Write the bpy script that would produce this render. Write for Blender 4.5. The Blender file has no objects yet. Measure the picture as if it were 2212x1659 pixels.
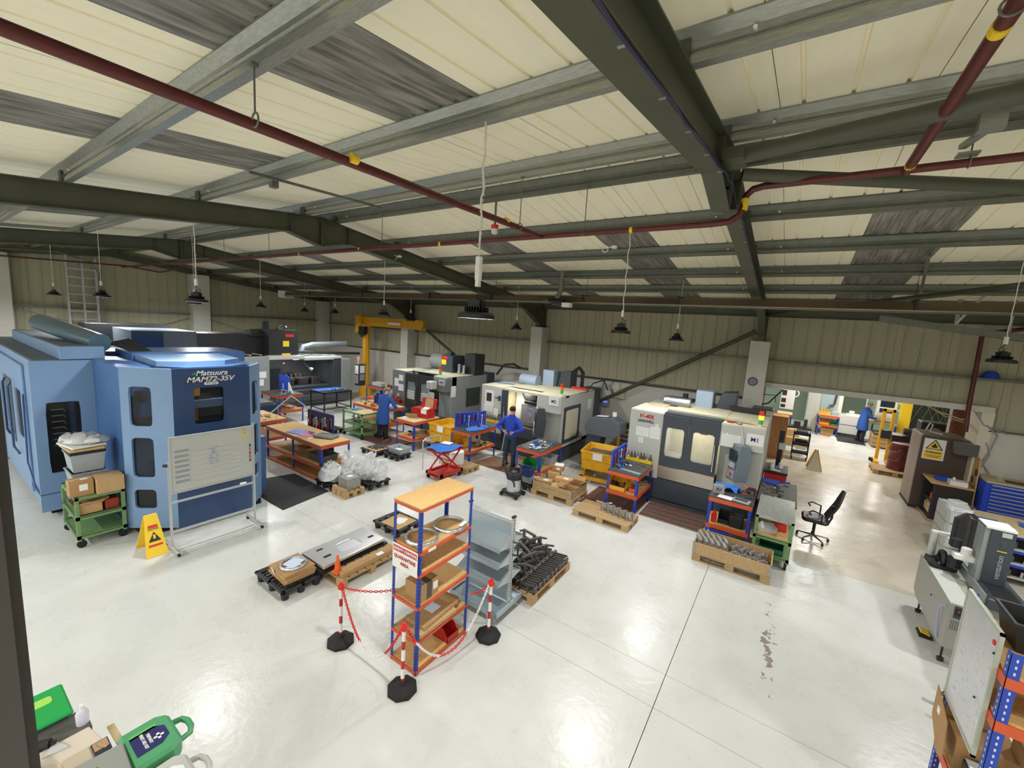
import bpy, math, random
from mathutils import Matrix, Vector
random.seed(7)
PI = math.pi
S = bpy.context.scene
C = S.collection
# ---------------------------------------------------------------- camera
cam_d = bpy.data.cameras.new('camera')
cam_d.sensor_width = 36.0
cam_d.sensor_fit = 'HORIZONTAL'
cam_d.lens = 36.0 * 897.07 / 2212.0
cam_d.clip_start = 0.05
cam_d.clip_end = 200
cam = bpy.data.objects.new('camera', cam_d)
C.objects.link(cam)
cam.matrix_world = Matrix(((0.82381084, -0.13070908, 0.55158937, 0.0),
                           (0.56320456, 0.0783311, -0.82259642, 0.0),
                           (0.06431422, 0.98832149, 0.13814596, 4.0),
                           (0, 0, 0, 1)))
S.camera = cam
# ---------------------------------------------------------------- world, exposure
S.view_settings.view_transform = 'Standard'
S.view_settings.look = 'None'
S.view_settings.exposure = -0.28
S.view_settings.gamma = 1.0
S.view_settings.use_curve_mapping = False
W = bpy.data.worlds.new('night')
S.world = W
W.use_nodes = True
W.node_tree.nodes['Background'].inputs[0].default_value = (0.02, 0.022, 0.03, 1)
W.node_tree.nodes['Background'].inputs[1].default_value = 1.0
S.cycles.max_bounces = 9
S.cycles.diffuse_bounces = 8
S.cycles.glossy_bounces = 3
S.cycles.transparent_max_bounces = 12
S.cycles.sample_clamp_indirect = 4.0
S.cycles.caustics_reflective = False
S.cycles.caustics_refractive = False
try:
    S.cycles.use_denoising = True
    S.cycles.denoiser = 'OPENIMAGEDENOISE'
except Exception:
    pass
LAMP_W = 88.0      # watts of one hall high-bay lamp
# lamp heads: x, y, z of the lamp face (the hall's grid, plus an added row behind the camera)
LAMPS_SEEN = [(-2.39, 2.92, 4.07), (-2.51, 6.98, 4.02), (-8.55, 2.92, 4.08), (-8.73, 6.98, 4.06), (-2.34, 10.3, 3.93),
              (-6.88, 10.3, 3.93), (-11.42, 10.3, 3.97), (-14.37, 2.92, 4.08), (-15.1, 6.98, 4.09), (-19.9, 2.92, 4.06),
              (-18.3, 10.3, 4.06), (-16.0, 10.3, 4.07), (2.57, 9.3, 3.95), (-13.8, 4.66, 4.06)]
LAMPS_UNSEEN = [(3.3, 2.92, 4.0), (3.6, 6.98, 4.0), (-20.0, 6.98, 4.08)] + [(x_, y_, 4.2) for x_ in (-17.5, -14.4, -11.5, -8.6, -5.5, -2.4, 0.6, 3.3) for y_ in (-3.0,)]  # row behind the camera is added, unseen, to brighten the roof

def area(name, loc, w, size, col=(1, 1, 1), spread=PI, rot=(0, 0, 0)):
    l = bpy.data.lights.new(name, 'AREA')
    l.shape = 'DISK'; l.size = size; l.energy = w; l.color = col
    try: l.spread = spread
    except Exception: pass
    o = bpy.data.objects.new(name, l); C.objects.link(o); o.location = loc; o.rotation_euler = rot
    return o
HALL_COL = (0.985, 0.995, 1.0)
for i, (x, y, z) in enumerate(LAMPS_SEEN + LAMPS_UNSEEN):
    area('lamp_light', (x, y, z - 0.006), LAMP_W * (1.5 if y < -2 else 1.0), 0.26, HALL_COL)  # added row behind the camera runs stronger
for (x, y, z) in ((1.2, 18.0, 3.6), (2.2, 22.0, 3.3), (4.0, 25.5, 3.6), (-2.0, 24.0, 3.6)):
    area('back_room_light', (x, y, z), 150.0, 0.5, (1.0, 0.97, 0.92))

# ---------------------------------------------------------------- helpers
def lin(c):
    return tuple(((v / 12.92) if v <= 0.04045 else ((v + 0.055) / 1.055) ** 2.4) for v in c)
def hx(h):
    return tuple(int(h[i:i + 2], 16) / 255 for i in (0, 2, 4))
MATS = {}
def mat(name, col, rough=0.5, metal=0.0, var=0.0, scale=6.0, bump=0.0, bscale=40.0, alpha=1.0, emit=None, es=0.0, stretch=None, col2=None, thr=None, coat=0.0, spec=0.5, trans=0.0):
    if name in MATS: return MATS[name]
    if isinstance(col, str): col = hx(col)
    m = bpy.data.materials.new(name); m.use_nodes = True
    nt = m.node_tree; b = nt.nodes['Principled BSDF']
    L = lin(col)
    b.inputs['Base Color'].default_value = (*L, 1)
    b.inputs['Roughness'].default_value = rough
    b.inputs['Metallic'].default_value = metal
    b.inputs['Specular IOR Level'].default_value = spec
    if coat: b.inputs['Coat Weight'].default_value = coat
    if trans: b.inputs['Transmission Weight'].default_value = trans
    if alpha < 1: b.inputs['Alpha'].default_value = alpha
    if emit:
        b.inputs['Emission Color'].default_value = (*lin(hx(emit)), 1); b.inputs['Emission Strength'].default_value = es
    if var or col2 or bump:
        tc = nt.nodes.new('ShaderNodeTexCoord'); mp = nt.nodes.new('ShaderNodeMapping')
        nt.links.new(tc.outputs['Object'], mp.inputs[0])
        if stretch: mp.inputs['Scale'].default_value = stretch
    if var or col2:
        n = nt.nodes.new('ShaderNodeTexNoise'); n.inputs['Scale'].default_value = scale; n.inputs['Detail'].default_value = 5
        nt.links.new(mp.outputs[0], n.inputs[0])
        r = nt.nodes.new('ShaderNodeValToRGB')
        a, c = (0.3, 0.7) if thr is None else thr
        r.color_ramp.elements[0].position = a; r.color_ramp.elements[1].position = c
        if col2:
            if isinstance(col2, str): col2 = hx(col2)
            r.color_ramp.elements[0].color = (*L, 1); r.color_ramp.elements[1].color = (*lin(col2), 1)
        else:
            r.color_ramp.elements[0].color = (*[v * (1 - var) for v in L], 1)
            r.color_ramp.elements[1].color = (*[min(1, v * (1 + var)) for v in L], 1)
        nt.links.new(n.outputs[0], r.inputs[0]); nt.links.new(r.outputs[0], b.inputs['Base Color'])
    if bump:
        n2 = nt.nodes.new('ShaderNodeTexNoise'); n2.inputs['Scale'].default_value = bscale; n2.inputs['Detail'].default_value = 3
        nt.links.new(mp.outputs[0], n2.inputs[0])
        bp = nt.nodes.new('ShaderNodeBump'); bp.inputs['Strength'].default_value = bump; bp.inputs['Distance'].default_value = 0.02
        nt.links.new(n2.outputs[0], bp.inputs['Height']); nt.links.new(bp.outputs[0], b.inputs['Normal'])
    MATS[name] = m
    return m

class MB:
    def __init__(s, o=None):
        s.v = []; s.f = []; s.m = []
        s.o = Vector((0, 0, 0)) if o is None else (o.location.copy() if hasattr(o, 'location') else Vector(o))
    def add(s, vs, fs, m=0):
        k = len(s.v); s.v += [Vector(p) for p in vs]
        for f in fs: s.f.append([k + i for i in f]); s.m.append(m)
        return s
    def B(s, x0, x1, y0, y1, z0, z1, m=0):
        vs = [(x0, y0, z0), (x1, y0, z0), (x1, y1, z0), (x0, y1, z0), (x0, y0, z1), (x1, y0, z1), (x1, y1, z1), (x0, y1, z1)]
        return s.add(vs, [(0, 3, 2, 1), (4, 5, 6, 7), (0, 1, 5, 4), (1, 2, 6, 5), (2, 3, 7, 6), (3, 0, 4, 7)], m)
    def RB(s, c, sz, rz=0, ry=0, rx=0, m=0):
        M = Matrix.Translation(c) @ Matrix.Rotation(rz, 4, 'Z') @ Matrix.Rotation(ry, 4, 'Y') @ Matrix.Rotation(rx, 4, 'X')
        k = len(s.v); a, b, d = sz[0] / 2, sz[1] / 2, sz[2] / 2
        s.B(-a, a, -b, b, -d, d, m)
        for i in range(k, len(s.v)): s.v[i] = M @ s.v[i]
        return s
    def C(s, p0, p1, r, r2=None, n=10, m=0, cap=True):
        p0 = Vector(p0); p1 = Vector(p1); r2 = r if r2 is None else r2
        d = (p1 - p0).normalized(); a = d.orthogonal().normalized(); b = d.cross(a)
        vs = []
        for p, q in ((p0, r), (p1, r2)):
            for i in range(n):
                t = 2 * PI * i / n; vs.append(p + (a * math.cos(t) + b * math.sin(t)) * q)
        fs = [(i, (i + 1) % n, n + (i + 1) % n, n + i) for i in range(n)]
        if cap: fs += [tuple(range(n - 1, -1, -1)), tuple(range(n, 2 * n))]
        return s.add(vs, fs, m)
    def T(s, path, r, n=8, m=0):
        ps = [Vector(p) for p in path]; vs = []; up = None
        for i, p in enumerate(ps):
            d = (ps[min(i + 1, len(ps) - 1)] - ps[max(i - 1, 0)]).normalized()
            if up is None: up = d.orthogonal().normalized()
            up = (up - d * up.dot(d)).normalized(); b = d.cross(up)
            for k in range(n):
                t = 2 * PI * k / n; vs.append(p + (up * math.cos(t) + b * math.sin(t)) * r)
        fs = []
        for i in range(len(ps) - 1):
            for k in range(n): fs.append((i * n + k, i * n + (k + 1) % n, (i + 1) * n + (k + 1) % n, (i + 1) * n + k))
        fs += [tuple(range(n - 1, -1, -1)), tuple(range((len(ps) - 1) * n, len(ps) * n))]
        return s.add(vs, fs, m)
    def P(s, pts, ax, a, b, m=0):
        n = len(pts)
        def f(p, t):
            return {'x': (t, p[0], p[1]), 'y': (p[0], t, p[1]), 'z': (p[0], p[1], t)}[ax]
        vs = [f(p, a) for p in pts] + [f(p, b) for p in pts]
        return s.add(vs, [tuple(range(n - 1, -1, -1)), tuple(range(n, 2 * n))] + [(i, (i + 1) % n, n + (i + 1) % n, n + i) for i in range(n)], m)
    def L(s, prof, c=(0, 0, 0), n=20, m=0):
        vs = []; k = len(prof)
        for i in range(n):
            t = 2 * PI * i / n
            for (r, z) in prof: vs.append((c[0] + r * math.cos(t), c[1] + r * math.sin(t), c[2] + z))
        fs = []
        for i in range(n):
            j = (i + 1) % n
            for q in range(k - 1): fs.append((i * k + q, j * k + q, j * k + q + 1, i * k + q + 1))
        return s.add(vs, fs, m)
    def TO(s, c, R, r, ax='z', n=16, k=6, m=0, sx=1.0, rot=0.0):
        vs = []
        for i in range(n):
            t = 2 * PI * i / n
            for j in range(k):
                u = 2 * PI * j / k; q = R + r * math.cos(u)
                a, b, d = q * math.cos(t) * sx, q * math.sin(t), r * math.sin(u)
                vs.append({'z': (a, b, d), 'x': (d, a, b), 'y': (a, d, b)}[ax])
        if rot: 
            Mr = Matrix.Rotation(rot, 3, 'Z'); vs = [Mr @ Vector(p) for p in vs]
        vs = [(p[0] + c[0], p[1] + c[1], p[2] + c[2]) for p in vs]
        return s.add(vs, [(i * k + j, ((i + 1) % n) * k + j, ((i + 1) % n) * k + (j + 1) % k, i * k + (j + 1) % k) for i in range(n) for j in range(k)], m)
    def Q(s, *p, m=0): return s.add(list(p), [tuple(range(len(p)))], m)
    def HP(s, x0, x1, z0, z1, a0, a1, b0, b1, rad, y0, y1, m=0, n=40, ax='y'):
        """plate x0..x1 by z0..z1 with a rounded hole a0..a1 by b0..b1"""
        cx, cz = (a0 + a1) / 2, (b0 + b1) / 2
        angs = [2 * PI * i / n for i in range(n)] + [math.atan2(z - cz, x - cx) % (2 * PI) for x in (x0, x1) for z in (z0, z1)]
        angs = sorted(set(round(t, 6) for t in angs)); ins = []; out = []
        hw, hh = (a1 - a0) / 2, (b1 - b0) / 2
        for t in angs:
            c_, s_ = math.cos(t), math.sin(t)
            k = min(hw / abs(c_) if abs(c_) > 1e-9 else 1e9, hh / abs(s_) if abs(s_) > 1e-9 else 1e9)
            px, pz = c_ * k, s_ * k
            if abs(px) > hw - rad and abs(pz) > hh - rad:   # in a corner: meet the arc
                qx, qz = (hw - rad) * (1 if c_ > 0 else -1), (hh - rad) * (1 if s_ > 0 else -1)
                bb = c_ * qx + s_ * qz; dd = bb * bb - (qx * qx + qz * qz - rad * rad)
                if dd > 0: k = bb + math.sqrt(dd); px, pz = c_ * k, s_ * k
            ins.append((cx + px, cz + pz))
            kx = ((x1 - cx) / c_ if c_ > 1e-9 else (x0 - cx) / c_ if c_ < -1e-9 else 1e9)
            kz = ((z1 - cz) / s_ if s_ > 1e-9 else (z0 - cz) / s_ if s_ < -1e-9 else 1e9)
            k = min(kx, kz); out.append((cx + c_ * k, cz + s_ * k))
        N = len(angs)
        def g(p, y): return (p[0], y, p[1]) if ax == 'y' else (y, p[0], p[1])
        vs = [g(p, y0) for p in out] + [g(p, y0) for p in ins] + [g(p, y1) for p in out] + [g(p, y1) for p in ins]
        fs = []
        for i in range(N):
            j = (i + 1) % N
            fs += [(i, j, N + j, N + i), (2 * N + i, 3 * N + i, 3 * N + j, 2 * N + j), (N + i, N + j, 3 * N + j, 3 * N + i), (i, 2 * N + i, 2 * N + j, j)]
        return s.add(vs, fs, m)
    def X(s, M, k=0):
        for i in range(k, len(s.v)): s.v[i] = M @ s.v[i]
        return s
    def mesh(s, name, mats, smooth=False):
        me = bpy.data.meshes.new(name)
        me.from_pydata([tuple(p - s.o) for p in s.v], [], s.f)
        for mm in (mats if isinstance(mats, (list, tuple)) else [mats]): me.materials.append(mm)
        me.polygons.foreach_set('material_index', s.m)
        if smooth:
            me.polygons.foreach_set('use_smooth', [True] * len(me.polygons))
        me.update()
        try:
            import bmesh
            bm = bmesh.new(); bm.from_mesh(me); bmesh.ops.recalc_face_normals(bm, faces=bm.faces); bm.to_mesh(me); bm.free()
        except Exception: pass
        return me
def rr(x0, x1, z0, z1, r, n=4):
    pts = []
    for cx, cz, a in ((x1 - r, z1 - r, 0), (x0 + r, z1 - r, PI / 2), (x0 + r, z0 + r, PI), (x1 - r, z0 + r, 1.5 * PI)):
        for i in range(n + 1):
            t = a + PI / 2 * i / n; pts.append((cx + r * math.cos(t), cz + r * math.sin(t)))
    return pts
def thing(name, label, cat, loc=(0, 0, 0), rz=0.0, group=None):
    o = bpy.data.objects.new(name, None); C.objects.link(o); o.location = loc; o.rotation_euler = (0, 0, rz)
    o.empty_display_size = 0.1
    o['label'] = label; o['category'] = cat
    if group: o['group'] = group
    return o
def part(T, name, mb, mats, bev=0.0, label=None, smooth=False, kind=None, sub=0):
    me = mb.mesh(name, mats, smooth); o = bpy.data.objects.new(name, me); C.objects.link(o)
    if T is not None: o.parent = T
    if label: o['label'] = label
    if kind: o['kind'] = kind
    if smooth and not sub:
        try:
            md = o.modifiers.new('es', 'EDGE_SPLIT'); md.split_angle = math.radians(40)
        except Exception: pass
    if bev:
        b = o.modifiers.new('bevel', 'BEVEL'); b.width = bev; b.segments = 1; b.limit_method = 'ANGLE'; b.angle_limit = math.radians(50)
    return o
def solo(name, label, cat, mb, mats, group=None, **k):
    """a thing that is one mesh; its origin is the builder's offset"""
    o = part(None, name, mb, mats, **k); o.location = mb.o
    o['label'] = label; o['category'] = cat
    if group: o['group'] = group
    return o
def again(me_o, T, loc=None, rot=None, scale=None):
    """another copy of a part under T, sharing its mesh"""
    c = me_o.copy(); C.objects.link(c); c.parent = T
    if loc is not None: c.location = loc
    if rot is not None: c.rotation_euler = rot
    if scale is not None: c.scale = scale
    return c
def dup(root, loc, rz=None, label=None, group=None):
    def kids(o): return [c for c in C.objects if c.parent == o]
    r = root.copy(); C.objects.link(r); r.location = loc
    if rz is not None: r.rotation_euler = (0, 0, rz)
    if label: r['label'] = label
    if group: r['group'] = group
    for ch in KIDS(root):
        c = ch.copy(); C.objects.link(c); c.parent = r
        for g in KIDS(ch):
            d = g.copy(); C.objects.link(d); d.parent = c
    return r
def KIDS(o): return list(o.children)
def struct(name, mb, mats, parent=None, **k):
    o = part(parent, name, mb, mats, **k)
    if parent is None: o['kind'] = 'structure'; o.location = mb.o
    return o
def sroot(name):
    o = bpy.data.objects.new(name, None); C.objects.link(o); o['kind'] = 'structure'; return o
def text(T, body, size, loc, rot, m, name='lettering', align='CENTER', shear=0.0, bold=0.0, sx=1.0, label=None):
    cu = bpy.data.curves.new('t', 'FONT'); cu.body = body; cu.size = size; cu.align_x = align; cu.align_y = 'CENTER'
    cu.shear = shear; cu.offset = bold; cu.extrude = 0.0015
    tmp = bpy.data.objects.new('t', cu); C.objects.link(tmp)
    dg = bpy.context.evaluated_depsgraph_get(); dg.update()
    me = bpy.data.meshes.new_from_object(tmp.evaluated_get(dg))
    bpy.data.objects.remove(tmp)
    me.materials.clear(); me.materials.append(m)
    o = bpy.data.objects.new(name, me); C.objects.link(o); o.parent = T
    Mx = Matrix.Translation(Vector(loc) - (T.location if T is not None and not T.rotation_euler.z else Vector((0, 0, 0)))) @ rot.to_4x4() @ Matrix.Diagonal((sx, 1, 1, 1))
    o.matrix_local = Mx
    if label: o['label'] = label
    return o
FRONT = Matrix.Rotation(PI / 2, 3, 'X')                                   # faces -Y
EAST = Matrix.Rotation(PI / 2, 3, 'Z') @ Matrix.Rotation(PI / 2, 3, 'X')  # faces +X
FLAT = Matrix.Identity(3)

# ---------------------------------------------------------------- materials
M_steel = mat('green_paint_steel', '4a4c3c', 0.55, 0, 0.10, 3)
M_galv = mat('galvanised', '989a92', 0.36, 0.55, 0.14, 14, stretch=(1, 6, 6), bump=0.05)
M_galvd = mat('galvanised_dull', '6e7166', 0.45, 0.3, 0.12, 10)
M_sheet = mat('roof_liner', 'f8f1d6', 0.55, 0, 0.02, 2.5, stretch=(6, 0.6, 1))
M_sky = mat('rooflight_sheet', '63605a', 0.32, 0, 0, 4, stretch=(5, 0.5, 1), col2='a39f95', thr=(0.35, 0.75), bump=0.1, bscale=6)
M_clad = mat('wall_liner', 'aea98e', 0.6, 0, 0.07, 1.6, stretch=(2.2, 2.2, 0.5))
M_block = mat('painted_block', 'c8c6bc', 0.65, 0, 0.03, 5, bump=0.15, bscale=60)
M_conc = mat('dark_gap', '55524c', 0.8)
M_blue = mat('blue_post', '2443a8', 0.45, 0, 0.05, 10)
M_orange = mat('orange_beam', 'c6532c', 0.45, 0, 0.06, 10)
M_osb = mat('chipboard', 'bd9459', 0.7, 0, 0, 60, col2='d0ab74', bump=0.05)
M_ply = mat('pale_board', 'c8b48a', 0.7, 0, 0.08, 20)
M_wood = mat('pallet_wood', 'b09268', 0.75, 0, 0.16, 5, stretch=(8, 2, 8))
M_wood2 = mat('weathered_wood', 'a48a63', 0.8, 0, 0.2, 5, stretch=(2, 8, 8))
M_card = mat('cardboard', 'a98458', 0.8, 0, 0.05, 8)
M_card2 = mat('cardboard_pale', 'bd996b', 0.8, 0, 0.05, 8)
M_tape = mat('parcel_tape', 'c9ae7e', 0.3)
M_paper = mat('paper', 'e6e6e4', 0.7)
M_paper2 = mat('paper_blue_print', 'c4cfe2', 0.7)
M_ink = mat('ink', '2a2c33', 0.7)
M_black = mat('black_plastic', '1c1c1e', 0.45, 0, 0.1, 8)
M_rubber = mat('rubber', '161616', 0.75)
M_dark = mat('dark_void', '0b0b0c', 0.8)
M_white = mat('white_plastic', 'e4e4e0', 0.4)
M_red = mat('red_paint', 'b0201c', 0.4, 0, 0.05, 10)
M_redb = mat('bright_red', 'd42a22', 0.4)
M_green = mat('green_paint', '6a8c5a', 0.5, 0, 0.08, 8)
M_greend = mat('green_plastic', '1f8a45', 0.4)
M_yel = mat('yellow_paint', 'd9a21a', 0.45, 0, 0.08, 6)
M_yelb = mat('bright_yellow', 'f0c92a', 0.45)
M_yelp = mat('yellow_bin_plastic', 'dfa02a', 0.4)
M_iron = mat('cast_iron', '5a5654', 0.55, 0.25, 0.15, 20, bump=0.2, bscale=70)
M_castg = mat('grey_casting', '96938f', 0.5, 0.2, 0.12, 20)
M_alu = mat('machined_aluminium', 'd2d4d6', 0.28, 0.85, 0.05, 20)
M_stain = mat('stainless_brushed', 'b9b2a6', 0.3, 0.9, 0.08, 20, stretch=(1, 1, 40))
M_grey = mat('grey_plastic', '8f9499', 0.5, 0, 0.05, 8)
M_greyl = mat('machine_pale_grey', 'b9bcb6', 0.45, 0, 0.03, 3)
M_greym = mat('machine_mid_grey', '8c9290', 0.45, 0, 0.04, 3)
M_slate = mat('machine_slate', '3c434c', 0.4, 0, 0.05, 4)
M_char = mat('machine_charcoal', '2b2c2e', 0.42, 0, 0.06, 4)
M_cream = mat('dusty_cream_top', 'cfc9ab', 0.7, 0, 0.09, 7)
M_lblue = mat('machine_light_blue', '7593b8', 0.38, 0, 0.03, 2)
M_nblue = mat('machine_navy', '22406c', 0.3, 0, 0.05, 2, coat=0.3)
M_mblue = mat('machine_mid_blue', '42669a', 0.35, 0, 0.04, 2)
M_glassd = mat('tinted_window', '1c1e20', 0.08, 0, alpha=0.38)
M_glassc = mat('clear_window', 'c9d2d4', 0.05, 0, alpha=0.18)
M_lglow = mat('lamp_face', 'ffffff', 0.5, emit='fff8ec', es=14.0)
M_tube = mat('tube_lamp', 'ffffff', 0.5, emit='fff8ec', es=5.0)
M_cord = mat('white_cord', 'd6d3c6', 0.6)
M_pipe = mat('sprinkler_red', '5a221e', 0.45, 0.1, 0.15, 12)
M_silv = mat('silver_paint', 'c3c7ca', 0.35, 0.5)
M_chrome = mat('chrome', 'd4d6d8', 0.12, 1.0)
M_tote = mat('grey_tote', '9ea6ab', 0.5, 0, 0.05, 8)
M_poly = mat('polythene', 'e2e4e6', 0.2, 0, alpha=0.55, bump=0.6, bscale=14)
M_polyd = mat('polythene_dense', 'cfd2d2', 0.22, 0, alpha=0.8, bump=0.8, bscale=10)
M_mat = mat('brown_mat', '5a3d33', 0.8, 0, 0.12, 30)
M_matb = mat('black_mat', '222325', 0.75, 0, 0.15, 30)
M_bluecloth = mat('blue_cloth', '2f6fc4', 0.9, 0, 0.15, 12)
M_cloth2 = mat('royal_blue', '2346b8', 0.8, 0, 0.08, 10)
M_lgrey = mat('light_blue_grey_metal', 'a9b8c0', 0.35, 0.5, 0.06, 3)
M_skin = mat('skin', 'c98d70', 0.55, 0, 0.05, 20)
M_hairg = mat('grey_hair', '8b8178', 0.9, 0, 0.15, 60)
M_haird = mat('dark_hair', '2c211b', 0.9, 0, 0.15, 60)
M_coat = mat('blue_workcoat', '27509a', 0.85, 0, 0.1, 8)
M_jump = mat('royal_blue_sweater', '2344b8', 0.85, 0, 0.1, 8)
M_jean = mat('dark_jeans', '26364a', 0.9, 0, 0.12, 20)
M_trou = mat('dark_trousers', '23262a', 0.9, 0, 0.12, 20)
M_ora_l = mat('orange_beacon', 'e8741c', 0.3, emit='ff8a1e', es=0.0)
M_grn_l = mat('green_beacon', '3fae5a', 0.3)
M_red_l = mat('red_beacon', 'd63a22', 0.3)
M_amber_on = mat('amber_beacon_lit', 'ffb02a', 0.3, emit='ffa41e', es=6.0)
M_redled = mat('red_led', 'ff4a3a', 0.3, emit='ff3222', es=8.0)
M_screen = mat('screen_dark', '2c3640', 0.15)
M_amber_item = mat('amber_interior', 'e8a51e', 0.5)
# ================================================================ SETTING
GX, WY, NX, EX = -23.4, 14.5, -4.5, 8.2      # gable x, long wall y, near wall y, east wall x
def roofz(y): return 6.13 - 0.12 * abs(y - 5.0)
# ---- floor: painted concrete slabs with saw-cut joints
def floor_material(nm='painted_concrete', ca='c6c7c2', cb='d2d3cf'):
    m = bpy.data.materials.new(nm); m.use_nodes = True; nt = m.node_tree; b = nt.nodes['Principled BSDF']
    tc = nt.nodes.new('ShaderNodeTexCoord')
    def noise(sc, det, dist=0.0):
        n = nt.nodes.new('ShaderNodeTexNoise'); n.inputs['Scale'].default_value = sc; n.inputs['Detail'].default_value = det
        n.inputs['Distortion'].default_value = dist; nt.links.new(tc.outputs['Object'], n.inputs[0]); return n
    def ramp(src, a, c, ca, cc):
        r = nt.nodes.new('ShaderNodeValToRGB'); r.color_ramp.elements[0].position = a; r.color_ramp.elements[1].position = c
        r.color_ramp.elements[0].color = ca; r.color_ramp.elements[1].color = cc; nt.links.new(src, r.inputs[0]); return r
    n1 = noise(1.6, 14)
    base = ramp(n1.outputs[0], 0.2, 0.8, (*lin(hx(ca)), 1), (*lin(hx(cb)), 1))
    # scuffs and small dark chips
    n2 = noise(7.0, 9, 0.4); chip = ramp(n2.outputs[0], 0.80, 0.82, (0, 0, 0, 1), (1, 1, 1, 1))
    mx = nt.nodes.new('ShaderNodeMix'); mx.data_type = 'RGBA'
    mx.inputs[7].default_value = (*lin(hx('9a9890')), 1)
    nt.links.new(chip.outputs[0], mx.inputs[0]); nt.links.new(base.outputs[0], mx.inputs[6])
    # worn-through patches along a wheel track in the middle of the aisle
    sp = nt.nodes.new('ShaderNodeSeparateXYZ'); nt.links.new(tc.outputs['Object'], sp.inputs[0])
    def band(sock, c, h):
        a = nt.nodes.new('ShaderNodeMath'); a.operation = 'SUBTRACT'; nt.links.new(sock, a.inputs[0]); a.inputs[1].default_value = c
        d = nt.nodes.new('ShaderNodeMath'); d.operation = 'ABSOLUTE'; nt.links.new(a.outputs[0], d.inputs[0])
        e = nt.nodes.new('ShaderNodeMath'); e.operation = 'DIVIDE'; nt.links.new(d.outputs[0], e.inputs[0]); e.inputs[1].default_value = h
        g = nt.nodes.new('ShaderNodeMath'); g.operation = 'SUBTRACT'; g.use_clamp = True; g.inputs[0].default_value = 1.0; nt.links.new(e.outputs[0], g.inputs[1]); return g
    bx, by = band(sp.outputs[0], 0.22, 0.28), band(sp.outputs[1], 6.2, 2.2)
    pr = nt.nodes.new('ShaderNodeMath'); pr.operation = 'MULTIPLY'; nt.links.new(bx.outputs[0], pr.inputs[0]); nt.links.new(by.outputs[0], pr.inputs[1])
    n3 = noise(9.0, 9, 0.8)
    ad = nt.nodes.new('ShaderNodeMath'); ad.operation = 'MULTIPLY_ADD'; nt.links.new(pr.outputs[0], ad.inputs[0]); ad.inputs[1].default_value = 0.40; nt.links.new(n3.outputs[0], ad.inputs[2])
    worn = ramp(ad.outputs[0], 0.84, 0.86, (0, 0, 0, 1), (1, 1, 1, 1))
    mx2 = nt.nodes.new('ShaderNodeMix'); mx2.data_type = 'RGBA'; mx2.inputs[7].default_value = (*lin(hx('8f857c')), 1)
    nt.links.new(worn.outputs[0], mx2.inputs[0]); nt.links.new(mx.outputs[2], mx2.inputs[6])
    nt.links.new(mx2.outputs[2], b.inputs['Base Color'])
    n4 = noise(1.6, 5); rg = ramp(n4.outputs[0], 0.3, 0.75, (0.24, 0.24, 0.24, 1), (0.34, 0.34, 0.34, 1)); nt.links.new(rg.outputs[0], b.inputs['Roughness'])
    n5 = noise(14, 4); n6 = noise(2.2, 3)
    am = nt.nodes.new('ShaderNodeMath'); am.operation = 'MULTIPLY_ADD'; am.inputs[1].default_value = 0.35
    nt.links.new(n5.outputs[0], am.inputs[0]); nt.links.new(n6.outputs[0], am.inputs[2])
    bp = nt.nodes.new('ShaderNodeBump'); bp.inputs['Strength'].default_value = 0.20; bp.inputs['Distance'].default_value = 0.03
    nt.links.new(am.outputs[0], bp.inputs['Height']); nt.links.new(bp.outputs[0], b.inputs['Normal'])
    return m
M_floor = floor_material(); M_floor2 = floor_material('tan_floor', 'c2b8a6', 'cdc5b6')  # second one is a tan tint for the slabs near the doorway
FL = sroot('floor')
xs = [GX - 0.3, -12.2, -0.77, EX + 0.3]; ys = [NX, 4.3, 4.84, 9.13, 13.32, 19.15, 27.0]
for i in range(3):
    for j in range(6):
        if i == 0 and ys[j] > 14: continue
        y0 = ys[j] if not (i == 0 and j == 1) else ys[j]
        mb = MB().B(xs[i] + 0.004, xs[i + 1] - 0.004, ys[j] + 0.003, ys[j + 1] - 0.003, -0.12, 0.0)
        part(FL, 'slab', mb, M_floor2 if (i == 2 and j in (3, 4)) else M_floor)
part(FL, 'joint_filler', MB().B(GX, EX, NX, 27, -0.14, -0.018), M_conc)

# ---- long wall: block plinth, girt, lined cladding
def ribprofile(w, n, d, rw):
    """x,offset pairs across a sheet of width w with n raised ribs of depth d"""
    p = w / n; out = [(0, 0)]
    for i in range(n):
        c = p * (i + 0.5); out += [(c - rw, 0), (c - rw * 0.55, d), (c + rw * 0.55, d), (c + rw, 0)]
    out.append((w, 0)); return out
def panel_mesh(w, n, z0, z1, d, rw, name, mt, flip=False, zt=None):
    """lining panel in its own xz-plane, face toward -y, 8 mm thick"""
    pr = ribprofile(w - 0.006, n, d, rw); mb = MB(); k = len(pr)
    zt = zt or (lambda x: z1)
    vs = [(x, -o, z0) for x, o in pr] + [(x, -o, zt(x)) for x, o in pr] + [(x, -o + 0.008, z0) for x, o in pr] + [(x, -o + 0.008, zt(x)) for x, o in pr]
    fs = []
    for i in range(k - 1): fs += [(i, i + 1, k + i + 1, k + i), (2 * k + i, 3 * k + i, 3 * k + i + 1, 2 * k + i + 1)]
    fs += [(0, k, 3 * k, 2 * k), (k - 1, 3 * k - 1, 4 * k - 1, 2 * k - 1)]
    mb.add(vs, fs); return mb.mesh(name, mt)
WB = sroot('wall_back')
pm_full = panel_mesh(1.02, 3, 2.26, 5.0, 0.022, 0.022, 'lining_panel', M_clad)
pm_door = panel_mesh(1.02, 3, 2.84, 5.0, 0.022, 0.022, 'lining_panel', M_clad)
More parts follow.
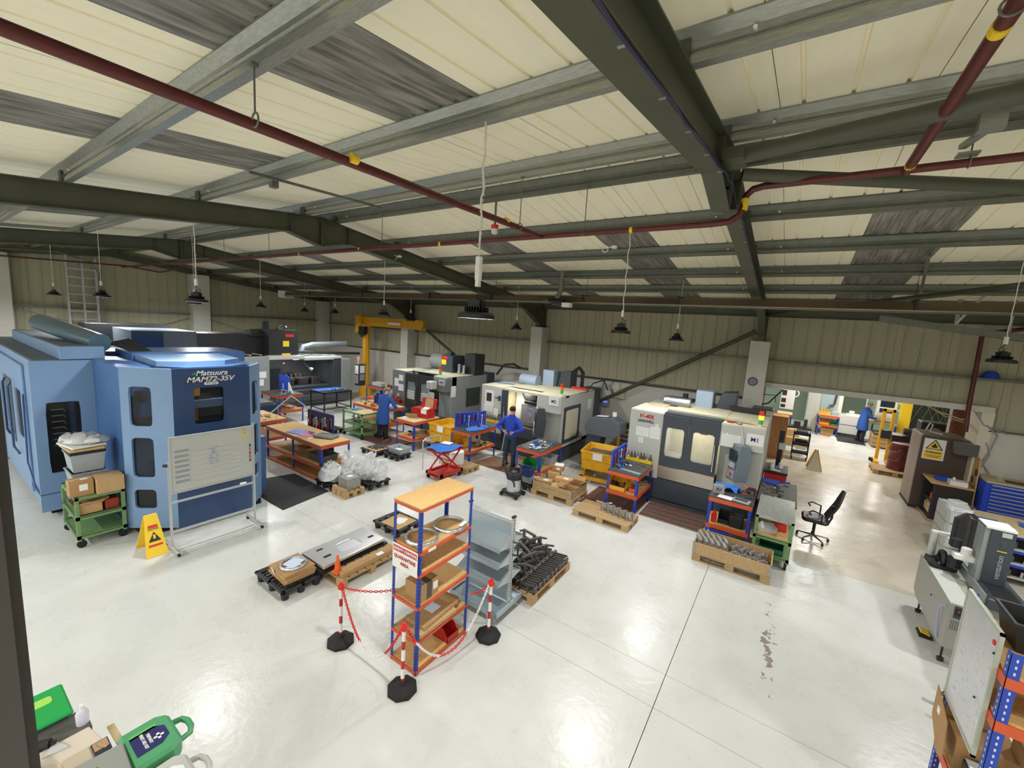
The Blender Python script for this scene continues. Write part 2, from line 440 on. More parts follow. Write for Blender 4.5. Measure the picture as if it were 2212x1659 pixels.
def meshpart(T, name, me, loc, rz=0.0):
    o = bpy.data.objects.new(name, me); C.objects.link(o); o.parent = T; o.location = loc; o.rotation_euler = (0, 0, rz); return o
x = -23.4
while x < EX:
    over = (x + 1.0 > -0.6 and x < 3.7)
    meshpart(WB, 'lining_panel', pm_door if over else pm_full, (x, WY, 0)); x += 1.02
part(WB, 'backing', MB().B(GX - .3, -0.62, WY + .03, WY + .3, 0, 5.0).B(-0.62, 3.97, WY + .03, WY + .3, 2.78, 5.0).B(3.97, EX, WY + .03, WY + .3, 0, 5.0), M_clad)
part(WB, 'plinth', MB().B(GX, -0.62, 14.34, WY + .03, 0, 2.26).B(3.97, EX, 14.34, WY + .03, 0, 2.26), M_block)
part(WB, 'plinth_capping', MB().B(GX, -1.0, 14.30, WY, 2.26, 2.285).B(4.0, EX, 14.30, WY, 2.26, 2.285), M_galvd)
part(WB, 'girt', MB().P([(14.26, 3.44), (14.5, 3.44), (14.5, 3.46), (14.28, 3.46), (14.28, 3.50), (14.26, 3.50)], 'x', GX, EX), M_galvd)
part(WB, 'eave_beam', MB().B(GX, EX, 14.14, 14.22, 4.73, 4.95).B(GX, EX, 14.08, 14.22, 4.73, 4.745), M_steel)
part(WB, 'door_lintel', MB().B(-0.64, 4.02, 14.30, 15.1, 2.72, 2.80).B(-0.64, 4.02, 14.26, 14.34, 2.70, 2.84), M_block)
part(WB, 'door_reveal', MB().B(3.84, 4.05, 14.30, 15.1, 0, 2.72), mat('cream_reveal', 'd6cdb8', .6))
def bricks(T, x0, x1, y0, y1, z0, z1, face_x=True):
    me = MB().B(-0.104, 0.104, -0.05, 0.05, -0.033, 0.033).mesh('brick', M_brick)
    k = 0; z = z0 + 0.035; n = 0
    while z < z1:
        u = (0.11 if k % 2 else 0.0)
        a0, a1 = (y0, y1) if face_x else (x0, x1); a = a0 + 0.105 + u
        while a < a1 - 0.06:
            o = bpy.data.objects.new('brick', me); C.objects.link(o); o.parent = T
            o.location = ((x1 - 0.045, a, z) if face_x else (a, y0 + 0.045, z)); o.rotation_euler = (0, 0, PI / 2 if face_x else 0); n += 1
            a += 0.223
        z += 0.075; k += 1
M_brick = mat('red_brick', '8a5138', 0.8, 0, 0.2, 3)
M_mortar = mat('mortar', '8d857a', 0.9)
part(WB, 'mortar_bed', MB().B(-0.72, -0.625, 14.5, 15.1, 0, 2.72).B(3.98, 4.3, 17.0, 17.25, 0, 2.9).B(4.05, 5.2, 15.05, 15.15, 0, 3.0), M_mortar)
bricks(WB, -0.72, -0.60, 14.5, 15.1, 0.9, 2.7, True)
bricks(WB, 3.98, 4.3, 16.96, 17.2, 0.9, 2.75, False)
# cables clipped along the plinth
part(WB, 'cable_run', MB().T([(x_ * 1.0, 14.27, 2.31 + 0.012 * math.sin(x_ * 2.1)) for x_ in range(-22, 0)], 0.014).T([(x_ * 1.0, 14.25, 2.345 + 0.01 * math.sin(x_ * 1.3)) for x_ in range(-18, 0)], 0.009)
     .T([(-5.2, 14.26, 2.33), (-5.3, 14.24, 2.1), (-5.15, 14.24, 1.75), (-4.95, 14.25, 1.7), (-4.85, 14.26, 1.85)], 0.012), M_black)
# ---- block column casings (courses of painted blocks)
def casing(T, cx, cy, w, d, z1):
    T2 = bpy.data.objects.new('column_casing', None); C.objects.link(T2); T2.parent = T; T2.location = (cx, cy, 0)
    me = MB().B(-w / 2, w / 2, -d / 2, d / 2, 0, 0.219).mesh('block', M_block); z = 0
    mo = part(T2, 'mortar_core', MB().B(-w / 2 + .006, w / 2 - .006, -d / 2 + .006, d / 2 - .006, 0, z1 - 0.01), M_block)
    while z < z1 - 0.1:
        o = bpy.data.objects.new('block', me); C.objects.link(o); o.parent = T2; o.location = (0, 0, z); z += 0.2237
    return T2
FR = [-0.85, -8.30, -15.75]
for fx in FR + [6.6]: casing(WB, fx, 14.13, 0.49, 0.60, 4.03)
# ---- gable wall
WL = sroot('wall_left')
M_cladg = M_clad
y = NX
while y < WY - 0.1:
    w = min(1.02, WY - y)
    me = panel_mesh(w, 3, 2.3, 6, 0.022, 0.022, 'lining_panel', M_cladg, zt=lambda q, y=y: roofz(y + q) - 0.02)
    meshpart(WL, 'lining_panel', me, (GX, y, 0), PI / 2); y += 1.02
part(WL, 'backing', MB().B(GX - .3, GX - .02, NX, WY, 0, 6.1), M_clad)
part(WL, 'plinth', MB().B(GX - .02, GX + 0.16, NX, WY - .2, 0, 2.3), M_block)
part(WL, 'plinth_capping', MB().B(GX, GX + 0.2, NX, WY - .2, 2.3, 2.325), M_galvd)
part(WL, 'girt', MB().B(GX, GX + 0.22, NX, WY - .2, 3.56, 3.58).B(GX + .2, GX + 0.22, NX, WY - .2, 3.58, 3.63), M_galvd)
for cy in (2.0, 8.0): casing(WL, GX + 0.26, cy, 0.5, 0.68, 5.4)
casing(WL, GX + 0.3, 14.1, 0.55, 0.6, 4.6)
part(WL, 'bracing_wire', MB().T([(GX + .24, 2.4, 3.5), (GX + .24, 7.6, 1.8)], 0.012, 5).T([(GX + .24, 7.6, 3.4), (GX + .24, 2.4, 1.6)], 0.012, 5).T([(GX + .24, 8.4, 3.4), (GX + .24, 13.6, 1.6)], 0.012, 5), M_galvd)
# ---- the two walls behind and beside the camera
WN = sroot('wall_near'); part(WN, 'cladding', MB().B(GX - .3, EX + .3, NX - .2, NX, 0, 5.2), mat('white_wall', 'e6e4dc', .6))
WE = sroot('wall_right'); part(WE, 'cladding', MB().B(EX, EX + .2, NX, WY + .3, 0, 6.1), MATS['white_wall'])
# ---- roof
CE = sroot('ceiling')
def roof_sheet(far, skyl):
    pr = ribprofile(1.014, 3, -0.026, 0.017); mb = MB()
    if skyl: pr = ribprofile(1.014, 6, -0.03, 0.02)
    ya, yb = (5.0, 14.6) if far else (5.0, NX)
    segs = [(ya, yb)]
    k = len(pr)
    za, zb = roofz(ya), roofz(yb)
    vs = [(x_, ya, za - o_) for x_, o_ in pr] + [(x_, yb, zb - o_) for x_, o_ in pr] + [(x_, ya, za - o_ + .01) for x_, o_ in pr] + [(x_, yb, zb - o_ + .01) for x_, o_ in pr]
    fs = []
    for i in range(k - 1): fs += [(i, i + 1, k + i + 1, k + i), (2 * k + i, 3 * k + i, 3 * k + i + 1, 2 * k + i + 1)]
    mb.add(vs, fs); return mb.mesh('roof_sheet', M_sheet)
def sky_sheet(ya, yb):
    pr = ribprofile(1.014, 6, -0.012, 0.03); k = len(pr); za, zb = roofz(ya), roofz(yb); mb = MB()
    vs = [(x_, ya, za - o_) for x_, o_ in pr] + [(x_, yb, zb - o_) for x_, o_ in pr]; vs += [(a, b, c + .01) for a, b, c in vs]
    fs = []
    for i in range(k - 1): fs += [(i, i + 1, k + i + 1, k + i), (2 * k + i, 3 * k + i, 3 * k + i + 1, 2 * k + i + 1)]
    return mb.add(vs, fs).mesh('rooflight_sheet', M_sky)
rs_f, rs_n = roof_sheet(True, False), roof_sheet(False, False)
def short_sheet(ya, yb):
    pr = ribprofile(1.014, 3, -0.026, 0.017); k = len(pr); za, zb = roofz(ya), roofz(yb); mb = MB()
    vs = [(x_, ya, za - o_) for x_, o_ in pr] + [(x_, yb, zb - o_) for x_, o_ in pr]; vs += [(a, b, c + .01) for a, b, c in vs]
    fs = []
    for i in range(k - 1): fs += [(i, i + 1, k + i + 1, k + i), (2 * k + i, 3 * k + i, 3 * k + i + 1, 2 * k + i + 1)]
    return mb.add(vs, fs).mesh('roof_sheet', M_sheet)
sk_f, sk_n = sky_sheet(6.98, 13.2), sky_sheet(2.92, -3.2)
sh_f1, sh_f2, sh_n1, sh_n2 = short_sheet(5.0, 6.98), short_sheet(13.2, 14.6), short_sheet(5.0, 2.92), short_sheet(-3.2, NX)
SKYF = [-21.0, -18.0, -13.58, -10.54, -6.50, -3.45, 0.62, 4.6]
SKYN = [-21.0, -18.0, -13.58, -10.54, -6.50, -3.45, 4.6]
def lay(skys, full, sky, s1, s2):
    x_ = -3.45 - 1.02 * 20; pos = []
    # sheets run in 1.02 m modules measured from the rooflight by the big frame
    x_ = -3.45 - 1.02 * 20
    while x_ < EX:
        hit = [q for q in skys if abs(q - x_) < 0.52]
        if hit:
            meshpart(CE, 'rooflight_sheet', sky, (x_, 0, 0)); meshpart(CE, 'roof_sheet', s1, (x_, 0, 0)); meshpart(CE, 'roof_sheet', s2, (x_, 0, 0))
        else: meshpart(CE, 'roof_sheet', full, (x_, 0, 0))
        x_ += 1.02
lay(SKYF, rs_f, sk_f, sh_f1, sh_f2); lay(SKYN, rs_n, sk_n, sh_n1, sh_n2)
part(CE, 'roof_outer_skin', MB().P([(5, 6.26), (14.8, 5.08), (14.8, 5.12), (5, 6.3), (NX - .2, 5.16), (NX - .2, 5.12)], 'x', GX - .3, EX + .3), M_clad)
# purlins: zed sections on cleats
def purlin(y, m):
    zt = roofz(y) - 0.006; zb = zt - 0.19; s = 1
    mb = MB(); t = 0.006
    mb.P([(y + .004, zt), (y - .062, zt), (y - .062, zt - .016), (y - .008, zt - .068), (y - .008, zb + .088), (y + .012, zb + .076), (y + .012, zb + .066), (y - .008, zb + .052), (y - .008, zb), (y + .065, zb), (y + .065, zb + .018), (y + .058, zb + .018), (y + .058, zb + t), (y, zb + t), (y, zb + .048), (y + .020, zb + .062), (y + .020, zb + .080), (y, zb + .092), (y, zt - .070), (y - .05, zt - .02), (y - .05, zt - t), (y + .004, zt - t)], 'x', GX, EX)
    return part(CE, 'purlin', mb, m)
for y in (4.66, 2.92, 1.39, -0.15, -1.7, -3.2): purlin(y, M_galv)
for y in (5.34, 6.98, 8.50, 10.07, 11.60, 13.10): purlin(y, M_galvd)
for fx in FR:
    mb = MB()
    for y in (4.66, 2.92, 1.39, -0.15, 5.34, 6.98, 8.50, 10.07, 11.60, 13.10):
        mb.B(fx - .07, fx + .07, y - .03, y - .02, roofz(y) - .2, roofz(y) - .02)
    part(CE, 'purlin_cleats', mb, M_steel)
bo = MB()
for fx in FR:
    for y in (4.66, 2.92, 1.39, 5.34, 6.98, 8.50, 10.07, 11.60):
        for dx_ in (-.38, .42): bo.C((fx + dx_, y - .03, roofz(y) - .1), (fx + dx_, y, roofz(y) - .1), .012, n=8)
part(CE, 'purlin_bolt', bo, M_white, kind='stuff')
# portal frame rafters
def rafter(fx, w=0.175):
    R = bpy.data.objects.new('rafter', None); C.objects.link(R); R.parent = CE; R.location = (fx, 0, 0)
    def zt(y): return 5.93 - 0.12 * abs(y - 5)
    def zb(y): return 5.60 - 0.12 * abs(y - 5)
    hw = w / 2; t = 0.014
    for s, ye, nm in ((1, 13.95, 'far'), (-1, -3.95, 'near')):
        a = 5.0
        web = [(a, zt(a) - t), (ye, zt(ye) - t), (ye, zb(ye)), (5 + s * 7.86, zb(5 + s * 7.86)), (5 + s * .62, zb(5.62)), (a, 5.36)]
        part(R, 'web', MB().P(web, 'x', -.006, .006), M_steel)
        fl = MB().P([(a, zt(a)), (ye, zt(ye)), (ye, zt(ye) - t), (a, zt(a) - t)], 'x', -hw, hw)
        fl.P([(5 + s * .62, zb(5.62)), (5 + s * 8.95, zb(13.95)), (5 + s * 8.95, zb(13.95) - t), (5 + s * .62, zb(5.62) - t)], 'x', -hw, hw)
        fl.P([(a, 5.36), (5 + s * .66, zb(5.66)), (5 + s * .66, zb(5.66) - t), (a, 5.345)], 'x', -hw, hw)
        part(R, 'flange', fl, M_steel)
        h = [(5 + s * 7.86, zb(12.86)), (5 + s * 8.95, zb(13.95)), (5 + s * 8.95, 4.05), (5 + s * 8.86, 4.17)]
        hm = MB().P(h, 'x', -.006, .006).P([h[0], h[3], (h[3][0], h[3][1] - t), (h[0][0], h[0][1] - t)], 'x', -hw, hw)
        part(R, 'haunch', hm, M_steel)
    st = MB().B(-hw, hw, 4.985, 5.015, 5.36, 5.93)
    for yy in (5.62, 4.38, 12.86): st.B(-hw + .005, hw - .005, yy - .006, yy + .006, zb(yy), zt(yy) - t)
    for yy in (4.9, 5.1):
        for zz in (5.45, 5.56, 5.67, 5.78): st.C((-.05, yy, zz), (.05, yy, zz), .014, n=6) if False else st.C((.05, 4.97, zz), (.05, 5.03, zz), .014, n=6)
    part(R, 'stiffener', st, M_steel)
    cl = MB()
    for k in range(12):
        yy = 1.2 + 0.62 * k
        if abs(yy - 5) > .7: cl.B(hw - .03, hw + .008, yy - .010, yy + .010, zb(yy) - t - .006, zb(yy) - t)
    if fx == FR[0]: part(R, 'cable_clip', cl, M_galv)
    return R
for fx in FR + [6.6]: rafter(fx)
part(CE, 'gable_rafter', MB().P([(5, 5.95), (14.2, 4.85), (14.2, 4.65), (5, 5.72), (NX, 4.6), (NX, 4.8)], 'x', GX + .05, GX + .25), M_steel)
colm = MB()
for fx in FR + [6.6]:
    colm.B(fx - .085, fx + .085, 13.86, 13.875, 4.0, 4.9).B(fx - .085, fx + .085, 14.36, 14.375, 4.0, 4.95).B(fx - .006, fx + .006, 13.87, 14.37, 4.0, 4.95)
part(WB, 'steel_stanchion', colm, M_steel)
# purple data cable and black cable clipped under the near frame
part(CE, 'data_cable', MB().T([(FR[0] + .10 + .01 * math.sin(i * 1.9), 0.2 + i * .3, 5.60 - .12 * abs(0.2 + i * .3 - 5) - .01 - .012 * (i % 2)) for i in range(17)] + [(FR[0] + .12, 5.5, 5.40), (FR[0] + .12, 6.0, 5.45)] + [(FR[0] + .10, 6.3 + i * .35, 5.60 - .12 * (1.3 + i * .35) - .012 - .01 * (i % 2)) for i in range(20)], 0.007, 6), mat('violet_cable', '33335c', 0.5))
part(CE, 'black_cable', MB().T([(FR[0] + .085, 0.2 + i * .3, 5.60 - .12 * abs(0.2 + i * .3 - 5) + .015) for i in range(16)], 0.016, 6), M_black)
# bracing
part(CE, 'wind_brace', MB().C((-.70, 4.45, 5.66), (6.5, 2.35, 5.42), .066, n=16).B(-.78, -.6, 4.3, 4.6, 5.60, 5.7), M_steel, smooth=True)
part(CE, 'wind_brace', MB().C((-.70, 5.10, 5.72), (6.5, 8.05, 5.30), .062, n=16), M_steel, smooth=True)
part(CE, 'wind_brace', MB().C((3.4, 9.2, 5.2), (-.8, 13.6, 4.75), .05, n=12), M_steel, smooth=True)
part(WB, 'wall_brace', MB().C((-1.0, 13.98, 4.30), (-8.0, 14.1, 0.06), .062, n=10), M_steel, smooth=True)
part(WB, 'wall_brace', MB().C((-15.45, 13.98, 4.10), (-9.6, 14.1, 0.9), .062, n=10), M_steel, smooth=True)
part(CE, 'roof_strut', MB().C((-5.73, 2.55, 5.64), (-6.10, 4.8, 5.84), .022, n=4).B(-6.0, -5.9, 2.9, 2.98, 5.60, 5.68), M_galvd)
part(CE, 'roof_strut', MB().T([(1.5, 9.0, 5.5), (1.9, 11.5, 5.15)], .03, 4), M_galvd)
# sprinkler pipework
SP = thing('sprinkler_pipework', 'dark red sprinkler pipes with yellow bands hung below the roof', 'pipework', (-3.2, 5.3, 5.3))
def pathbend(pts): return pts
part(SP, 'main_pipe', MB(SP).T([(-22.8, 5.3, 5.34), (-0.98, 5.3, 5.29), (-.80, 5.3, 5.30), (-.70, 5.3, 5.36), (-.67, 5.3, 5.46), (-.66, 5.3, 5.56), (-.60, 5.3, 5.62), (-.5, 5.3, 5.64), (7.8, 5.3, 5.64)], .036, 12), M_pipe, smooth=True)
part(SP, 'branch_pipe', MB(SP).T([(-2.86, -3.0, 5.02), (-3.2, 5.28, 5.29)], .036, 12), M_pipe, smooth=True)
part(SP, 'branch_pipe', MB(SP).T([(.60, -3.0, 5.45), (.62, 5.28, 5.62)], .040, 12), M_pipe, smooth=True)
part(SP, 'branch_pipe', MB(SP).T([(-22.8, 1.5, 5.22), (-22.8, 5.4, 5.40), (-22.8, 6.5, 5.30), (-20.0, 6.3, 5.36)], .03, 8), M_pipe, smooth=True)
for (a, b, c, z1, ax_) in ((-2.97, 1.36, 5.17, 5.49, 'y'), (-3.14, 4.62, 5.27, 5.88, 'y'), (-2.55, 5.3, 5.3, 5.9, 'x'), (-6.73, 5.3, 5.3, 5.9, 'x'), (-11.0, 5.3, 5.3, 5.9, 'x'), (-13.5, 5.3, 5.3, 5.9, 'x'), (1.02, 5.3, 5.64, 5.84, 'x'), (.6, 2.92, 5.56, 5.69, 'y')):
    part(SP, 'hanger', MB(SP).C((a, b, c + .04), (a, b, z1), .006, n=6).TO((a, b, c), .042, .006, ax=ax_, n=14).B(a - .02, a + .02, b - .02, b + .02, z1 - .015, z1 + .005), M_galvd)
for (a, b, c, d) in ((-3.02, 2.1, 5.205, 'y'), (-3.16, 4.35, 5.283, 'y'), (-5.2, 5.3, 5.3, 'x'), (-7.4, 5.3, 5.31, 'x'), (-9.6, 5.3, 5.31, 'x'), (-1.9, 5.3, 5.292, 'x'), (.61, 3.1, 5.568, 'y'), (.62, 5.1, 5.617, 'y'), (-.665, 5.3, 5.47, 'z')):
    v = {'x': (.02, 0, 0), 'y': (0, .03, 0), 'z': (0, 0, .06)}[d]
    part(SP, 'marker_band', MB(SP).C((a - v[0], b - v[1], c - v[2]), (a + v[0], b + v[1], c + v[2]), .0405 if a > 0 else .0368, n=16), M_yelb, label='yellow marker band')
# slotted strut brackets holding the east pipe
part(SP, 'strut_bracket', MB(SP).RB((1.00, 5.1, 5.78), (.05, .42, .04), rz=0.2).B(.93, 1.07, 5.25, 5.36, 5.70, 5.72).B(.95, 1.1, 4.86, 4.96, 5.74, 5.9), M_galv)
solo('wall_sprinkler_pipe', 'dark red pipe running down the wall above the right end of the doorway', 'pipe', MB((3.55, 14.2, 2.9)).T([(4.4, 14.2, 4.72), (3.87, 14.18, 4.60), (3.62, 14.18, 4.55), (3.53, 14.18, 4.46), (3.57, 14.18, 2.75), (3.6, 14.16, 2.2)], .045, 10), M_pipe, smooth=True)
# ================================================================ HANGING THINGS
H = thing('radiant_heater', 'long brown radiant tube heater with bright lower edges running the length of the hall', 'heater', (-0.8, 10.0, 4.7))
h = MB(H).P([(9.80, 4.70), (9.86, 4.84), (10.14, 4.84), (10.20, 4.70), (10.21, 4.70), (10.15, 4.85), (9.85, 4.85), (9.79, 4.70)], 'x', -19.0, 6.8)
part(H, 'reflector', h, mat('heater_brown', '5e5140', 0.35, 0.4))
part(H, 'edge_strip', MB(H).B(-19, 6.8, 9.775, 9.80, 4.685, 4.705).B(-19, 6.8, 10.20, 10.225, 4.685, 4.705), mat('bright_edge', 'b9b8a8', 0.2, 0.9))
part(H, 'tube', MB(H).C((-19, 9.92, 4.76), (6.8, 9.92, 4.76), .04, n=10).C((-19, 10.08, 4.76), (6.8, 10.08, 4.76), .04, n=10), mat('heater_tube', '3a2f26', 0.5, 0.5), smooth=True)
part(H, 'burner_box', MB(H).B(-19.5, -19.0, 9.75, 10.2, 4.62, 4.90).B(-19.52, -19.5, 9.8, 9.95, 4.84, 4.86).B(-19.5, -18.9, 9.8, 10.15, 4.60, 4.62), M_white, bev=.01, label='white burner box')
hb = MB(H)
for x_ in (-17, -13.5, -10, -7.5, -4.6, -2.3, 1.6, 4.2):
    hb.B(x_ - .02, x_ + .02, 9.78, 9.80, 4.70, 4.88).B(x_ - .02, x_ + .02, 10.2, 10.22, 4.70, 4.88).B(x_ - .02, x_ + .02, 9.78, 10.22, 4.88, 4.895).C((x_, 10.0, 4.89), (x_, 10.03, roofz(10.05) - .2), .005, n=4)
part(H, 'hanger', hb, M_black)
F = thing('extractor_fan_unit', 'grey vertical flue and small black fan motor behind the nearest hanging lamp', 'fan', (-5.1, 9.6, 4.85))
part(F, 'flue', MB(F).C((-5.1, 9.55, 4.95), (-5.1, 9.55, 5.45), .075, n=14), M_galvd, smooth=True)
part(F, 'elbow', MB(F).T([(-5.1, 9.55, 4.97), (-5.12, 9.52, 4.88), (-5.16, 9.5, 4.82), (-5.16, 9.5, 4.76)], .06, 10), M_galvd, smooth=True)
part(F, 'motor', MB(F).C((-5.28, 9.5, 4.70), (-4.98, 9.5, 4.66), .095, n=14).C((-5.4, 9.5, 4.72), (-5.28, 9.5, 4.70), .05, n=10), M_black, smooth=True)
part(F, 'control_box', MB(F).B(-4.98, -4.76, 9.42, 9.58, 4.55, 4.66), M_white)
part(F, 'support_rail', MB(F).B(-5.7, -4.6, 9.5, 9.54, 5.25, 5.28).T([(-5.6, 9.52, 4.68), (-5.45, 9.5, 4.74), (-5.3, 9.5, 4.7)], .012, 6), M_galvd)
# ---- high-bay lamps
def lamp_parts():
    hous = MB((0, 0, 0)).L([(0.02, .035), (.10, .035), (.175, .018), (.195, .0), (.195, -.042), (.188, -.042), (.176, .0), (.0, .0)], n=28)
    fins = MB((0, 0, 0))
    for i in range(14):
        fins.RB((0, 0, .055), (.26, .006, .045), rz=PI * i / 14)
    driver = MB((0, 0, 0)).B(-.075, .075, -.05, .05, .075, .15).B(-.085, -.07, -.03, .03, .03, .15).B(.07, .085, -.03, .03, .03, .15).C((0, 0, .15), (0, 0, .165), .05, n=12)
    ring = MB((0, 0, 0)).TO((0, 0, .19), .022, .005, ax='x', n=12, k=5).T([(0.03, 0, .15), (.075, 0, .165), (.085, 0, .20), (.03, 0, .235), (.0, 0, .27), (.0, 0, .30)], .0065, 6)
    face = MB((0, 0, 0)).C((0, 0, -.012), (0, 0, -.002), .165, n=28)
    con = MB((0, 0, 0)).B(-.022, .022, -.022, .022, .29, .42)
    return hous.mesh('housing', M_black), fins.mesh('heat_sink', M_black), driver.mesh('driver_box', M_black), ring.mesh('hook', M_black), face.mesh('lamp_face', M_lglow), con.mesh('plug_connector', M_white)
LP = lamp_parts()
LAB = ['nearest and largest round black high-bay lamp, on a twisted cream cord with chain', 'round black high-bay lamp on a wavy white cord over the brown pallet boxes',
       'round black high-bay lamp with glowing face right above the light blue machine', 'round black high-bay lamp above the left end of the yellow crane jib',
       'round black high-bay lamp near the wall beside the long sloping brace', 'round black high-bay lamp just left of the middle block column',
       'round black high-bay lamp in front of the yellow crane jib near its tip', 'small round black high-bay lamp beside the silver ladder rack',
       'small round black high-bay lamp above the big charcoal machine', 'small round black high-bay lamp at the far left in front of the gable wall',
       'smallest round black high-bay lamp beside the corner column, on its left', 'small round black high-bay lamp just right of the corner column', 'round black high-bay lamp at the far right above the doorway corner',
       'small black high-bay lamp half hidden behind the one over the light blue machine']
for i, (x, y, z) in enumerate(LAMPS_SEEN):
    T = thing('high_bay_lamp', LAB[i], 'lamp', (x, y, z + .01), 0.3 * i, 'high-bay lamps hanging from the roof'); T.scale = (.84, .84, .84)
    for nm, me in zip(('housing', 'heat_sink', 'driver_box', 'hook', 'lamp_face', 'plug_connector'), LP): meshpart(T, nm, me, (0, 0, 0))
    top = (roofz(y) - z - .2) / .84; cd = MB((0, 0, 0)); w = .012 if i < 2 else .004
    cd.T([(w * math.sin(k * 1.7 + i), w * math.cos(k * 2.3), .42 + (top - .42) * k / 14) for k in range(15)], .008 if i > 2 else .010, 6)
    if i in (0, 2):
        for k in range(26): cd.TO((.012 * math.sin(k), 0, .45 + (top - .5) * k / 26), .013, .004, ax='x' if k % 2 else 'y', n=8, k=4)
    part(T, 'cord', cd, M_cord)
    if i == 0: part(T, 'power_box', MB((0, 0, 0)).B(-.03, .03, -.03, .03, .36, .60), M_white, bev=.008)
# ceiling roses, detectors
for k, (x, y, z, lab) in enumerate([(-4.1, 5.35, 5.47, 'red and white smoke detector under the near sprinkler pipe'), (-5.7, 11.6, 4.95, 'small red and white detector under the far roof slope'), (4.2, 10.1, 5.15, 'white detector under the roof at far right')]):
    D = thing('smoke_detector', lab, 'detector', (x, y, z), 0, 'smoke detectors')
    part(D, 'base', MB((0, 0, 0)).C((0, 0, .0), (0, 0, .06), .05, .06, n=14), M_redb)
    part(D, 'sounder', MB((0, 0, 0)).L([(.0, -.075), (.03, -.075), (.05, -.06), (.052, -.04), (.04, -.035), (.052, -.03), (.052, 0), (0, 0)], n=16), M_white, smooth=True)
    part(D, 'mount', MB((0, 0, 0)).B(-.012, .012, -.012, .012, .06, roofz(y) - z - .18), M_galvd)
for k, (x, y, z, lab) in enumerate([(-2.78, 7.0, 5.42, 'white ceiling rose with a coiled cord over the tall wavy lamp cord'), (-2.3, 11.6, 4.93, 'small white ceiling rose under the far roof slope'), (-8.1, 6.9, 5.45, 'pale ceiling rose beside the second rafter')]):
    D = thing('ceiling_rose', lab, 'ceiling rose', (x, y, z), 0, 'ceiling roses on the purlins')
    part(D, 'socket', MB((0, 0, 0)).C((0, 0, 0), (0, 0, .04), .05, n=14), M_white)
    part(D, 'coiled_cord', MB((0, 0, 0)).TO((-.16, 0, .0), .055, .009, ax='y', n=16).T([(-.1, 0, .02), (-.05, 0, .03), (0, 0, .02)], .008, 6), M_cord)
# ---- grey cable tray and its strut at the right
TR = thing('cable_tray', 'grey metal cable tray hung at the upper right above the doorway wall', 'cable tray', (2.6, 12.0, 4.5))
part(TR, 'tray', MB(TR).P([(11.9, 0.0), (11.9, .12), (11.91, .12), (11.91, .01), (12.19, .01), (12.19, .12), (12.2, .12), (12.2, 0)], 'x', 1.4, 5.2).X(Matrix.Translation((0, 0, 4.80)) @ Matrix.Rotation(math.radians(7.5), 4, 'Y')), M_galvd)
part(TR, 'strut', MB(TR).B(2.56, 2.62, 11.98, 12.04, 4.55, 5.1).C((2.95, 11.9, 5.3), (2.55, 12.0, 4.55), .03, n=4).C((3.35, 12.05, 4.4), (3.35, 12.05, 5.1), .02, n=6), M_galv)
# ---- silver ladder rack on the gable
LD = thing('ladder_rack', 'tall silver ladder-type rack standing against the gable wall', 'ladder', (-22.9, 4.1, 2.3))
lm = MB(LD)
for y_ in (3.72, 4.14, 4.52): part(LD, 'rail', MB(LD).B(-22.94, -22.86, y_ - .03, y_ + .03, 1.2, 5.55), M_silv)
for k in range(14):
    z_ = 1.3 + k * .315
    part(LD, 'rung', MB(LD).C((-22.86, 3.72, z_), (-22.86, 4.52, z_), .024, n=8), M_silv)
part(LD, 'cable', MB(LD).T([(-22.85, 4.6, 1.5), (-22.85, 4.6, 5.0), (-22.8, 4.4, 5.4), (-22.6, 3.5, 5.6), (-22.3, 1.5, 5.4)], .02, 6).T([(-22.85, 4.66, 1.5), (-22.85, 4.66, 5.6)], .015, 6), M_galvd)
SG = thing('red_notice', 'small red rectangular notice on the gable wall cladding', 'sign', (GX + .05, 5.55, 2.98))
part(SG, 'plate', MB(SG).B(GX + .03, GX + .045, 5.42, 5.75, 2.88, 3.08), M_redb)
part(SG, 'print', MB(SG).B(GX + .045, GX + .049, 5.46, 5.62, 3.0, 3.03).B(GX + .045, GX + .049, 5.46, 5.6, 2.95, 2.97).B(GX + .045, GX + .049, 5.65, 5.72, 2.93, 3.0), M_white)
# ---- jib crane
CR = thing('jib_crane', 'yellow pillar jib crane standing near the wall behind the charcoal machine', 'crane', (-18.1, 13.4, 0))
part(CR, 'pillar', MB(CR).C((-18.1, 13.4, 0.3), (-18.1, 13.4, 3.6), .21, .17, n=8), M_yel)
part(CR, 'base_flange', MB(CR).C((-18.1, 13.4, 0), (-18.1, 13.4, 0.06), .42, n=8).C((-18.1, 13.4, 0.06), (-18.1, 13.4, 0.6), .36, .2, n=8), M_yel)
part(CR, 'jib_beam', MB(CR).P([(13.28, 3.55), (13.52, 3.55), (13.52, 3.59), (13.43, 3.60), (13.43, 3.93), (13.5, 3.94), (13.5, 3.98), (13.3, 3.98), (13.3, 3.94), (13.37, 3.93), (13.37, 3.60), (13.28, 3.59)], 'x', -18.5, -14.0), M_yel)
part(CR, 'head_box', MB(CR).B(-18.75, -18.3, 13.2, 13.6, 3.15, 4.05).B(-18.3, -17.9, 13.25, 13.55, 3.45, 3.6), M_yel, bev=.02)
part(CR, 'hoist', MB(CR).B(-18.25, -17.85, 13.05, 13.3, 3.15, 3.5).C((-18.05, 13.0, 3.2), (-18.05, 13.3, 3.2), .16, n=12).C((-18.05, 13.1, 2.95), (-18.05, 13.1, 3.1), .05, n=8), M_black, bev=.01)
part(CR, 'end_stop', MB(CR).B(-14.04, -13.98, 13.25, 13.55, 3.5, 3.66), M_yel)
part(CR, 'load_plate', MB(CR).B(-16.3, -15.4, 13.26, 13.28, 3.68, 3.80), M_white)
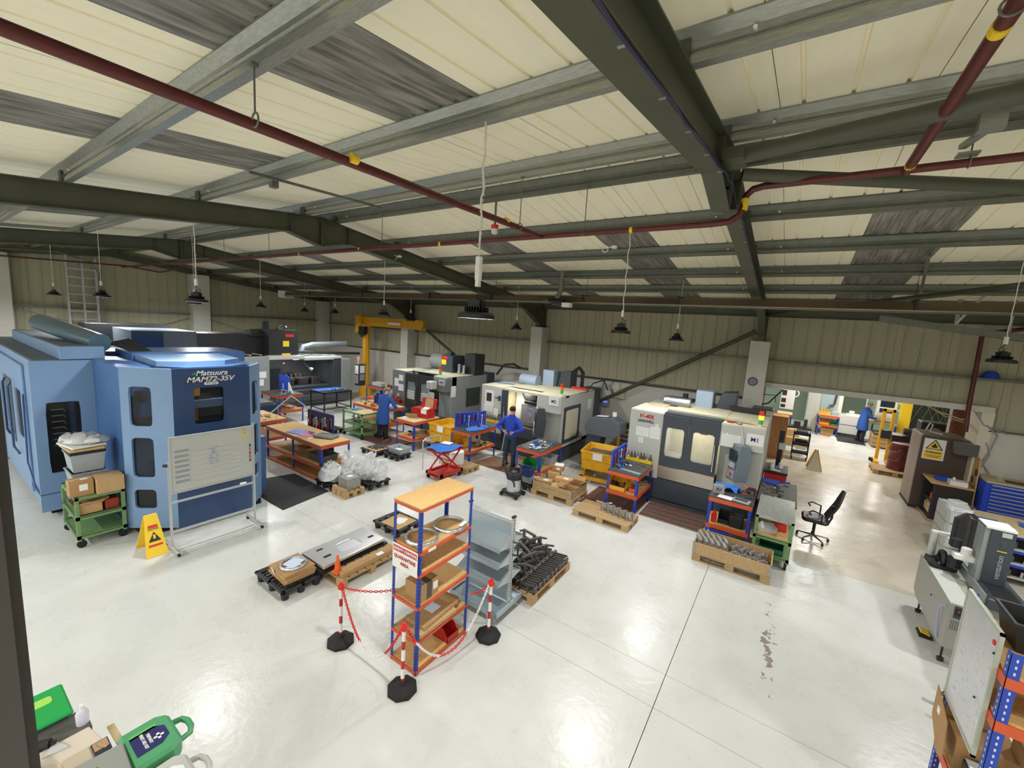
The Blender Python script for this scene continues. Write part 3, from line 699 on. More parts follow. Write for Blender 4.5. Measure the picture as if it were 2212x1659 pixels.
# ================================================================ MACHINES
# ---------- light blue / navy pallet-changer machine at the left
BM = thing('machining_centre', 'big light blue and navy enclosed machining centre at the left', 'machine', (-9.5, 2.5, 0))
Z1 = 2.92
# chamfered left door with three windows
chL = math.hypot(.62, .60)
def frameM(p0, p1):
    """local x runs p0->p1, local y inward"""
    d = Vector((p1[0] - p0[0], p1[1] - p0[1], 0)).normalized(); n = Vector((-d.y, d.x, 0))
    return Matrix(((d.x, n.x, 0, p0[0]), (d.y, n.y, 0, p0[1]), (0, 0, 1, 0), (0, 0, 0, 1)))
Mc = frameM((-9.15, 1.99), (-8.55, 2.52)); Lc = math.hypot(.6, .53)
cd = MB(BM)
for z0, z1, b0, b1 in ((0.10, .92, .46, .80), (.92, 1.84, 1.02, 1.72), (1.84, Z1, 1.92, 2.60)): cd.HP(0, Lc, z0, z1, .13, .47, b0, b1, .06, 0, .04)
part(BM, 'corner_door', cd.X(Mc), M_lblue)
part(BM, 'corner_glass', MB(BM).B(.1, .5, .04, .05, .42, .84).B(.1, .5, .04, .05, .98, 1.76).B(.1, .5, .04, .05, 1.88, 2.64).X(Mc), M_glassd)
part(BM, 'corner_interior', MB(BM).B(.05, .7, .06, .5, .2, .95, 0).B(.1, .6, .3, .5, 2.22, 2.36, 1).B(.30, .6, .25, .5, 1.2, 1.45, 1).B(.12, .3, .12, .3, 1.85, 2.05, 0).B(.15, .28, .1, .2, 2.3, 2.5, 2).X(Mc), [M_char, M_lblue, M_dark])
# navy front
fr = MB(BM).HP(2.52, 3.72, 1.62, Z1, 2.82, 3.28, 1.92, 2.57, .05, -8.55, -8.59, ax='x').B(-8.59, -8.55, 2.52, 3.72, 0.08, 1.62)
part(BM, 'front_panel', fr, M_nblue)
part(BM, 'front_glass', MB(BM).B(-8.605, -8.595, 2.8, 3.3, 1.9, 2.6), M_glassd)
part(BM, 'inner_shelf', MB(BM).B(-9.1, -8.7, 2.75, 3.35, 2.18, 2.32, 0).B(-9.3, -9.2, 2.6, 3.5, 1.8, 2.65, 1).B(-8.9, -8.75, 2.95, 3.15, 2.32, 2.42, 1), [M_lblue, M_char])
part(BM, 'amber_item', MB(BM).B(-8.74, -8.72, 2.83, 2.97, 2.40, 2.55).B(-8.74, -8.72, 2.83, 2.93, 1.95, 2.2), M_amber_item, label='amber item behind the window')  # plain amber colour, no glow of its own
part(BM, 'vent_grille', MB(BM).B(-8.55, -8.545, 2.95, 3.4, .84, .86).B(-8.55, -8.545, 2.95, 3.4, .80, .82).B(-8.55, -8.545, 2.95, 3.4, .76, .78).B(-8.55, -8.545, 2.95, 3.4, .72, .74), M_char)
bolts = MB(BM)
for y_, z_ in ((2.7, 2.68), (2.7, 1.8), (2.62, 1.55), (3.55, 1.8), (3.5, 1.72), (2.65, 2.2)): bolts.C((-8.55, y_, z_), (-8.545, y_, z_), .012, n=8)
part(BM, 'screw', bolts, M_char)
# far corner door and side
Mr = frameM((-8.55, 3.72), (-8.98, 4.10))
cr = MB(BM); Lr = math.hypot(.43, .38)
for z0, z1, b0, b1 in ((0.10, .96, .62, .9), (.96, 1.84, 1.05, 1.72), (1.84, Z1, 1.92, 2.60)): cr.HP(0, Lr, z0, z1, .12, .42, b0, b1, .06, 0, .04)
part(BM, 'far_corner_door', cr.X(Mr), M_lblue)
part(BM, 'far_corner_glass', MB(BM).B(.1, .45, .04, .05, .9, 2.64).X(Mr), M_glassd)
part(BM, 'side_body', MB(BM).B(-11.2, -8.98, 3.6, 4.10, .1, Z1 - .03).B(-11.2, -9.4, 2.6, 4.10, .1, Z1 - .05).B(-11.3, -9.15, 2.0, 2.5, .1, Z1 - .02).B(-9.9, -9.2, 4.1, 4.3, .1, 1.3), [M_mblue])
part(BM, 'plinth_dark', MB(BM).B(-11.2, -8.8, 2.1, 4.0, 0, .1).B(-16.8, -11.0, 1.35, 2.2, 0, .12), M_dark)
# hexagonal lid on the front unit
part(BM, 'lid', MB(BM).P([(-9.05, 2.45), (-8.7, 2.75), (-8.7, 3.5), (-8.95, 3.85), (-10.6, 3.95), (-10.9, 3.4), (-10.7, 2.5)], 'z', Z1 - .03, Z1 + .0), M_mblue)
part(BM, 'raised_ring', MB(BM).P([(-9.0 + 0, 2.45), (-8.85, 2.8), (-8.9, 3.45), (-9.15, 3.8), (-10.6, 3.9), (-10.7, 2.5)], 'z', Z1 + .0, Z1 + .09), M_lblue, label='bright blue raised ring on the lid')
part(BM, 'top_cover', MB(BM).B(-11.4, -10.3, 2.45, 4.4, Z1 - .1, Z1 + .12).B(-12.2, -11.3, 2.3, 4.6, 2.3, Z1 + .06), M_mblue, bev=.02)
# rear body
part(BM, 'tool_store_body', MB(BM).HP(1.21, 2.18, .12, 2.87, 1.36, 1.80, .82, 2.12, .04, -10.8, -10.86, ax='x').B(-17.0, -10.86, 1.24, 2.18, .16, 2.87), M_lblue)
part(BM, 'skirting', MB(BM).B(-16.9, -10.795, 1.205, 2.18, .44, .452), M_nblue)
part(BM, 'tool_window', MB(BM).B(-10.85, -10.84, 1.34, 1.82, .80, 2.14), M_glassd)
tl = MB(BM)
tl.B(-10.858, -10.855, 1.36, 1.8, .82, 2.12, 1)
for k in range(7):
    z_ = 1.98 - k * .11; tl.C((-10.85, 1.43, z_), (-10.85, 1.58, z_), .012, n=6).C((-10.85, 1.58, z_), (-10.85, 1.60, z_ - .05), .01, n=6)
tl.B(-10.856, -10.852, 1.66, 1.73, 1.4, 2.1, 2)
part(BM, 'tool_rack', tl, [M_galvd, M_char, M_mblue])
# long side toward the camera-left, with door recess and handles
part(BM, 'side_door', MB(BM).B(-14.6, -11.6, 1.20, 1.24, .3, 2.72).B(-16.9, -14.8, 1.20, 1.24, .16, 2.8), M_lblue, bev=.01)
part(BM, 'side_window', MB(BM).B(-13.9, -12.9, 1.185, 1.2, 1.0, 2.3).B(-12.4, -11.9, 1.185, 1.2, 1.3, 2.2), M_glassd)
part(BM, 'door_rail', MB(BM).T([(-13.3, 1.16, 2.3), (-13.3, 1.12, 2.2), (-13.3, 1.12, 1.2), (-13.3, 1.16, 1.1)], .02, 6).T([(-12.6, 1.16, 2.3), (-12.6, 1.12, 2.2), (-12.55, 1.12, 1.0), (-12.3, 1.16, .9)], .02, 6).T([(-11.5, 1.19, 2.2), (-11.5, 1.17, .9), (-11.1, 1.19, .55)], .014, 6), M_nblue)
part(BM, 'roof_top', MB(BM).B(-16.9, -10.85, 1.26, 2.16, 2.87, 2.885), mat('dark_blue_grey_top', '59616a', 0.5, 0, .1, 4))
part(BM, 'roof_duct', MB(BM).B(-16.0, -10.8, 1.58, 2.18, 2.885, 3.12), M_lblue, bev=.01)
part(BM, 'roof_duct_top', MB(BM).B(-15.98, -10.85, 1.6, 2.16, 3.12, 3.13), mat('dark_blue_grey_top', '59616a'))
part(BM, 'flue_pipe', MB(BM).C((-13.6, 1.75, 3.42), (-10.9, 2.15, 3.18), .17, n=20), mat('translucent_duct', '56707e', 0.3, 0.3, .1, 6), smooth=True, label='slanting grey-blue round duct')
hs = MB(BM)
for k in range(5): hs.T([(-11.2, 2.15 + .05 * k, 3.15), (-10.9, 2.35 + .05 * k, 3.16 + .02 * k), (-10.6, 2.6 + .05 * k, 3.02), (-10.5, 2.75 + .05 * k, 2.9)], .035, 8)
part(BM, 'hose', hs, M_black, smooth=True)
part(BM, 'rear_magazine', MB(BM).B(-14.5, -13.0, 3.1, 4.4, 2.7, 3.32, 0).B(-12.99, -12.98, 3.1, 3.7, 2.75, 3.3, 1).B(-15.2, -14.5, 2.6, 4.3, 2.9, 3.4, 2), [mat('magazine_grey', '6f7880', .5), M_nblue, M_char], bev=.01)
TW = MATS['white_plastic']
text(BM, 'Matsuura', .125, (-8.545, 3.10, 2.825), EAST, TW, shear=0.3, bold=.0015, sx=1.05)
text(BM, 'MAM72-35V', .125, (-8.545, 3.08, 2.715), EAST, TW, shear=0.3, bold=.002, sx=1.12)
part(BM, 'number_plate', MB(BM).P(rr(2.98, 3.2, 2.615, 2.665, .024), 'x', -8.549, -8.545), M_white)
text(BM, 'PC32', .045, (-8.543, 3.09, 2.64), EAST, M_nblue, sx=1.6)
lg = MB(BM)
for k in range(3): lg.P([(2.80 + k * .032, 2.80), (2.825 + k * .032, 2.80), (2.832 + k * .032, 2.83 + k * .015), (2.812 + k * .032, 2.84 + k * .015)], 'x', -8.55, -8.545)
part(BM, 'green_emblem', lg, M_greend)

# ---------- compact vertical machining centres facing the aisle
def cnc(T, X0, Y0, W_, H_, D_, cab, boxw, bodym, doorm, strip, open_door=False):
    """X0,Y0 = left front corner in world; cab/boxw = widths of left cabinet and right box"""
    X1 = X0 + W_; dl, dr = X0 + cab, X1 - boxw
    top = H_
    part(T, 'left_cabinet', MB(T).B(X0, dl, Y0, Y0 + 1.2, .55, top), bodym, bev=.015)
    part(T, 'right_cabinet', MB(T).B(dr, X1, Y0 + .0, Y0 + .55, top - .52, top).B(dr, X1, Y0 + .30, Y0 + 1.2, .45, top), bodym, bev=.015)
    part(T, 'rear_body', MB(T).B(X0 + .02, X1, Y0 + 1.2, Y0 + D_ * .72, .45, top - .02), bodym, bev=.01)
    part(T, 'electric_cabinet', MB(T).B(X1 - .5, X1 + .0, Y0 + D_ * .72, Y0 + D_ * .88, .3, top + .02).B(X0 + .1, X1 - .5, Y0 + D_ * .72, Y0 + D_ * .85, .3, top - .3), M_slate, bev=.01)
    part(T, 'base', MB(T).B(X0 + .02, X1, Y0 + .03, Y0 + D_ * .8, .06, .58).B(X0 + .1, X1 - .05, Y0 + .1, Y0 + D_ * .8, 0, .06), M_slate, bev=.01)
    part(T, 'top_dust', MB(T).B(X0 + .01, dl, Y0 + .01, Y0 + 1.2, top, top + .006).B(dr + .01, X1 - .01, Y0 + .01, Y0 + D_ * .7, top, top + .006).B(dl, dr, Y0 + .55, Y0 + D_ * .7, top - .02, top + .004), M_cream)
    if strip: part(T, 'kick_plate', MB(T).B(dl, dr, Y0 - .005, Y0 + .1, .60, .90).B(dl, dr, Y0 - .008, Y0, .70, .705).B(dl, dr, Y0 - .008, Y0, .80, .805), M_stain)
    return dl, dr
# M1
A1 = thing('milling_machine', 'pale grey milling machine with twin slate doors and a lit amber beacon, nearest the doorway', 'machine', (-1.73, 11.2, 0))
dl, dr = cnc(A1, -3.18, 10.12, 2.90, 2.17, 4.2, .81, .86, M_greyl, M_slate, True)
seam = -1.78
for a, b in ((dl, seam - .005), (seam + .005, dr)):
    d_ = part(A1, 'door', MB(A1).HP(a, b, .92, 2.16, a + .09, b - .09, 1.16, 1.86, .04, 10.10, 10.16), M_slate)
    part(d_, 'window_pane', MB(A1).B(a + .07, b - .07, 10.14, 10.15, 1.14, 1.88), M_glassc)
part(A1, 'door_head', MB(A1).B(dl, dr, 10.16, 10.6, 2.10, 2.2).B(dl, dr, 10.16, 10.2, 2.0, 2.16), M_slate)
part(A1, 'door_rail', MB(A1).B(-2.4, -.6, 10.5, 10.58, 2.19, 2.24), M_cream)
part(A1, 'interior', MB(A1).B(dl, dr, 11.2, 11.25, .9, 2.1, 0).B(dl + .05, dl + .4, 10.3, 10.8, 1.0, 1.12, 1).B(dl, dr, 10.3, 11.2, .88, .92, 1).B(-1.6, -1.45, 10.5, 10.7, 1.75, 2.1, 1), [M_cream, M_castg])
part(A1, 'handle', MB(A1).T([(-1.2, 10.1, 1.68), (-1.2, 10.05, 1.66), (-1.2, 10.05, 1.04), (-1.2, 10.1, 1.02)], .018, 8), M_chrome)
part(A1, 'coolant_tray', MB(A1).B(-3.05, -.4, 10.0, 10.15, .0, .05), M_slate)
area('machine_inner_light', (-1.75, 10.7, 2.05), 18, .3, (1, .93, .75))
text(A1, 'V-40L', .13, (-2.78, 10.113, 2.03), FRONT, M_red, shear=.35, bold=.004, sx=1.2)
text(A1, 'LEADWELL', .085, (-2.78, 10.113, 1.91), FRONT, M_ink, bold=.003, sx=.95)
def papers(T, Y, lst):
    for (x0, x1, z0, z1) in lst:
        mb = MB(T).B(x0, x1, Y - .004, Y - .001, z0, z1, 0)
        n = 5
        for k in range(n):
            zz = z1 - (z1 - z0) * (k + 1) / (n + 1.5); mb.B(x0 + .02, x1 - .03, Y - .0055, Y - .004, zz - .003, zz, 1)
        part(T, 'pinned_paper', mb, [M_paper, M_grey])
papers(A1, 10.12, [(-3.0, -2.68, 1.53, 1.75), (-2.66, -2.42, 1.52, 1.80), (-2.92, -2.8, 1.36, 1.5), (-2.55, -2.47, 1.80, 1.88)])
papers(A1, 10.12, [(-1.1, -.72, 1.68, 1.95), (-1.1, -.98, 1.95, 1.98)])
part(A1, 'number_sign', MB(A1).B(-.62, -.30, 10.11, 10.118, 1.80, 2.05), M_white)
text(A1, 'M1', .13, (-.46, 10.106, 1.925), FRONT, mat('sign_blue', '2a3f7e', .6), bold=.0015)
def beacon(T, x, y, z, lit=False):
    part(T, 'beacon', MB(T).C((x, y, z), (x, y, z + .05), .03, n=8, m=3).C((x, y, z + .05), (x, y, z + .15), .05, n=12, m=0).C((x, y, z + .15), (x, y, z + .24), .05, n=12, m=1).C((x, y, z + .24), (x, y, z + .34), .05, n=12, m=2), [M_grn_l, M_amber_on if lit else M_ora_l, M_red_l, M_white], label='stacked green, amber and red beacon')
beacon(A1, -.42, 10.5, 2.17, True)
# control pendant
def pendant(T, x, y, z, h=.8, w=.30, tilt=.0, col=None):
    col = col or M_slate
    m = Matrix.Translation((x, y, z)) @ Matrix.Rotation(math.radians(-52), 4, 'Z')
    # local: front face -y
    p = part(T, 'control_panel', MB(T).P([(0, 0), (.28, 0), (.34, h * .55), (.26, h), (0.05, h)], 'x', -w / 2, w / 2).X(m), col, bev=.01)
    s = MB(T); s.B(-w / 2 + .04, w / 2 - .05, -.006, .0, h * .55, h * .85, 0)
    s.B(-w / 2 + .04, w / 2 - .05, -.006, .0, h * .36, h * .50, 1)
    for i in range(4):
        for j in range(3): s.B(-w / 2 + .05 + i * .045, -w / 2 + .08 + i * .045, -.009, -.004, h * .37 + j * .04, h * .39 + j * .04, 2)
    s.B(-w / 2 + .04, w / 2 - .05, -.006, .0, h * .06, h * .30, 1)
    s.C((.02, -.03, h * .18), (.02, 0, h * .18), .03, n=10, m=3).C((-.05, -.02, h * .12), (-.05, 0, h * .12), .02, n=10, m=4)
    s.X(m); part(p, 'keypad', s, [M_screen, M_grey, M_white, M_redb, M_yelb])
    return p
pendant(A1, -.82, 10.0, .98, .80, .34, col=mat('pendant_blue_grey', '6b7782', 0.45))
part(A1, 'pendant_arm', MB(A1).C((-.6, 10.3, 1.4), (-.6, 10.5, 1.4), .05, n=8).T([(-.74, 10.12, 2.2), (-.70, 10.08, 2.0), (-.66, 10.04, 1.8), (-.68, 10.05, 1.7)], .012, 6), M_greyl)
# roof pieces
def cooler(T, x, y, z):
    part(T, 'cover_box', MB(T).B(x, x + .42, y, y + .5, z, z + .56), mat('cover_blue_grey', '9fb0c4', .4, 0.1), bev=.01, label='blue-grey sheet cover box')
    part(T, 'cover_wedge', MB(T).P([(x + .45, z), (x + .95, z), (x + .95, z + .6), (x + .60, z + .55)], 'y', y + .2, y + .7), M_slate, bev=.01)
cooler(A1, -2.05, 12.0, 2.05)
part(A1, 'roof_duct', MB(A1).C((-2.75, 11.6, 2.28), (-2.1, 11.6, 2.28), .13, n=14), mat('foil_duct', 'c0c2c4', .25, .9, bump=.6, bscale=30), smooth=True, label='silver foil duct')
part(A1, 'card_on_roof', MB(A1).B(-3.0, -2.55, 11.0, 11.4, 2.17, 2.2), M_ply)
part(A1, 'black_cover', MB(A1).B(-2.95, -2.2, 12.3, 13.0, 2.17, 2.23), M_black)
part(A1, 'black_pot', MB(A1).C((-2.35, 12.2, 2.2), (-2.35, 12.2, 2.45), .07, n=10), M_black)
part(A1, 'black_bar', MB(A1).B(-1.2, -.4, 12.0, 12.1, 2.2, 2.32), M_black)
part(A1, 'air_gun_cord', MB(A1).T([(-.98, 10.35, 2.19), (-.9, 10.3, 2.21), (-.8, 10.25, 2.185), (-.75, 10.35, 2.19)], .01, 5), M_black)
part(A1, 'air_gun', MB(A1).B(-1.05, -.92, 10.28, 10.34, 2.185, 2.21), M_redb)
# M2
A2 = thing('milling_machine', 'pale grey milling machine with open door and a polished disc inside, before the man', 'machine', (-6.8, 11.6, 0))
dl, dr = cnc(A2, -8.28, 10.6, 2.90, 2.06, 3.4, .86, .80, M_greyl, M_slate, False)
part(A2, 'open_door', MB(A2).B(dl - .02, dl + .22, 10.55, 10.60, .95, 2.0), M_slate, bev=.008)
part(A2, 'door_handle', MB(A2).T([(dl + .14, 10.55, 1.5), (dl + .14, 10.50, 1.48), (dl + .14, 10.50, 1.1), (dl + .14, 10.55, 1.08)], .014, 6), M_chrome)
part(A2, 'chamber', MB(A2).B(dl, dr, 11.7, 11.75, .8, 2.04, 0).B(dl, dl + .02, 10.6, 11.7, .9, 2.04, 0).B(dl, dr, 10.7, 11.7, .72, .78, 1).B(dl, dr, 10.6, 10.68, .6, .92, 2), [mat('chamber_cream', 'c2b592', .5), M_castg, M_slate])
part(A2, 'spindle_head', MB(A2).B(-6.9, -6.45, 11.0, 11.6, 1.75, 2.04, 0).C((-6.62, 11.2, 1.55), (-6.62, 11.2, 1.78), .1, n=12, m=0).B(-6.8, -6.4, 10.9, 11.05, 1.62, 1.7, 0), M_black)
part(A2, 'fixture_plate', MB(A2).B(-7.02, -6.32, 11.10, 11.14, .88, 1.55, 0), M_alu)
part(A2, 'polished_disc', MB(A2).C((-6.72, 11.04, 1.2), (-6.72, 11.10, 1.2), .26, n=28).C((-6.72, 11.0, 1.2), (-6.72, 11.04, 1.2), .11, n=20), M_alu, smooth=True, label='round polished disc clamped on the plate')
part(A2, 'splash_sheet', MB(A2).P([(dl + .05, .95), (dl + .42, .92), (dl + .48, 1.5), (dl + .25, 1.85), (dl + .05, 1.95)], 'y', 11.3, 11.33), M_white)
part(A2, 'table_way', MB(A2).B(-7.1, -6.25, 10.95, 11.35, .78, .86), M_iron)
area('machine_inner_light', (-6.8, 10.95, 1.97), 34, .25, (1, .95, .8))
part(A2, 'door_head', MB(A2).B(dl, dr, 10.62, 10.95, 1.98, 2.05), M_cream)
part(A2, 'kick_plate', MB(A2).B(dl, dr, 10.62, 10.72, .3, .6), M_char)
papers(A2, 10.6, [(-8.12, -7.78, 1.42, 1.9), (-8.15, -7.80, 1.22, 1.42), (-7.75, -7.58, .95, 1.35)])
part(A2, 'photo_print', MB(A2).B(-8.06, -7.86, 10.592, 10.596, 1.55, 1.82), M_ink)
text(A2, 'LEADWELL', .07, (-7.62, 10.593, 1.70), FRONT, M_ink, bold=.002, sx=.6)
part(A2, 'breaker_plate', MB(A2).B(-7.6, -7.5, 10.59, 10.6, 1.62, 1.78).B(-7.55, -7.48, 10.59, 10.6, 1.1, 1.2), M_slate)
part(A2, 'number_sign', MB(A2).B(-5.76, -5.44, 10.588, 10.596, 1.78, 2.02), M_white)
text(A2, 'M2', .13, (-5.60, 10.584, 1.90), FRONT, MATS['sign_blue'], bold=.0015)
part(A2, 'side_panel', MB(A2).B(-5.38, -5.375, 10.7, 12.3, .5, 2.0), M_greyl)
part(A2, 'side_window', MB(A2).HP(10.85, 11.95, .62, 1.72, 10.95, 11.85, .72, 1.62, .05, -5.375, -5.345, ax='x'), M_slate)
part(A2, 'side_pane', MB(A2).B(-5.372, -5.368, 10.94, 11.86, .7, 1.64), mat('milky_pane', 'd2cdb8', .25))
part(A2, 'clipboard', MB(A2).B(-5.375, -5.36, 12.55, 12.8, 1.45, 1.8), M_paper)
beacon(A2, -5.55, 10.95, 2.06, False)
pendant(A2, -6.15, 10.5, .75, .90, .32, col=mat('pendant_dark', '3d444c', 0.4))
cooler(A2, -7.0, 12.3, 2.04)
part(A2, 'roof_drum', MB(A2).C((-7.7, 12.1, 2.2), (-7.05, 12.1, 2.2), .2, n=16), mat('cover_blue_grey', '9fb0c4'), smooth=True)
part(A2, 'roof_cloth', MB(A2).RB((-7.9, 11.4, 2.07), (.6, .12, .02), rz=.2), M_bluecloth)
part(A2, 'cable_arch', MB(A2).T([(-6.2, 12.9, 2.1), (-6.15, 12.9, 2.6), (-5.95, 12.9, 2.75), (-5.8, 12.9, 2.6), (-5.8, 12.9, 2.1)], .06, 6).T([(-5.3, 12.2, 2.06), (-5.2, 12.4, 2.35), (-5.0, 12.8, 2.45), (-4.95, 13.1, 2.1)], .02, 6), M_black)
part(A2, 'mould_strip', MB(A2).B(-6.0, -5.45, 12.5, 12.6, 2.06, 2.14), M_redb)
# M12
A3 = thing('milling_machine', 'charcoal grey milling machine with black twin doors and a yellow warning label on top', 'machine', (-11.3, 11.6, 0))
dl, dr = cnc(A3, -12.62, 10.6, 2.76, 2.07, 3.2, .72, .62, M_greym, M_char, False)
part(A3, 'dark_sides', MB(A3).B(-12.64, dl, 10.59, 10.6, .5, 2.06).B(dr, -9.85, 10.59, 10.9, 1.58, 2.0), mat('machine_grey_front', '6f7474', .45))
sm = (dl + dr) / 2
for a, b in ((dl, sm - .01), (sm + .01, dr)):
    d_ = part(A3, 'door', MB(A3).HP(a, b, .75, 2.02, a + .1, b - .18, 1.05, 1.72, .03, 10.56, 10.60), M_char)
    w_ = MB(A3).B(a + .08, b - .16, 10.59, 10.595, 1.03, 1.74, 0)
    for k in range(5): w_.B(a + .1, b - .18, 10.583, 10.588, 1.08 + k * .065, 1.11 + k * .065, 1)
    part(d_, 'window_pane', w_, [mat('frosted_pane', '7e8990', .3), M_white])
    part(d_, 'handle', MB(A3).T([(b - .1, 10.56, 1.6), (b - .1, 10.5, 1.58), (b - .1, 10.5, .95), (b - .1, 10.56, .93)], .014, 6), M_chrome)
papers(A3, 10.59, [(-12.52, -12.3, 1.45, 1.75), (-12.3, -12.02, 1.3, 1.55), (-12.28, -12.05, 1.68, 1.9)])
part(A3, 'diamond_label', MB(A3).RB((-12.3, 10.58, 1.1), (.14, .004, .14), ry=PI / 4), M_white)
part(A3, 'number_sign', MB(A3).B(-10.2, -9.9, 10.575, 10.585, 1.78, 1.98), M_greyl)
text(A3, 'M12', .11, (-10.05, 10.57, 1.88), FRONT, MATS['sign_blue'], bold=.003)
part(A3, 'side_window', MB(A3).B(-9.86, -9.845, 11.7, 12.5, .9, 1.6), M_glassd)
part(A3, 'clipboard', MB(A3).B(-9.86, -9.84, 10.85, 11.1, 1.35, 1.75), M_paper)
part(A3, 'control_arm', MB(A3).B(-10.55, -10.25, 10.3, 10.58, 1.62, 1.9).B(-10.5, -10.28, 10.35, 10.5, 1.05, 1.5), M_greyl, bev=.03)
part(A3, 'rear_tank', MB(A3).C((-12.4, 12.6, 2.35), (-11.0, 12.6, 2.35), .34, n=18), M_greym, smooth=True)
part(A3, 'roof_head', MB(A3).B(-11.3, -10.7, 11.8, 12.5, 2.07, 2.72).B(-11.1, -10.9, 11.9, 12.1, 2.72, 2.86), M_slate, bev=.01)
part(A3, 'roof_block', MB(A3).B(-10.35, -9.85, 12.1, 12.7, 2.07, 2.85), M_char, bev=.01)
part(A3, 'warning_label', MB(A3).B(-11.26, -11.02, 11.79, 11.8, 2.36, 2.55), M_yelb)
part(A3, 'red_label', MB(A3).B(-11.28, -10.95, 11.79, 11.8, 2.58, 2.68), M_redb)
part(A3, 'valve_bank', MB(A3).C((-10.45, 11.9, 2.1), (-10.45, 11.9, 2.45), .07, n=10).C((-10.25, 11.95, 2.1), (-10.25, 11.95, 2.42), .07, n=10), M_chrome)
part(A3, 'cable', MB(A3).T([(-11.6, 12.2, 2.1), (-11.6, 12.2, 2.6), (-11.4, 12.2, 2.75), (-11.25, 12.2, 2.6)], .015, 5).T([(-9.4, 12.9, 2.1), (-9.2, 13.1, 2.5), (-8.9, 13.3, 2.55), (-8.7, 13.5, 2.4)], .04, 6), M_black)
part(A3, 'top_frame', MB(A3).B(dl, dr, 10.9, 11.0, 2.08, 2.12).B(dl + .1, dl + .16, 10.95, 11.7, 2.08, 2.11), M_greyl)
beacon(A3, -10.35, 10.8, 2.07, False)
# ---------- big charcoal gantry machine, its long front facing the aisle (+x)
G = thing('gantry_mill', 'very large charcoal gantry milling machine with an open bay at the far left', 'machine', (-18.0, 9.0, 0))
FX = -17.1
area('machine_inner_light', (-17.9, 9.8, 2.0), 22, .3, (1, .98, .95))  # light added inside the open bay to brighten it
part(G, 'front_frame', MB(G).B(FX - .5, FX, 8.15, 8.72, .45, 2.1).B(FX - .5, FX, 10.95, 11.35, .45, 2.05).B(FX - .5, FX, 8.72, 10.95, .45, .72), mat('front_charcoal', '3f4144', .4), bev=.02)
part(G, 'front_cover', MB(G).B(FX - .6, FX + .02, 5.0, 8.2, .45, 2.2), M_greym, bev=.03)
part(G, 'front_cover', MB(G).B(FX - .6, FX + .02, 11.35, 11.85, .45, 2.0), M_greym, bev=.03)
part(G, 'head_rail', MB(G).B(FX - .45, FX + .03, 8.15, 9.6, 2.04, 2.2).B(FX - .45, FX, 9.6, 11.4, 1.98, 2.12), M_greyl, bev=.02)
part(G, 'base', MB(G).B(FX - 3.5, FX - .02, 5.0, 11.8, .06, .50).B(FX - .03, FX + .04, 8.4, 11.2, .25, .5), mat('machine_dark_skirt', '55585c', .45), bev=.01)
part(G, 'plinth', MB(G).B(FX - 3.4, FX - .3, 5.2, 11.6, 0, .06), M_dark)
part(G, 'bay_back', MB(G).B(FX - 2.2, FX - 2.15, 8.2, 11.4, .5, 2.1).B(FX - 2.2, FX - .4, 8.2, 8.25, .5, 2.1).B(FX - 2.2, FX - .4, 11.3, 11.35, .5, 2.05), mat('bay_grey', '666b70', .5))
part(G, 'bed', MB(G).B(FX - 1.9, FX - .2, 8.6, 11.2, .5, .82), M_slate)
vz = MB(G)
for k in range(3): vz.B(FX - 1.1, FX - .7, 9.15 + k * .62, 9.55 + k * .62, .82, 1.10).B(FX - 1.0, FX - .8, 9.05 + k * .62, 9.7 + k * .62, 1.05, 1.14)
part(G, 'vice', vz, M_iron)
rb = MB(G)
for k in range(7): rb.B(FX - 2.0, FX - 1.2, 8.85 + k * .2, 8.92 + k * .2, .85, 1.25)
part(G, 'way_cover', rb, M_galvd)
part(G, 'door_handle', MB(G).B(FX, FX + .04, 8.78, 8.82, 1.0, 1.5).B(FX, FX + .04, 11.05, 11.09, 1.05, 1.5), M_chrome)
part(G, 'door_window', MB(G).B(FX - .01, FX + .006, 8.2, 8.6, .75, 1.7).B(FX + .02, FX + .03, 6.6, 7.62, .85, 1.8), M_glassd)
for q in ((7.72, 8.05, 1.35, 1.6), (7.75, 7.95, 1.05, 1.3), (5.9, 6.3, 2.0, 2.18)): part(G, 'notice', MB(G).B(FX + .02, FX + .03, *q), M_paper)
part(G, 'work_lamp', MB(G).C((FX - .3, 9.75, 1.85), (FX - .2, 9.95, 1.62), .012, n=6).C((FX - .2, 9.95, 1.62), (FX - .16, 10.05, 1.56), .05, .09, n=12), M_silv)
part(G, 'strip_lamp', MB(G).C((FX - .6, 9.45, 1.98), (FX - .6, 10.1, 1.98), .02, n=8), M_tube)
part(G, 'indicator', MB(G).C((FX - 1.5, 9.5, 1.72), (FX - 1.45, 9.5, 1.72), .03, n=8), M_redled)
# roof with ribs
part(G, 'roof', MB(G).B(FX - 3.4, FX - .1, 5.0, 8.2, 2.1, 2.2).B(FX - 3.4, FX - .4, 8.2, 11.6, 2.05, 2.12), M_greym)
rf = MB(G)
for k in range(16): rf.B(FX - 3.4, FX - .3, 5.2 + k * .4, 5.25 + k * .4, 2.2 if k < 8 else 2.12, 2.24 if k < 8 else 2.16)
part(G, 'roof_rib', rf, M_greyl)
part(G, 'cross_beam_housing', MB(G).B(FX - 2.6, FX - 1.0, 5.9, 8.6, 2.2, 3.0), M_char, bev=.02)
part(G, 'spindle_housing', MB(G).B(FX - 1.4, FX - .35, 8.35, 9.55, 2.1, 3.22).B(FX - 1.35, FX - .9, 7.9, 8.4, 2.9, 3.2), M_char, bev=.02)
part(G, 'spindle_motor', MB(G).C((FX - 1.0, 8.55, 3.22), (FX - 1.0, 8.55, 3.55), .15, n=14), M_black)
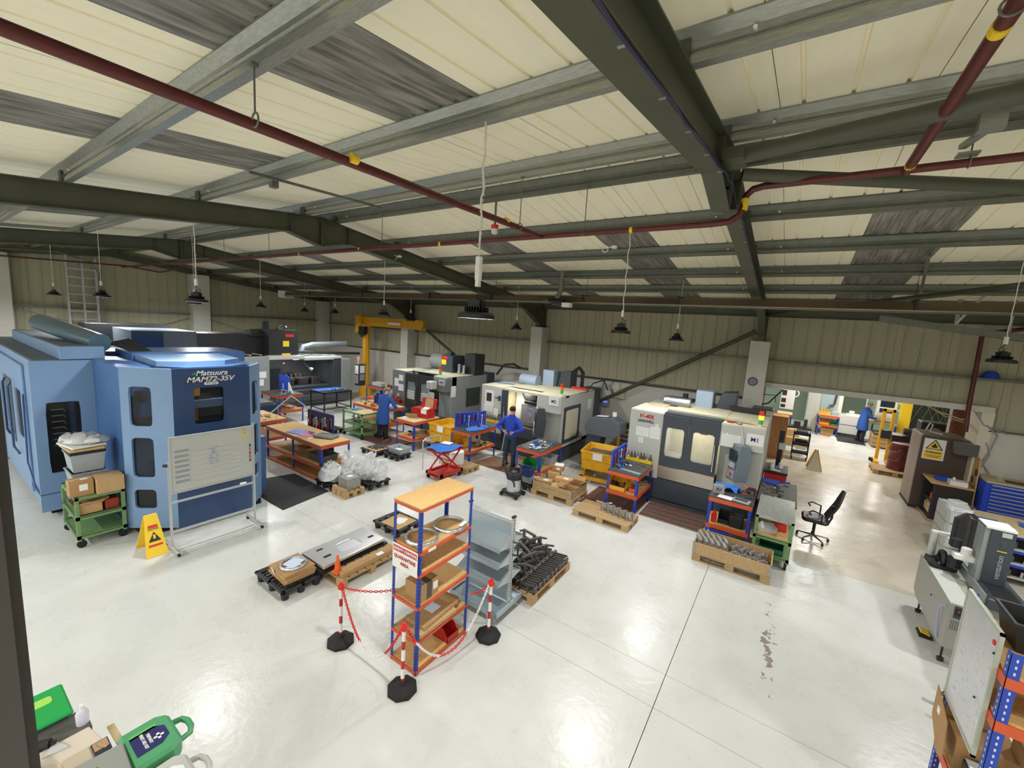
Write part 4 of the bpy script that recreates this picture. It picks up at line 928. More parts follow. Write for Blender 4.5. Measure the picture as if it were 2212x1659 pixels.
part(G, 'fan_dome', MB(G).L([(.0, .22), (.1, .2), (.2, .12), (.24, 0)], (FX - .8, 9.1, 3.22), n=18), M_chrome, smooth=True, label='shiny domed fan cover')
for q in ((9.0, 9.35, 2.95, 3.06, M_redb), (8.9, 9.15, 2.55, 2.78, M_yelb), (8.85, 9.2, 2.2, 2.27, M_yelb)): part(G, 'sticker', MB(G).B(FX - .35, FX - .34, *q[:4]), q[4])
part(G, 'chip_conveyor', MB(G).T([(FX - 1.5, 10.3, 2.1), (FX - 1.5, 10.4, 2.45), (FX - 1.45, 10.8, 2.55), (FX - 1.2, 12.4, 2.62)], .12, 10), M_lgrey, smooth=True)
part(G, 'roof_rail', MB(G).C((FX - 1.0, 9.8, 2.25), (FX - .4, 12.6, 2.2), .06, n=6), M_char)
PD = part(G, 'control_panel', MB(G).B(FX + .1, FX + .42, 12.0, 12.35, .75, 1.75), M_char, bev=.01)
part(PD, 'keypad', MB(G).B(FX + .42, FX + .425, 12.04, 12.3, 1.35, 1.7, 0).B(FX + .42, FX + .425, 12.04, 12.3, 1.0, 1.3, 1).B(FX + .12, FX + .36, 11.99, 12.0, 1.3, 1.7, 0).B(FX + .12, FX + .36, 11.99, 12.0, .85, 1.25, 1), [M_paper, M_grey])
part(G, 'beacon', MB(G).C((FX + .2, 12.1, 1.75), (FX + .2, 12.1, 2.0), .02, n=6, m=0).C((FX + .2, 12.1, 2.0), (FX + .2, 12.1, 2.1), .05, n=10, m=1), [M_white, M_redled])
# ================================================================ BENCHES
GB = 'blue and orange slotted steel benches'
def post(T, x, y, h, sx, sy, m=None, holes=M_dark, w=.058, step=.05):
    mb = MB(T); t = .003
    # L-angle upright with rows of slots
    mb.B(min(x, x + sx * w), max(x, x + sx * w), min(y, y + sy * t), max(y, y + sy * t), 0, h)
    mb.B(min(x, x + sx * t), max(x, x + sx * t), min(y, y + sy * w), max(y, y + sy * w), 0, h)
    z = .04
    while z < h - .03:
        a = x + sx * w * .55; mb.B(a - .005, a + .005, min(y - sy * .001, y + sy * t * 1.3), max(y - sy * .001, y + sy * t * 1.3), z, z + .022, 1)
        b = y + sy * w * .55; mb.B(min(x - sx * .001, x + sx * t * 1.3), max(x - sx * .001, x + sx * t * 1.3), b - .005, b + .005, z, z + .022, 1)
        z += step
    mb.B(x - .002 if sx > 0 else x - w - .002, x + w + .002 if sx > 0 else x + .002, y - .002 if sy > 0 else y - w - .002, y + w + .002 if sy > 0 else y + .002, 0, .012, 1)
    return part(T, 'post', mb, [m or M_blue, holes])
def beams(T, x0, x1, y0, y1, z, h=.06, m=None, name='beam'):
    m = m or M_orange
    part(T, name, MB(T).B(x0 + .003, x1 - .003, y0 - .004, y0 + .02, z - h, z), m)
    part(T, name, MB(T).B(x0 + .003, x1 - .003, y1 - .02, y1 + .004, z - h, z), m)
    part(T, name, MB(T).B(x0 - .004, x0 + .02, y0 + .003, y1 - .003, z - h, z), m)
    part(T, name, MB(T).B(x1 - .02, x1 + .004, y0 + .003, y1 - .003, z - h, z), m)
def bench(label, x0, x1, y0, y1, h, shelf=(.35,), top=None, beamh=.085, mid=False, group=GB, step=.08):
    T = thing('workbench', label, 'workbench', ((x0 + x1) / 2, (y0 + y1) / 2, 0), 0, group)
    for x, sx in ((x0, 1), (x1, -1)) + ((((x0 + x1) / 2, 1),) if mid else ()):
        for y, sy in ((y0, 1), (y1, -1)): post(T, x, y, h, sx, sy, step=step)
    beams(T, x0, x1, y0, y1, h - .005, beamh)
    part(T, 'worktop', MB(T).B(x0 - .005, x1 + .005, y0 - .005, y1 + .005, h - .006, h + .014), top or M_osb)
    for s in shelf:
        beams(T, x0, x1, y0, y1, s, beamh); part(T, 'shelf', MB(T).B(x0 + .02, x1 - .02, y0 + .02, y1 - .02, s - .02, s + .001), M_osb)
    return T
M_rubt = mat('black_worktop_mat', '3c3e40', .6, 0, .12, 10)
B1 = bench('blue and orange bench holding the open red tool chest', -10.06, -9.26, 8.62, 9.7, .9, (.38,), M_ply)
B2 = bench('blue and orange bench with the blue spanner rack and blue cloth', -8.0, -7.27, 8.9, 10.12, .9, (.38,), M_rubt)
B3 = bench('blue and orange bench with black top right of the standing man in jeans', -5.65, -4.92, 8.83, 9.97, .9, (.38,), M_rubt)
B4 = bench('blue and orange bench behind the pallet of five castings', -3.17, -2.46, 8.88, 9.95, .9, (.45,), M_rubt)
B5 = bench('blue and orange bench with laptop, right of the brown doormat grille', -1.04, -.28, 8.86, 9.6, .9, (.35,), M_rubt)
B6 = bench('long chipboard-topped bench with folders and a blue spanner board', -11.5, -8.93, 5.40, 6.18, .9, (.40, .06), M_osb, mid=True)
B7 = bench('bench in front of the elderly man in a blue coat', -12.9, -11.2, 9.05, 9.95, .9, (.35,), M_osb)
B8 = bench('bench with blue back panel by the charcoal gantry machine', -16.15, -14.85, 7.42, 8.3, 1.0, (.45,), M_rubt)
B9 = bench('chipboard bench close behind the navy machine, mostly hidden', -13.4, -12.0, 5.3, 6.2, .9, (.4,), M_osb)
B10 = bench('orange-shelved bench between the yellow crane and the man in the blue coat', -15.2, -14.1, 11.3, 12.1, 1.05, (.55,), M_rubt)
# small fittings and contents ------------------------------------------------
def carton(label, x, y, z, w, d, h, rz=0, tape=True, openf=False, m=None, group=None, lab=None):
    T = thing('cardboard_box', label, 'box', (x, y, z), rz, group); m = m or M_card
    if openf:
        b = MB((0, 0, 0)).B(-w / 2, w / 2, -d / 2, -d / 2 + .006, 0, h).B(-w / 2, w / 2, d / 2 - .006, d / 2, 0, h).B(-w / 2, -w / 2 + .006, -d / 2, d / 2, 0, h).B(w / 2 - .006, w / 2, -d / 2, d / 2, 0, h).B(-w / 2, w / 2, -d / 2, d / 2, 0, .006)
        part(T, 'carton_body', b, m)
        for sx_, sy_, a, b_ in ((0, -1, w, d * .4), (0, 1, w, d * .4), (-1, 0, w * .35, d), (1, 0, w * .35, d)):
            if sy_: part(T, 'flap', MB((0, 0, 0)).RB((0, sy_ * (d / 2 + b_ * .42), h + .25 * b_), (a, b_, .005), rx=sy_ * .6), m)
            else: part(T, 'flap', MB((0, 0, 0)).RB((sx_ * (w / 2 + a * .42), 0, h + .25 * a), (a, b_, .005), ry=-sx_ * .6), m)
    else:
        part(T, 'carton_body', MB((0, 0, 0)).B(-w / 2, w / 2, -d / 2, d / 2, 0, h), m, bev=.004)
        if tape: part(T, 'tape', MB((0, 0, 0)).B(-w / 2 - .001, w / 2 + .001, -.025, .025, h - .06, h + .0015), M_tape)
    if lab:
        part(T, 'side_label', MB((0, 0, 0)).B(-w * .1, w * .25, -d / 2 - .002, -d / 2, h * .35, h * .75), M_paper)
        part(T, 'top_label', MB((0, 0, 0)).B(w * .0, w * .3, -d * .3, d * .1, h, h + .002), M_paper)
    return T
def tote(name, label, x, y, z, w, d, h, m, rz=0, taper=.03, group=None, cat='tray'):
    T = thing(name, label, cat, (x, y, z), rz, group); t = .006
    a, b = w / 2, d / 2; a0, b0 = a - taper, b - taper
    mb = MB((0, 0, 0))
    o = [(-a0, -b0, 0), (a0, -b0, 0), (a0, b0, 0), (-a0, b0, 0), (-a, -b, h), (a, -b, h), (a, b, h), (-a, b, h), (-a0 + t, -b0 + t, t), (a0 - t, -b0 + t, t), (a0 - t, b0 - t, t), (-a0 + t, b0 - t, t), (-a + t, -b + t, h), (a - t, -b + t, h), (a - t, b - t, h), (-a + t, b - t, h)]
    mb.add(o, [(0, 3, 2, 1), (0, 1, 5, 4), (1, 2, 6, 5), (2, 3, 7, 6), (3, 0, 4, 7), (8, 9, 10, 11), (8, 12, 13, 9), (9, 13, 14, 10), (10, 14, 15, 11), (11, 15, 12, 8), (4, 5, 13, 12), (5, 6, 14, 13), (6, 7, 15, 14), (7, 4, 12, 15)])
    part(T, 'tub', mb, m)
    rim = MB((0, 0, 0)).B(-a - .012, a + .012, -b - .012, -b, h - .02, h).B(-a - .012, a + .012, b, b + .012, h - .02, h).B(-a - .012, -a, -b, b, h - .02, h).B(a, a + .012, -b, b, h - .02, h)
    part(T, 'rim', rim, m)
    return T
def picking_bin(label, x, y, z, w, d, h, m, rz=0, group=None):
    T = thing('picking_bin', label, 'bin', (x, y, z), rz, group)
    part(T, 'bin_shell', MB((0, 0, 0)).B(-w / 2, w / 2, -d / 2, d / 2, 0, .006).P([(-d / 2, 0), (d / 2, 0), (d / 2, h), (-d / 2 + d * .3, h), (-d / 2 + d * .12, h * .55), (-d / 2, h * .45)], 'x', -w / 2, -w / 2 + .006).P([(-d / 2, 0), (d / 2, 0), (d / 2, h), (-d / 2 + d * .3, h), (-d / 2 + d * .12, h * .55), (-d / 2, h * .45)], 'x', w / 2 - .006, w / 2).B(-w / 2, w / 2, d / 2 - .006, d / 2, 0, h).B(-w / 2, w / 2, -d / 2, -d / 2 + .006, 0, h * .45), m)
    return T
def clutter(label, name, cat, x, y, z, w, d, n, mats, seed, hmax=.07, group=None, kind=None):
    """a heap of small loose pieces nobody could count: one object"""
    rnd = random.Random(seed); mb = MB((x, y, z)); k = len(mats)
    for i in range(n):
        px, py = x + rnd.uniform(-w, w), y + rnd.uniform(-d, d); L_ = rnd.uniform(.03, .14)
        if rnd.random() < .5: mb.RB((px, py, z + rnd.uniform(.008, hmax)), (L_, rnd.uniform(.015, .05), rnd.uniform(.01, .04)), rz=rnd.uniform(0, PI), ry=rnd.uniform(-.3, .3), m=rnd.randrange(k))
        else:
            a = rnd.uniform(0, PI); q = rnd.uniform(.01, hmax); mb.C((px, py, z + q), (px + L_ * math.cos(a), py + L_ * math.sin(a), z + q + rnd.uniform(-.01, .01)), rnd.uniform(.006, .018), n=6, m=rnd.randrange(k))
    return solo(name, label, cat, mb, mats, kind='stuff')
def cloth(label, x, y, z, w, d, m, seed, rz=0, amp=.02, name='cloth'):
    rnd = random.Random(seed); mb = MB((x, y, z)); n = 9
    ph = [rnd.uniform(0, 6) for _ in range(6)]
    R = Matrix.Rotation(rz, 3, 'Z'); vs = []
    for i in range(n):
        for j in range(n):
            u, v = (i / (n - 1) - .5), (j / (n - 1) - .5)
            q = 1 + .12 * math.sin(5 * v + ph[0]) + .1 * math.sin(9 * u + ph[1])
            p = R @ Vector((u * w * q, v * d * (1 + .1 * math.sin(7 * u + ph[2])), 0))
            vs.append((x + p.x, y + p.y, z + .004 + amp * (.5 + .5 * math.sin(9 * u + ph[3]) * math.cos(8 * v + ph[4]))))
    vs += [(a, b, c - .004) for a, b, c in vs]; N = n * n; fs = []
    for i in range(n - 1):
        for j in range(n - 1):
            a = i * n + j; fs += [(a, a + 1, a + n + 1, a + n), (N + a, N + a + n, N + a + n + 1, N + a + 1)]
    for i in range(n - 1):
        for (a, b) in ((i, i + 1), ((n - 1) * n + i, (n - 1) * n + i + 1), (i * n, (i + 1) * n), (i * n + n - 1, (i + 1) * n + n - 1)): fs.append((a, b, N + b, N + a))
    mb.add(vs, fs); return solo(name, label, 'cloth', mb, m, smooth=True)
# ---------- red open tool chest on bench 1
T = thing('tool_chest', 'red metal tool chest with raised lid on a bench', 'tool box', (-9.62, 9.35, .914), .1)
part(T, 'chest_body', MB((0, 0, 0)).B(-.32, .32, -.18, .18, 0, .30), M_red, bev=.006)
part(T, 'lid', MB((0, 0, 0)).RB((0.05, .2, .42), (.6, .05, .34), rx=-.2), M_red, bev=.006)
part(T, 'lid_lining', MB((0, 0, 0)).RB((0.08, .165, .42), (.32, .01, .30), rx=-.2), M_card2)
part(T, 'side_tray', MB((0, 0, 0)).B(-.42, -.32, -.12, .12, .1, .26), M_red, bev=.004)
part(T, 'paper_sheet', MB((0, 0, 0)).RB((.16, -.10, .31), (.22, .2, .004), rx=.25).RB((.16, -.195, .22), (.22, .004, .14)), M_paper)
T = thing('cardboard_box', 'open cardboard tray leaning beside the red tool chest', 'box', (-9.75, 8.95, .914), .5)
part(T, 'carton_body', MB((0, 0, 0)).RB((0, 0, .07), (.38, .02, .15), rx=.35).B(-.19, .19, .02, .18, 0, .01), M_card)
solo('paper_sheet', 'loose white papers on the corner of the bench with the red chest', 'paper', MB((-9.95, 8.9, .916)).RB((-9.93, 8.92, .917), (.2, .28, .004), rz=.3).RB((-9.9, 8.85, .922), (.15, .1, .02), rz=.5), M_paper)
clutter('jumble of red and black parts on the lower shelf under the red tool chest', 'small_parts', 'parts', -9.65, 9.1, .40, .28, .35, 26, [M_redb, M_black, M_grey, M_greend], 3)
# ---------- bench 2: spanner rack
def spanner_board(label, x0, x1, y0, y1, z, h, seed, m=None, n=14, back=False):
    """upright panel from (x0,y0) to (x1,y1) with tools hung on both faces"""
    T = thing('tool_board', label, 'tool board', (x0, y0, z)); rnd = random.Random(seed)
    L_ = math.hypot(x1 - x0, y1 - y0); Mx = frameM((x0, y0), (x1, y1)); Mx[2][3] = z
    part(T, 'panel', MB(T).B(0, L_, -.008, .008, .03, h).B(-.01, L_ + .01, -.02, .02, h, h + .03).B(-.02, .01, -.02, .02, 0, h).B(L_ - .01, L_ + .02, -.02, .02, 0, h).X(Mx), m or M_cloth2, label='perforated panel')
    holes = MB(T)
    for i in range(int(L_ / .06)):
        for j in range(int(h / .06)): holes.B(.03 + i * .06, .042 + i * .06, -.0095, -.008, .06 + j * .06, .072 + j * .06)
    part(T, 'perforation', holes.X(Mx), M_dark, kind='stuff')
    cols = [M_chrome, M_redb, M_dark, M_grey, M_chrome, M_white]
    for k in range(n):
        u = L_ * (k + .7) / (n + .4); hh = min(h, .6) * rnd.uniform(.35, .75); zt = h * rnd.uniform(.75, .95)
        mb = MB(T).B(u - .009, u + .009, -.03, -.018, zt - hh, zt).C((u, -.036, zt), (u, -.012, zt), .02, n=8).C((u, -.036, zt - hh), (u, -.012, zt - hh), .016, n=6).C((u, -.03, zt - .02), (u, -.008, zt - .02), .004, n=5).X(Mx)
        part(T, 'spanner' if k % 3 else 'screwdriver', mb, cols[k % 6])
    return T
spanner_board('blue tool board crowded with spanners and red handles on a bench', -7.98, -7.62, 9.05, 10.0, .914, .42, 5, n=13)
cloth('bright blue cloth spread on the bench with the tool board', -7.5, 9.5, .916, .38, .85, M_bluecloth, 4)
clutter('small hand tools and an orange grip on the bench with the blue cloth', 'hand_tools', 'tools', -7.55, 9.75, .92, .2, .3, 14, [M_orange, M_black, M_chrome], 8)
picking_bin('yellow picking bin on the lower shelf under the blue cloth', -7.75, 9.15, .385, .34, .4, .2, M_yelp)
clutter('tools and boxes on the lower shelf beside the yellow bin', 'small_parts', 'parts', -7.5, 9.6, .385, .22, .35, 24, [M_red, M_greend, M_black, M_grey], 9)
# yellow tool-holder tray on front of machine 2 and machine 1
def holder_tray(label, x0, x1, y, z, n, m):
    T = thing('tool_holder_rack', label, 'tool rack', ((x0 + x1) / 2, y, z))
    part(T, 'tray', MB(T).B(x0, x1, y - .07, y + .07, z, z + .05).B(x0, x1, y - .08, y - .07, z, z + .08), m)
    for k in range(n):
        u = x0 + .04 + (x1 - x0 - .08) * k / (n - 1)
        part(T, 'tool_holder', MB(T).C((u, y, z + .05), (u, y, z + .11), .035, .022, n=10).C((u, y, z + .11), (u, y, z + .15), .03, n=10).C((u, y, z + .15), (u, y, z + .22), .016, n=8), M_iron if k % 3 else M_chrome)
    part(T, 'bracket', MB(T).B(x0 + .02, x0 + .05, y - .06, y + .13, z - .12, z).B(x1 - .05, x1 - .02, y - .06, y + .13, z - .12, z), m)
    return T
holder_tray('yellow rack of black tool holders on the machine with the open door', -8.05, -7.35, 10.44, .95, 9, M_yelb)
holder_tray('yellow rack of black tool holders on the machine with slate doors', -3.12, -2.5, 9.99, .92, 8, M_yelb)
holder_tray('row of tool holders on the charcoal machine with twin doors', -12.6, -12.0, 10.45, .95, 6, M_red)
# ---------- bench 3
spn = clutter('scatter of tools, rags and gauges on the black bench top right of the man', 'hand_tools', 'tools', -5.3, 9.3, .916, .26, .42, 30, [M_black, M_chrome, M_bluecloth, M_white], 12)
T = thing('laptop', 'open grey tablet computer lying on the black bench right of the man', 'computer', (-5.12, 9.35, .916), .2)
part(T, 'case', MB((0, 0, 0)).B(-.12, .12, -.17, .17, 0, .02), M_grey); part(T, 'screen', MB((0, 0, 0)).B(-.08, .08, -.1, .1, .02, .022), M_screen)
solo('paper_sheet', 'white cards near the front of the black bench right of the man', 'paper', MB((-5.25, 9.02, .93)).RB((-5.22, 9.05, .93), (.28, .2, .004), rz=.2).RB((-5.4, 9.2, .93), (.14, .1, .004), rz=-.4), M_paper)
picking_bin('green picking bin on the lower shelf right of the man', -5.28, 9.05, .385, .42, .34, .2, M_greend)
tote('storage_tray', 'small grey tub behind the green picking bin', -5.1, 9.65, .385, .3, .4, .22, M_tote)
solo('red_case', 'red case on the lower shelf beside the small grey tub', 'case', MB((-5.5, 9.55, .385)).B(-5.58, -5.38, 9.4, 9.7, .385, .50), M_redb, bev=.01)
solo('black_case', 'black folder on the lower shelf right of the man', 'case', MB((-5.5, 8.98, .385)).B(-5.62, -5.5, 8.92, 9.25, .385, .42), M_black, bev=.005)
# ---------- bench 4
spanner_board('blue perforated panel hung with tools, left of the machine with slate doors', -3.15, -3.16, 9.05, 9.95, .914, .38, 15, n=9)
clutter('small tools and blue rag on the black bench behind the five castings', 'hand_tools', 'tools', -2.95, 9.4, .916, .15, .35, 18, [M_black, M_chrome, M_bluecloth], 18)
solo('steel_rule', 'wide steel rule along the front of the black bench', 'ruler', MB((-2.75, 9.1, .918)).RB((-2.72, 9.08, .922), (.48, .1, .012), rz=-.12), M_lgrey)
solo('open_ended_spanner', 'large chrome spanner near the yellow rack', 'spanner', MB((-2.6, 9.6, .92)).RB((-2.68, 9.72, .926), (.3, .025, .012), rz=-.35).C((-2.83, 9.78, .92), (-2.83, 9.78, .932), .03, n=8).C((-2.53, 9.665, .92), (-2.53, 9.665, .932), .03, n=8), M_chrome)
solo('paper_note', 'two white notes on the black bench behind the five castings', 'paper', MB((-2.95, 9.5, .92)).RB((-2.98, 9.48, .925), (.1, .08, .003)).RB((-2.85, 9.5, .925), (.07, .07, .003)), M_paper)
picking_bin('big yellow picking bin full of tools under the black bench top', -2.95, 9.12, .455, .40, .42, .22, M_yelp)
clutter('black tools inside the big yellow picking bin', 'bin_contents', 'tools', -2.95, 9.15, .50, .15, .12, 16, [M_black, M_iron], 21)
solo('orange_case', 'small orange case on the shelf beside the yellow bin', 'case', MB((-2.6, 9.1, .452)).B(-2.7, -2.52, 9.02, 9.2, .452, .54), M_orange, bev=.01)
clutter('loose parts at the back of the shelf beside the orange case', 'small_parts', 'parts', -2.7, 9.6, .452, .18, .25, 20, [M_red, M_grey, M_black], 22)
# ---------- bench 5
T = thing('laptop', 'open laptop with pale keyboard on the bench beside the green trolley', 'laptop', (-.48, 8.98, .916), -.15)
part(T, 'base', MB((0, 0, 0)).B(-.15, .15, -.1, .1, 0, .018), M_silv); part(T, 'keyboard', MB((0, 0, 0)).B(-.12, .10, -.03, .07, .018, .02), M_ink)
solo('paper_sheet', 'white sheet beside the open laptop', 'paper', MB((-.75, 8.98, .918)).RB((-.76, 8.98, .918), (.26, .2, .004), rz=-.15), M_paper)
cloth('crumpled blue cloths at the back of the laptop bench', -.78, 9.5, .916, .45, .35, M_bluecloth, 31, amp=.10)
T = thing('machined_bracket', 'grey machined bracket with square hole on the laptop bench', 'bracket', (-.92, 9.15, .916), .3)
part(T, 'block', MB((0, 0, 0)).HP(-.1, .1, 0, .16, -.05, .05, .05, .12, .015, -.06, .06), M_castg)
clutter('dark fixtures and tools by the machine pendant on the laptop bench', 'hand_tools', 'tools', -.4, 9.4, .93, .14, .2, 22, [M_black, M_iron, M_redb], 33, hmax=.16)
solo('fire_extinguisher_bottle', 'small red and white bottle on the shelf below the laptop', 'bottle', MB((-.92, 9.0, .352)).C((-.92, 9.0, .352), (-.92, 9.0, .52), .05, n=12).C((-.92, 9.0, .52), (-.92, 9.0, .6), .03, .02, n=10), M_redb)
solo('black_case', 'black carry case on the shelf below the laptop', 'case', MB((-.5, 9.05, .352)).B(-.64, -.4, 8.95, 9.2, .352, .58), M_black, bev=.015)
picking_bin('dark bin on the shelf beside the red bottle', -.75, 9.15, .352, .2, .3, .2, M_black)
tote('mesh_basket', 'blue plastic basket on the floor under the laptop bench', -.78, 8.95, 0, .36, .26, .26, M_cloth2, cat='basket')
# ---------- bench 6 (long chipboard)
solo('folder', 'blue plastic folder lying on the long chipboard bench', 'folder', MB((-10.3, 5.7, .914)).RB((-10.3, 5.68, .92), (.62, .36, .012), rz=.25), mat('blue_folder', '2f62b8', .4))
T = thing('folder', 'red folder on a pad of paper on the long chipboard bench', 'folder', (-9.85, 5.6, .914), .2)
part(T, 'paper_pad', MB((0, 0, 0)).B(-.2, .2, -.16, .14, 0, .02), M_paper); part(T, 'cover', MB((0, 0, 0)).B(-.19, .16, -.12, .15, .02, .035), M_red)
T = thing('bag', 'flat grey zip bag on the long chipboard bench', 'bag', (-9.5, 5.9, .914), .4)
part(T, 'bag_body', MB((0, 0, 0)).P(rr(-.28, .28, -.18, .18, .07), 'z', 0, .06), mat('grey_fabric', '6f7472', .9, 0, .1, 30), bev=.02); part(T, 'zip', MB((0, 0, 0)).T([(-.2, .1, .063), (0, .12, .065), (.2, .05, .063)], .006, 5), M_ink)
spanner_board('dark blue tool board with long black tools standing behind the chipboard bench', -11.0, -9.9, 6.30, 6.34, .0, 1.32, 41, m=mat('navy_board', '1e2a55', .5), n=16)
tote('storage_tray', 'dark tray on the lower shelf at the right end of the long chipboard bench', -9.4, 5.75, .405, .62, .45, .16, mat('dark_tote', '5c5f5c', .5))
tote('storage_tray', 'cardboard-coloured tray on the lower shelf of the long chipboard bench', -10.2, 5.8, .405, .4, .3, .14, M_card2)
T = thing('monitor_arm_stand', 'folded silver arm stand behind the navy machine', 'stand', (-12.6, 6.3, .92))
part(T, 'arm', MB(T).C((-12.9, 6.2, .92), (-12.3, 6.5, 1.5), .02, n=6).C((-12.3, 6.5, 1.5), (-11.7, 6.8, 1.1), .015, n=6), M_silv)
clutter('boxes and tools on the hidden chipboard bench', 'hand_tools', 'tools', -12.4, 5.8, .916, .35, .3, 16, [M_black, M_ply, M_paper], 45)
# ---------- bench 7 (elderly man)
cloth('light blue cloth under the hands of the elderly man', -11.35, 9.45, .916, .35, .5, M_bluecloth, 51)
solo('orange_holder', 'orange plastic block on the bench left of the elderly man', 'block', MB((-11.8, 9.2, .914)).RB((-11.85, 9.15, .96), (.2, .12, .09), rz=.4), M_orange, bev=.01)
solo('coolant_pot', 'dark blue cylindrical pot on the bench left of the elderly man', 'pot', MB((-12.25, 9.6, .914)).C((-12.25, 9.6, .914), (-12.25, 9.6, 1.2), .13, n=16).C((-12.25, 9.6, 1.2), (-12.25, 9.6, 1.28), .05, n=10), mat('navy_pot', '22306e', .4))
clutter('tools and gauges scattered over the bench of the elderly man', 'hand_tools', 'tools', -12.2, 9.3, .916, .55, .25, 26, [M_black, M_chrome, M_bluecloth, M_card2], 52)
T = thing('gas_bottle', 'tall teal bottle with brass top behind the elderly man\'s bench', 'bottle', (-12.6, 10.25, 0))
part(T, 'cylinder', MB(T).C((-12.6, 10.25, 0), (-12.6, 10.25, 1.3), .11, n=14).C((-12.6, 10.25, 1.3), (-12.6, 10.25, 1.4), .11, .04, n=14), mat('teal', '2d6f8c', .4), smooth=True)
part(T, 'valve', MB(T).C((-12.6, 10.25, 1.4), (-12.6, 10.25, 1.52), .03, n=8), M_yel)
picking_bin('yellow bin on the shelf under the elderly man\'s bench', -11.45, 9.3, .355, .3, .3, .18, M_yelp)
# ---------- bench 8
T = thing('back_panel', 'royal blue upright panel at the back of a bench by the gantry machine', 'panel', (-16.0, 7.9, 1.02))
part(T, 'panel', MB(T).B(-16.1, -15.35, 8.05, 8.07, 1.02, 1.62), M_cloth2); part(T, 'white_strip', MB(T).B(-15.82, -15.77, 8.04, 8.05, 1.02, 1.3), M_white)
part(T, 'white_wing', MB(T).P([(-15.35, 1.02), (-15.0, 1.02), (-15.3, 1.4), (-15.35, 1.4)], 'y', 8.0, 8.02), M_white)
clutter('papers and boxes on the bench with the royal blue panel', 'desk_items', 'items', -15.35, 7.8, 1.02, .35, .25, 18, [M_paper, M_grey, M_black], 61)
clutter('red and brown parts on the shelf of the bench with the royal blue panel', 'small_parts', 'parts', -15.4, 7.85, .455, .4, .25, 24, [M_red, M_card, M_black], 62, hmax=.12)
T = thing('printer_trolley', 'dark blue machine tool cabinet between the navy machine and the blue panel', 'cabinet', (-14.5, 6.6, 0))
part(T, 'cabinet_body', MB(T).B(-15.2, -13.9, 6.2, 6.9, 0, .95), mat('dark_navy_cabinet', '1d3558', .45), bev=.02)
part(T, 'top_tray', MB(T).B(-15.1, -14.0, 6.3, 6.8, .95, 1.02), M_galvd); part(T, 'white_grid', MB(T).B(-14.6, -14.0, 6.19, 6.2, .55, .85), M_white)
# ---------- bench 10
T = thing('clear_container', 'clear tub of bits on the orange bench beside the yellow crane', 'container', (-14.7, 11.6, 1.065))
part(T, 'tub', MB(T).B(-15.0, -14.4, 11.45, 11.8, 1.065, 1.2), M_polyd); part(T, 'content', MB(T).B(-14.95, -14.45, 11.5, 11.75, 1.07, 1.15), M_iron)
clutter('blue and black items on the lower shelf of the orange bench beside the crane', 'small_parts', 'parts', -14.6, 11.7, .555, .4, .25, 20, [M_cloth2, M_black, M_red], 63, hmax=.12)
# ---------- black steel table with blue cloth
T = thing('steel_table', 'black steel-framed table on castors with blue top in front of the gantry machine', 'table', (-15.75, 10.0, 0))
fr_ = MB(T)
for a, b in ((-16.28, 9.42), (-15.32, 9.42), (-15.36, 10.66), (-16.3, 10.6)): fr_.B(a - .02, a + .02, b - .02, b + .02, .08, .85)
part(T, 'leg_frame', fr_.B(-16.3, -15.3, 9.4, 9.44, .80, .85).B(-16.3, -15.3, 10.6, 10.64, .80, .85).B(-16.3, -16.26, 9.4, 10.64, .80, .85).B(-15.36, -15.32, 9.4, 10.64, .80, .85).B(-16.3, -15.3, 9.4, 9.43, .16, .19).B(-16.3, -15.3, 10.6, 10.63, .16, .19).B(-16.3, -16.27, 9.4, 10.6, .16, .19).B(-15.36, -15.33, 9.4, 10.6, .16, .19), M_black)
part(T, 'table_top', MB(T).B(-16.32, -15.28, 9.38, 10.68, .85, .87), M_char)
part(T, 'blue_mat', MB(T).B(-16.25, -15.75, 9.42, 10.6, .87, .88), M_bluecloth)
for a, b in ((-16.28, 9.42), (-15.32, 9.42), (-15.36, 10.62), (-16.28, 10.6)): part(T, 'castor', MB(T).C((a - .015, b, .04), (a + .015, b, .04), .04, n=10), M_rubber)
clutter('blue rags, white sheets and gauges on the black steel table', 'desk_items', 'items', -15.6, 10.2, .875, .2, .4, 16, [M_paper, M_bluecloth, M_ply], 71)
# ---------- green steel trolleys
def green_trolley(label, x0, x1, y0, y1, h, levels, top, slope=False, tops=None):
    T = thing('trolley', label, 'trolley', ((x0 + x1) / 2, (y0 + y1) / 2, 0)); w = .05
    for x in (x0, x1 - w):
        for y in (y0, y1 - w): part(T, 'leg', MB(T).B(x, x + w, y, y + w, .12, h), M_green, bev=.004)
    for i, z in enumerate(levels):
        part(T, 'deck', MB(T).B(x0, x1, y0, y0 + .01, z - .05, z + .01).B(x0, x1, y1 - .01, y1, z - .05, z + .01).B(x0, x0 + .01, y0, y1, z - .05, z + .01).B(x1 - .01, x1, y0, y1, z - .05, z + .01).B(x0, x1, y0, y1, z - .01, z), M_green)
    part(T, 'top_panel', MB(T).B(x0, x1, y0, y1, h - .05, h + (0 if tops is None else .012)), tops or M_green, bev=.004)
    for x in (x0 + .04, x1 - .04):
        for y in (y0 + .05, y1 - .05):
            part(T, 'castor', MB(T).C((x - .02, y, .06), (x + .02, y, .06), .06, n=14).B(x - .025, x + .025, y - .03, y + .03, .10, .125), M_rubber, smooth=True)
    return T
green_trolley('green three-tier trolley loaded with boxes beside the light blue machine', -10.05, -9.08, 1.36, 1.96, .85, (.20, .52), M_green)
GT2 = green_trolley('pale green trolley with a chipboard panel on top, left of the elderly man', -12.3, -11.25, 8.22, 8.85, .85, (.18, .48), M_green)
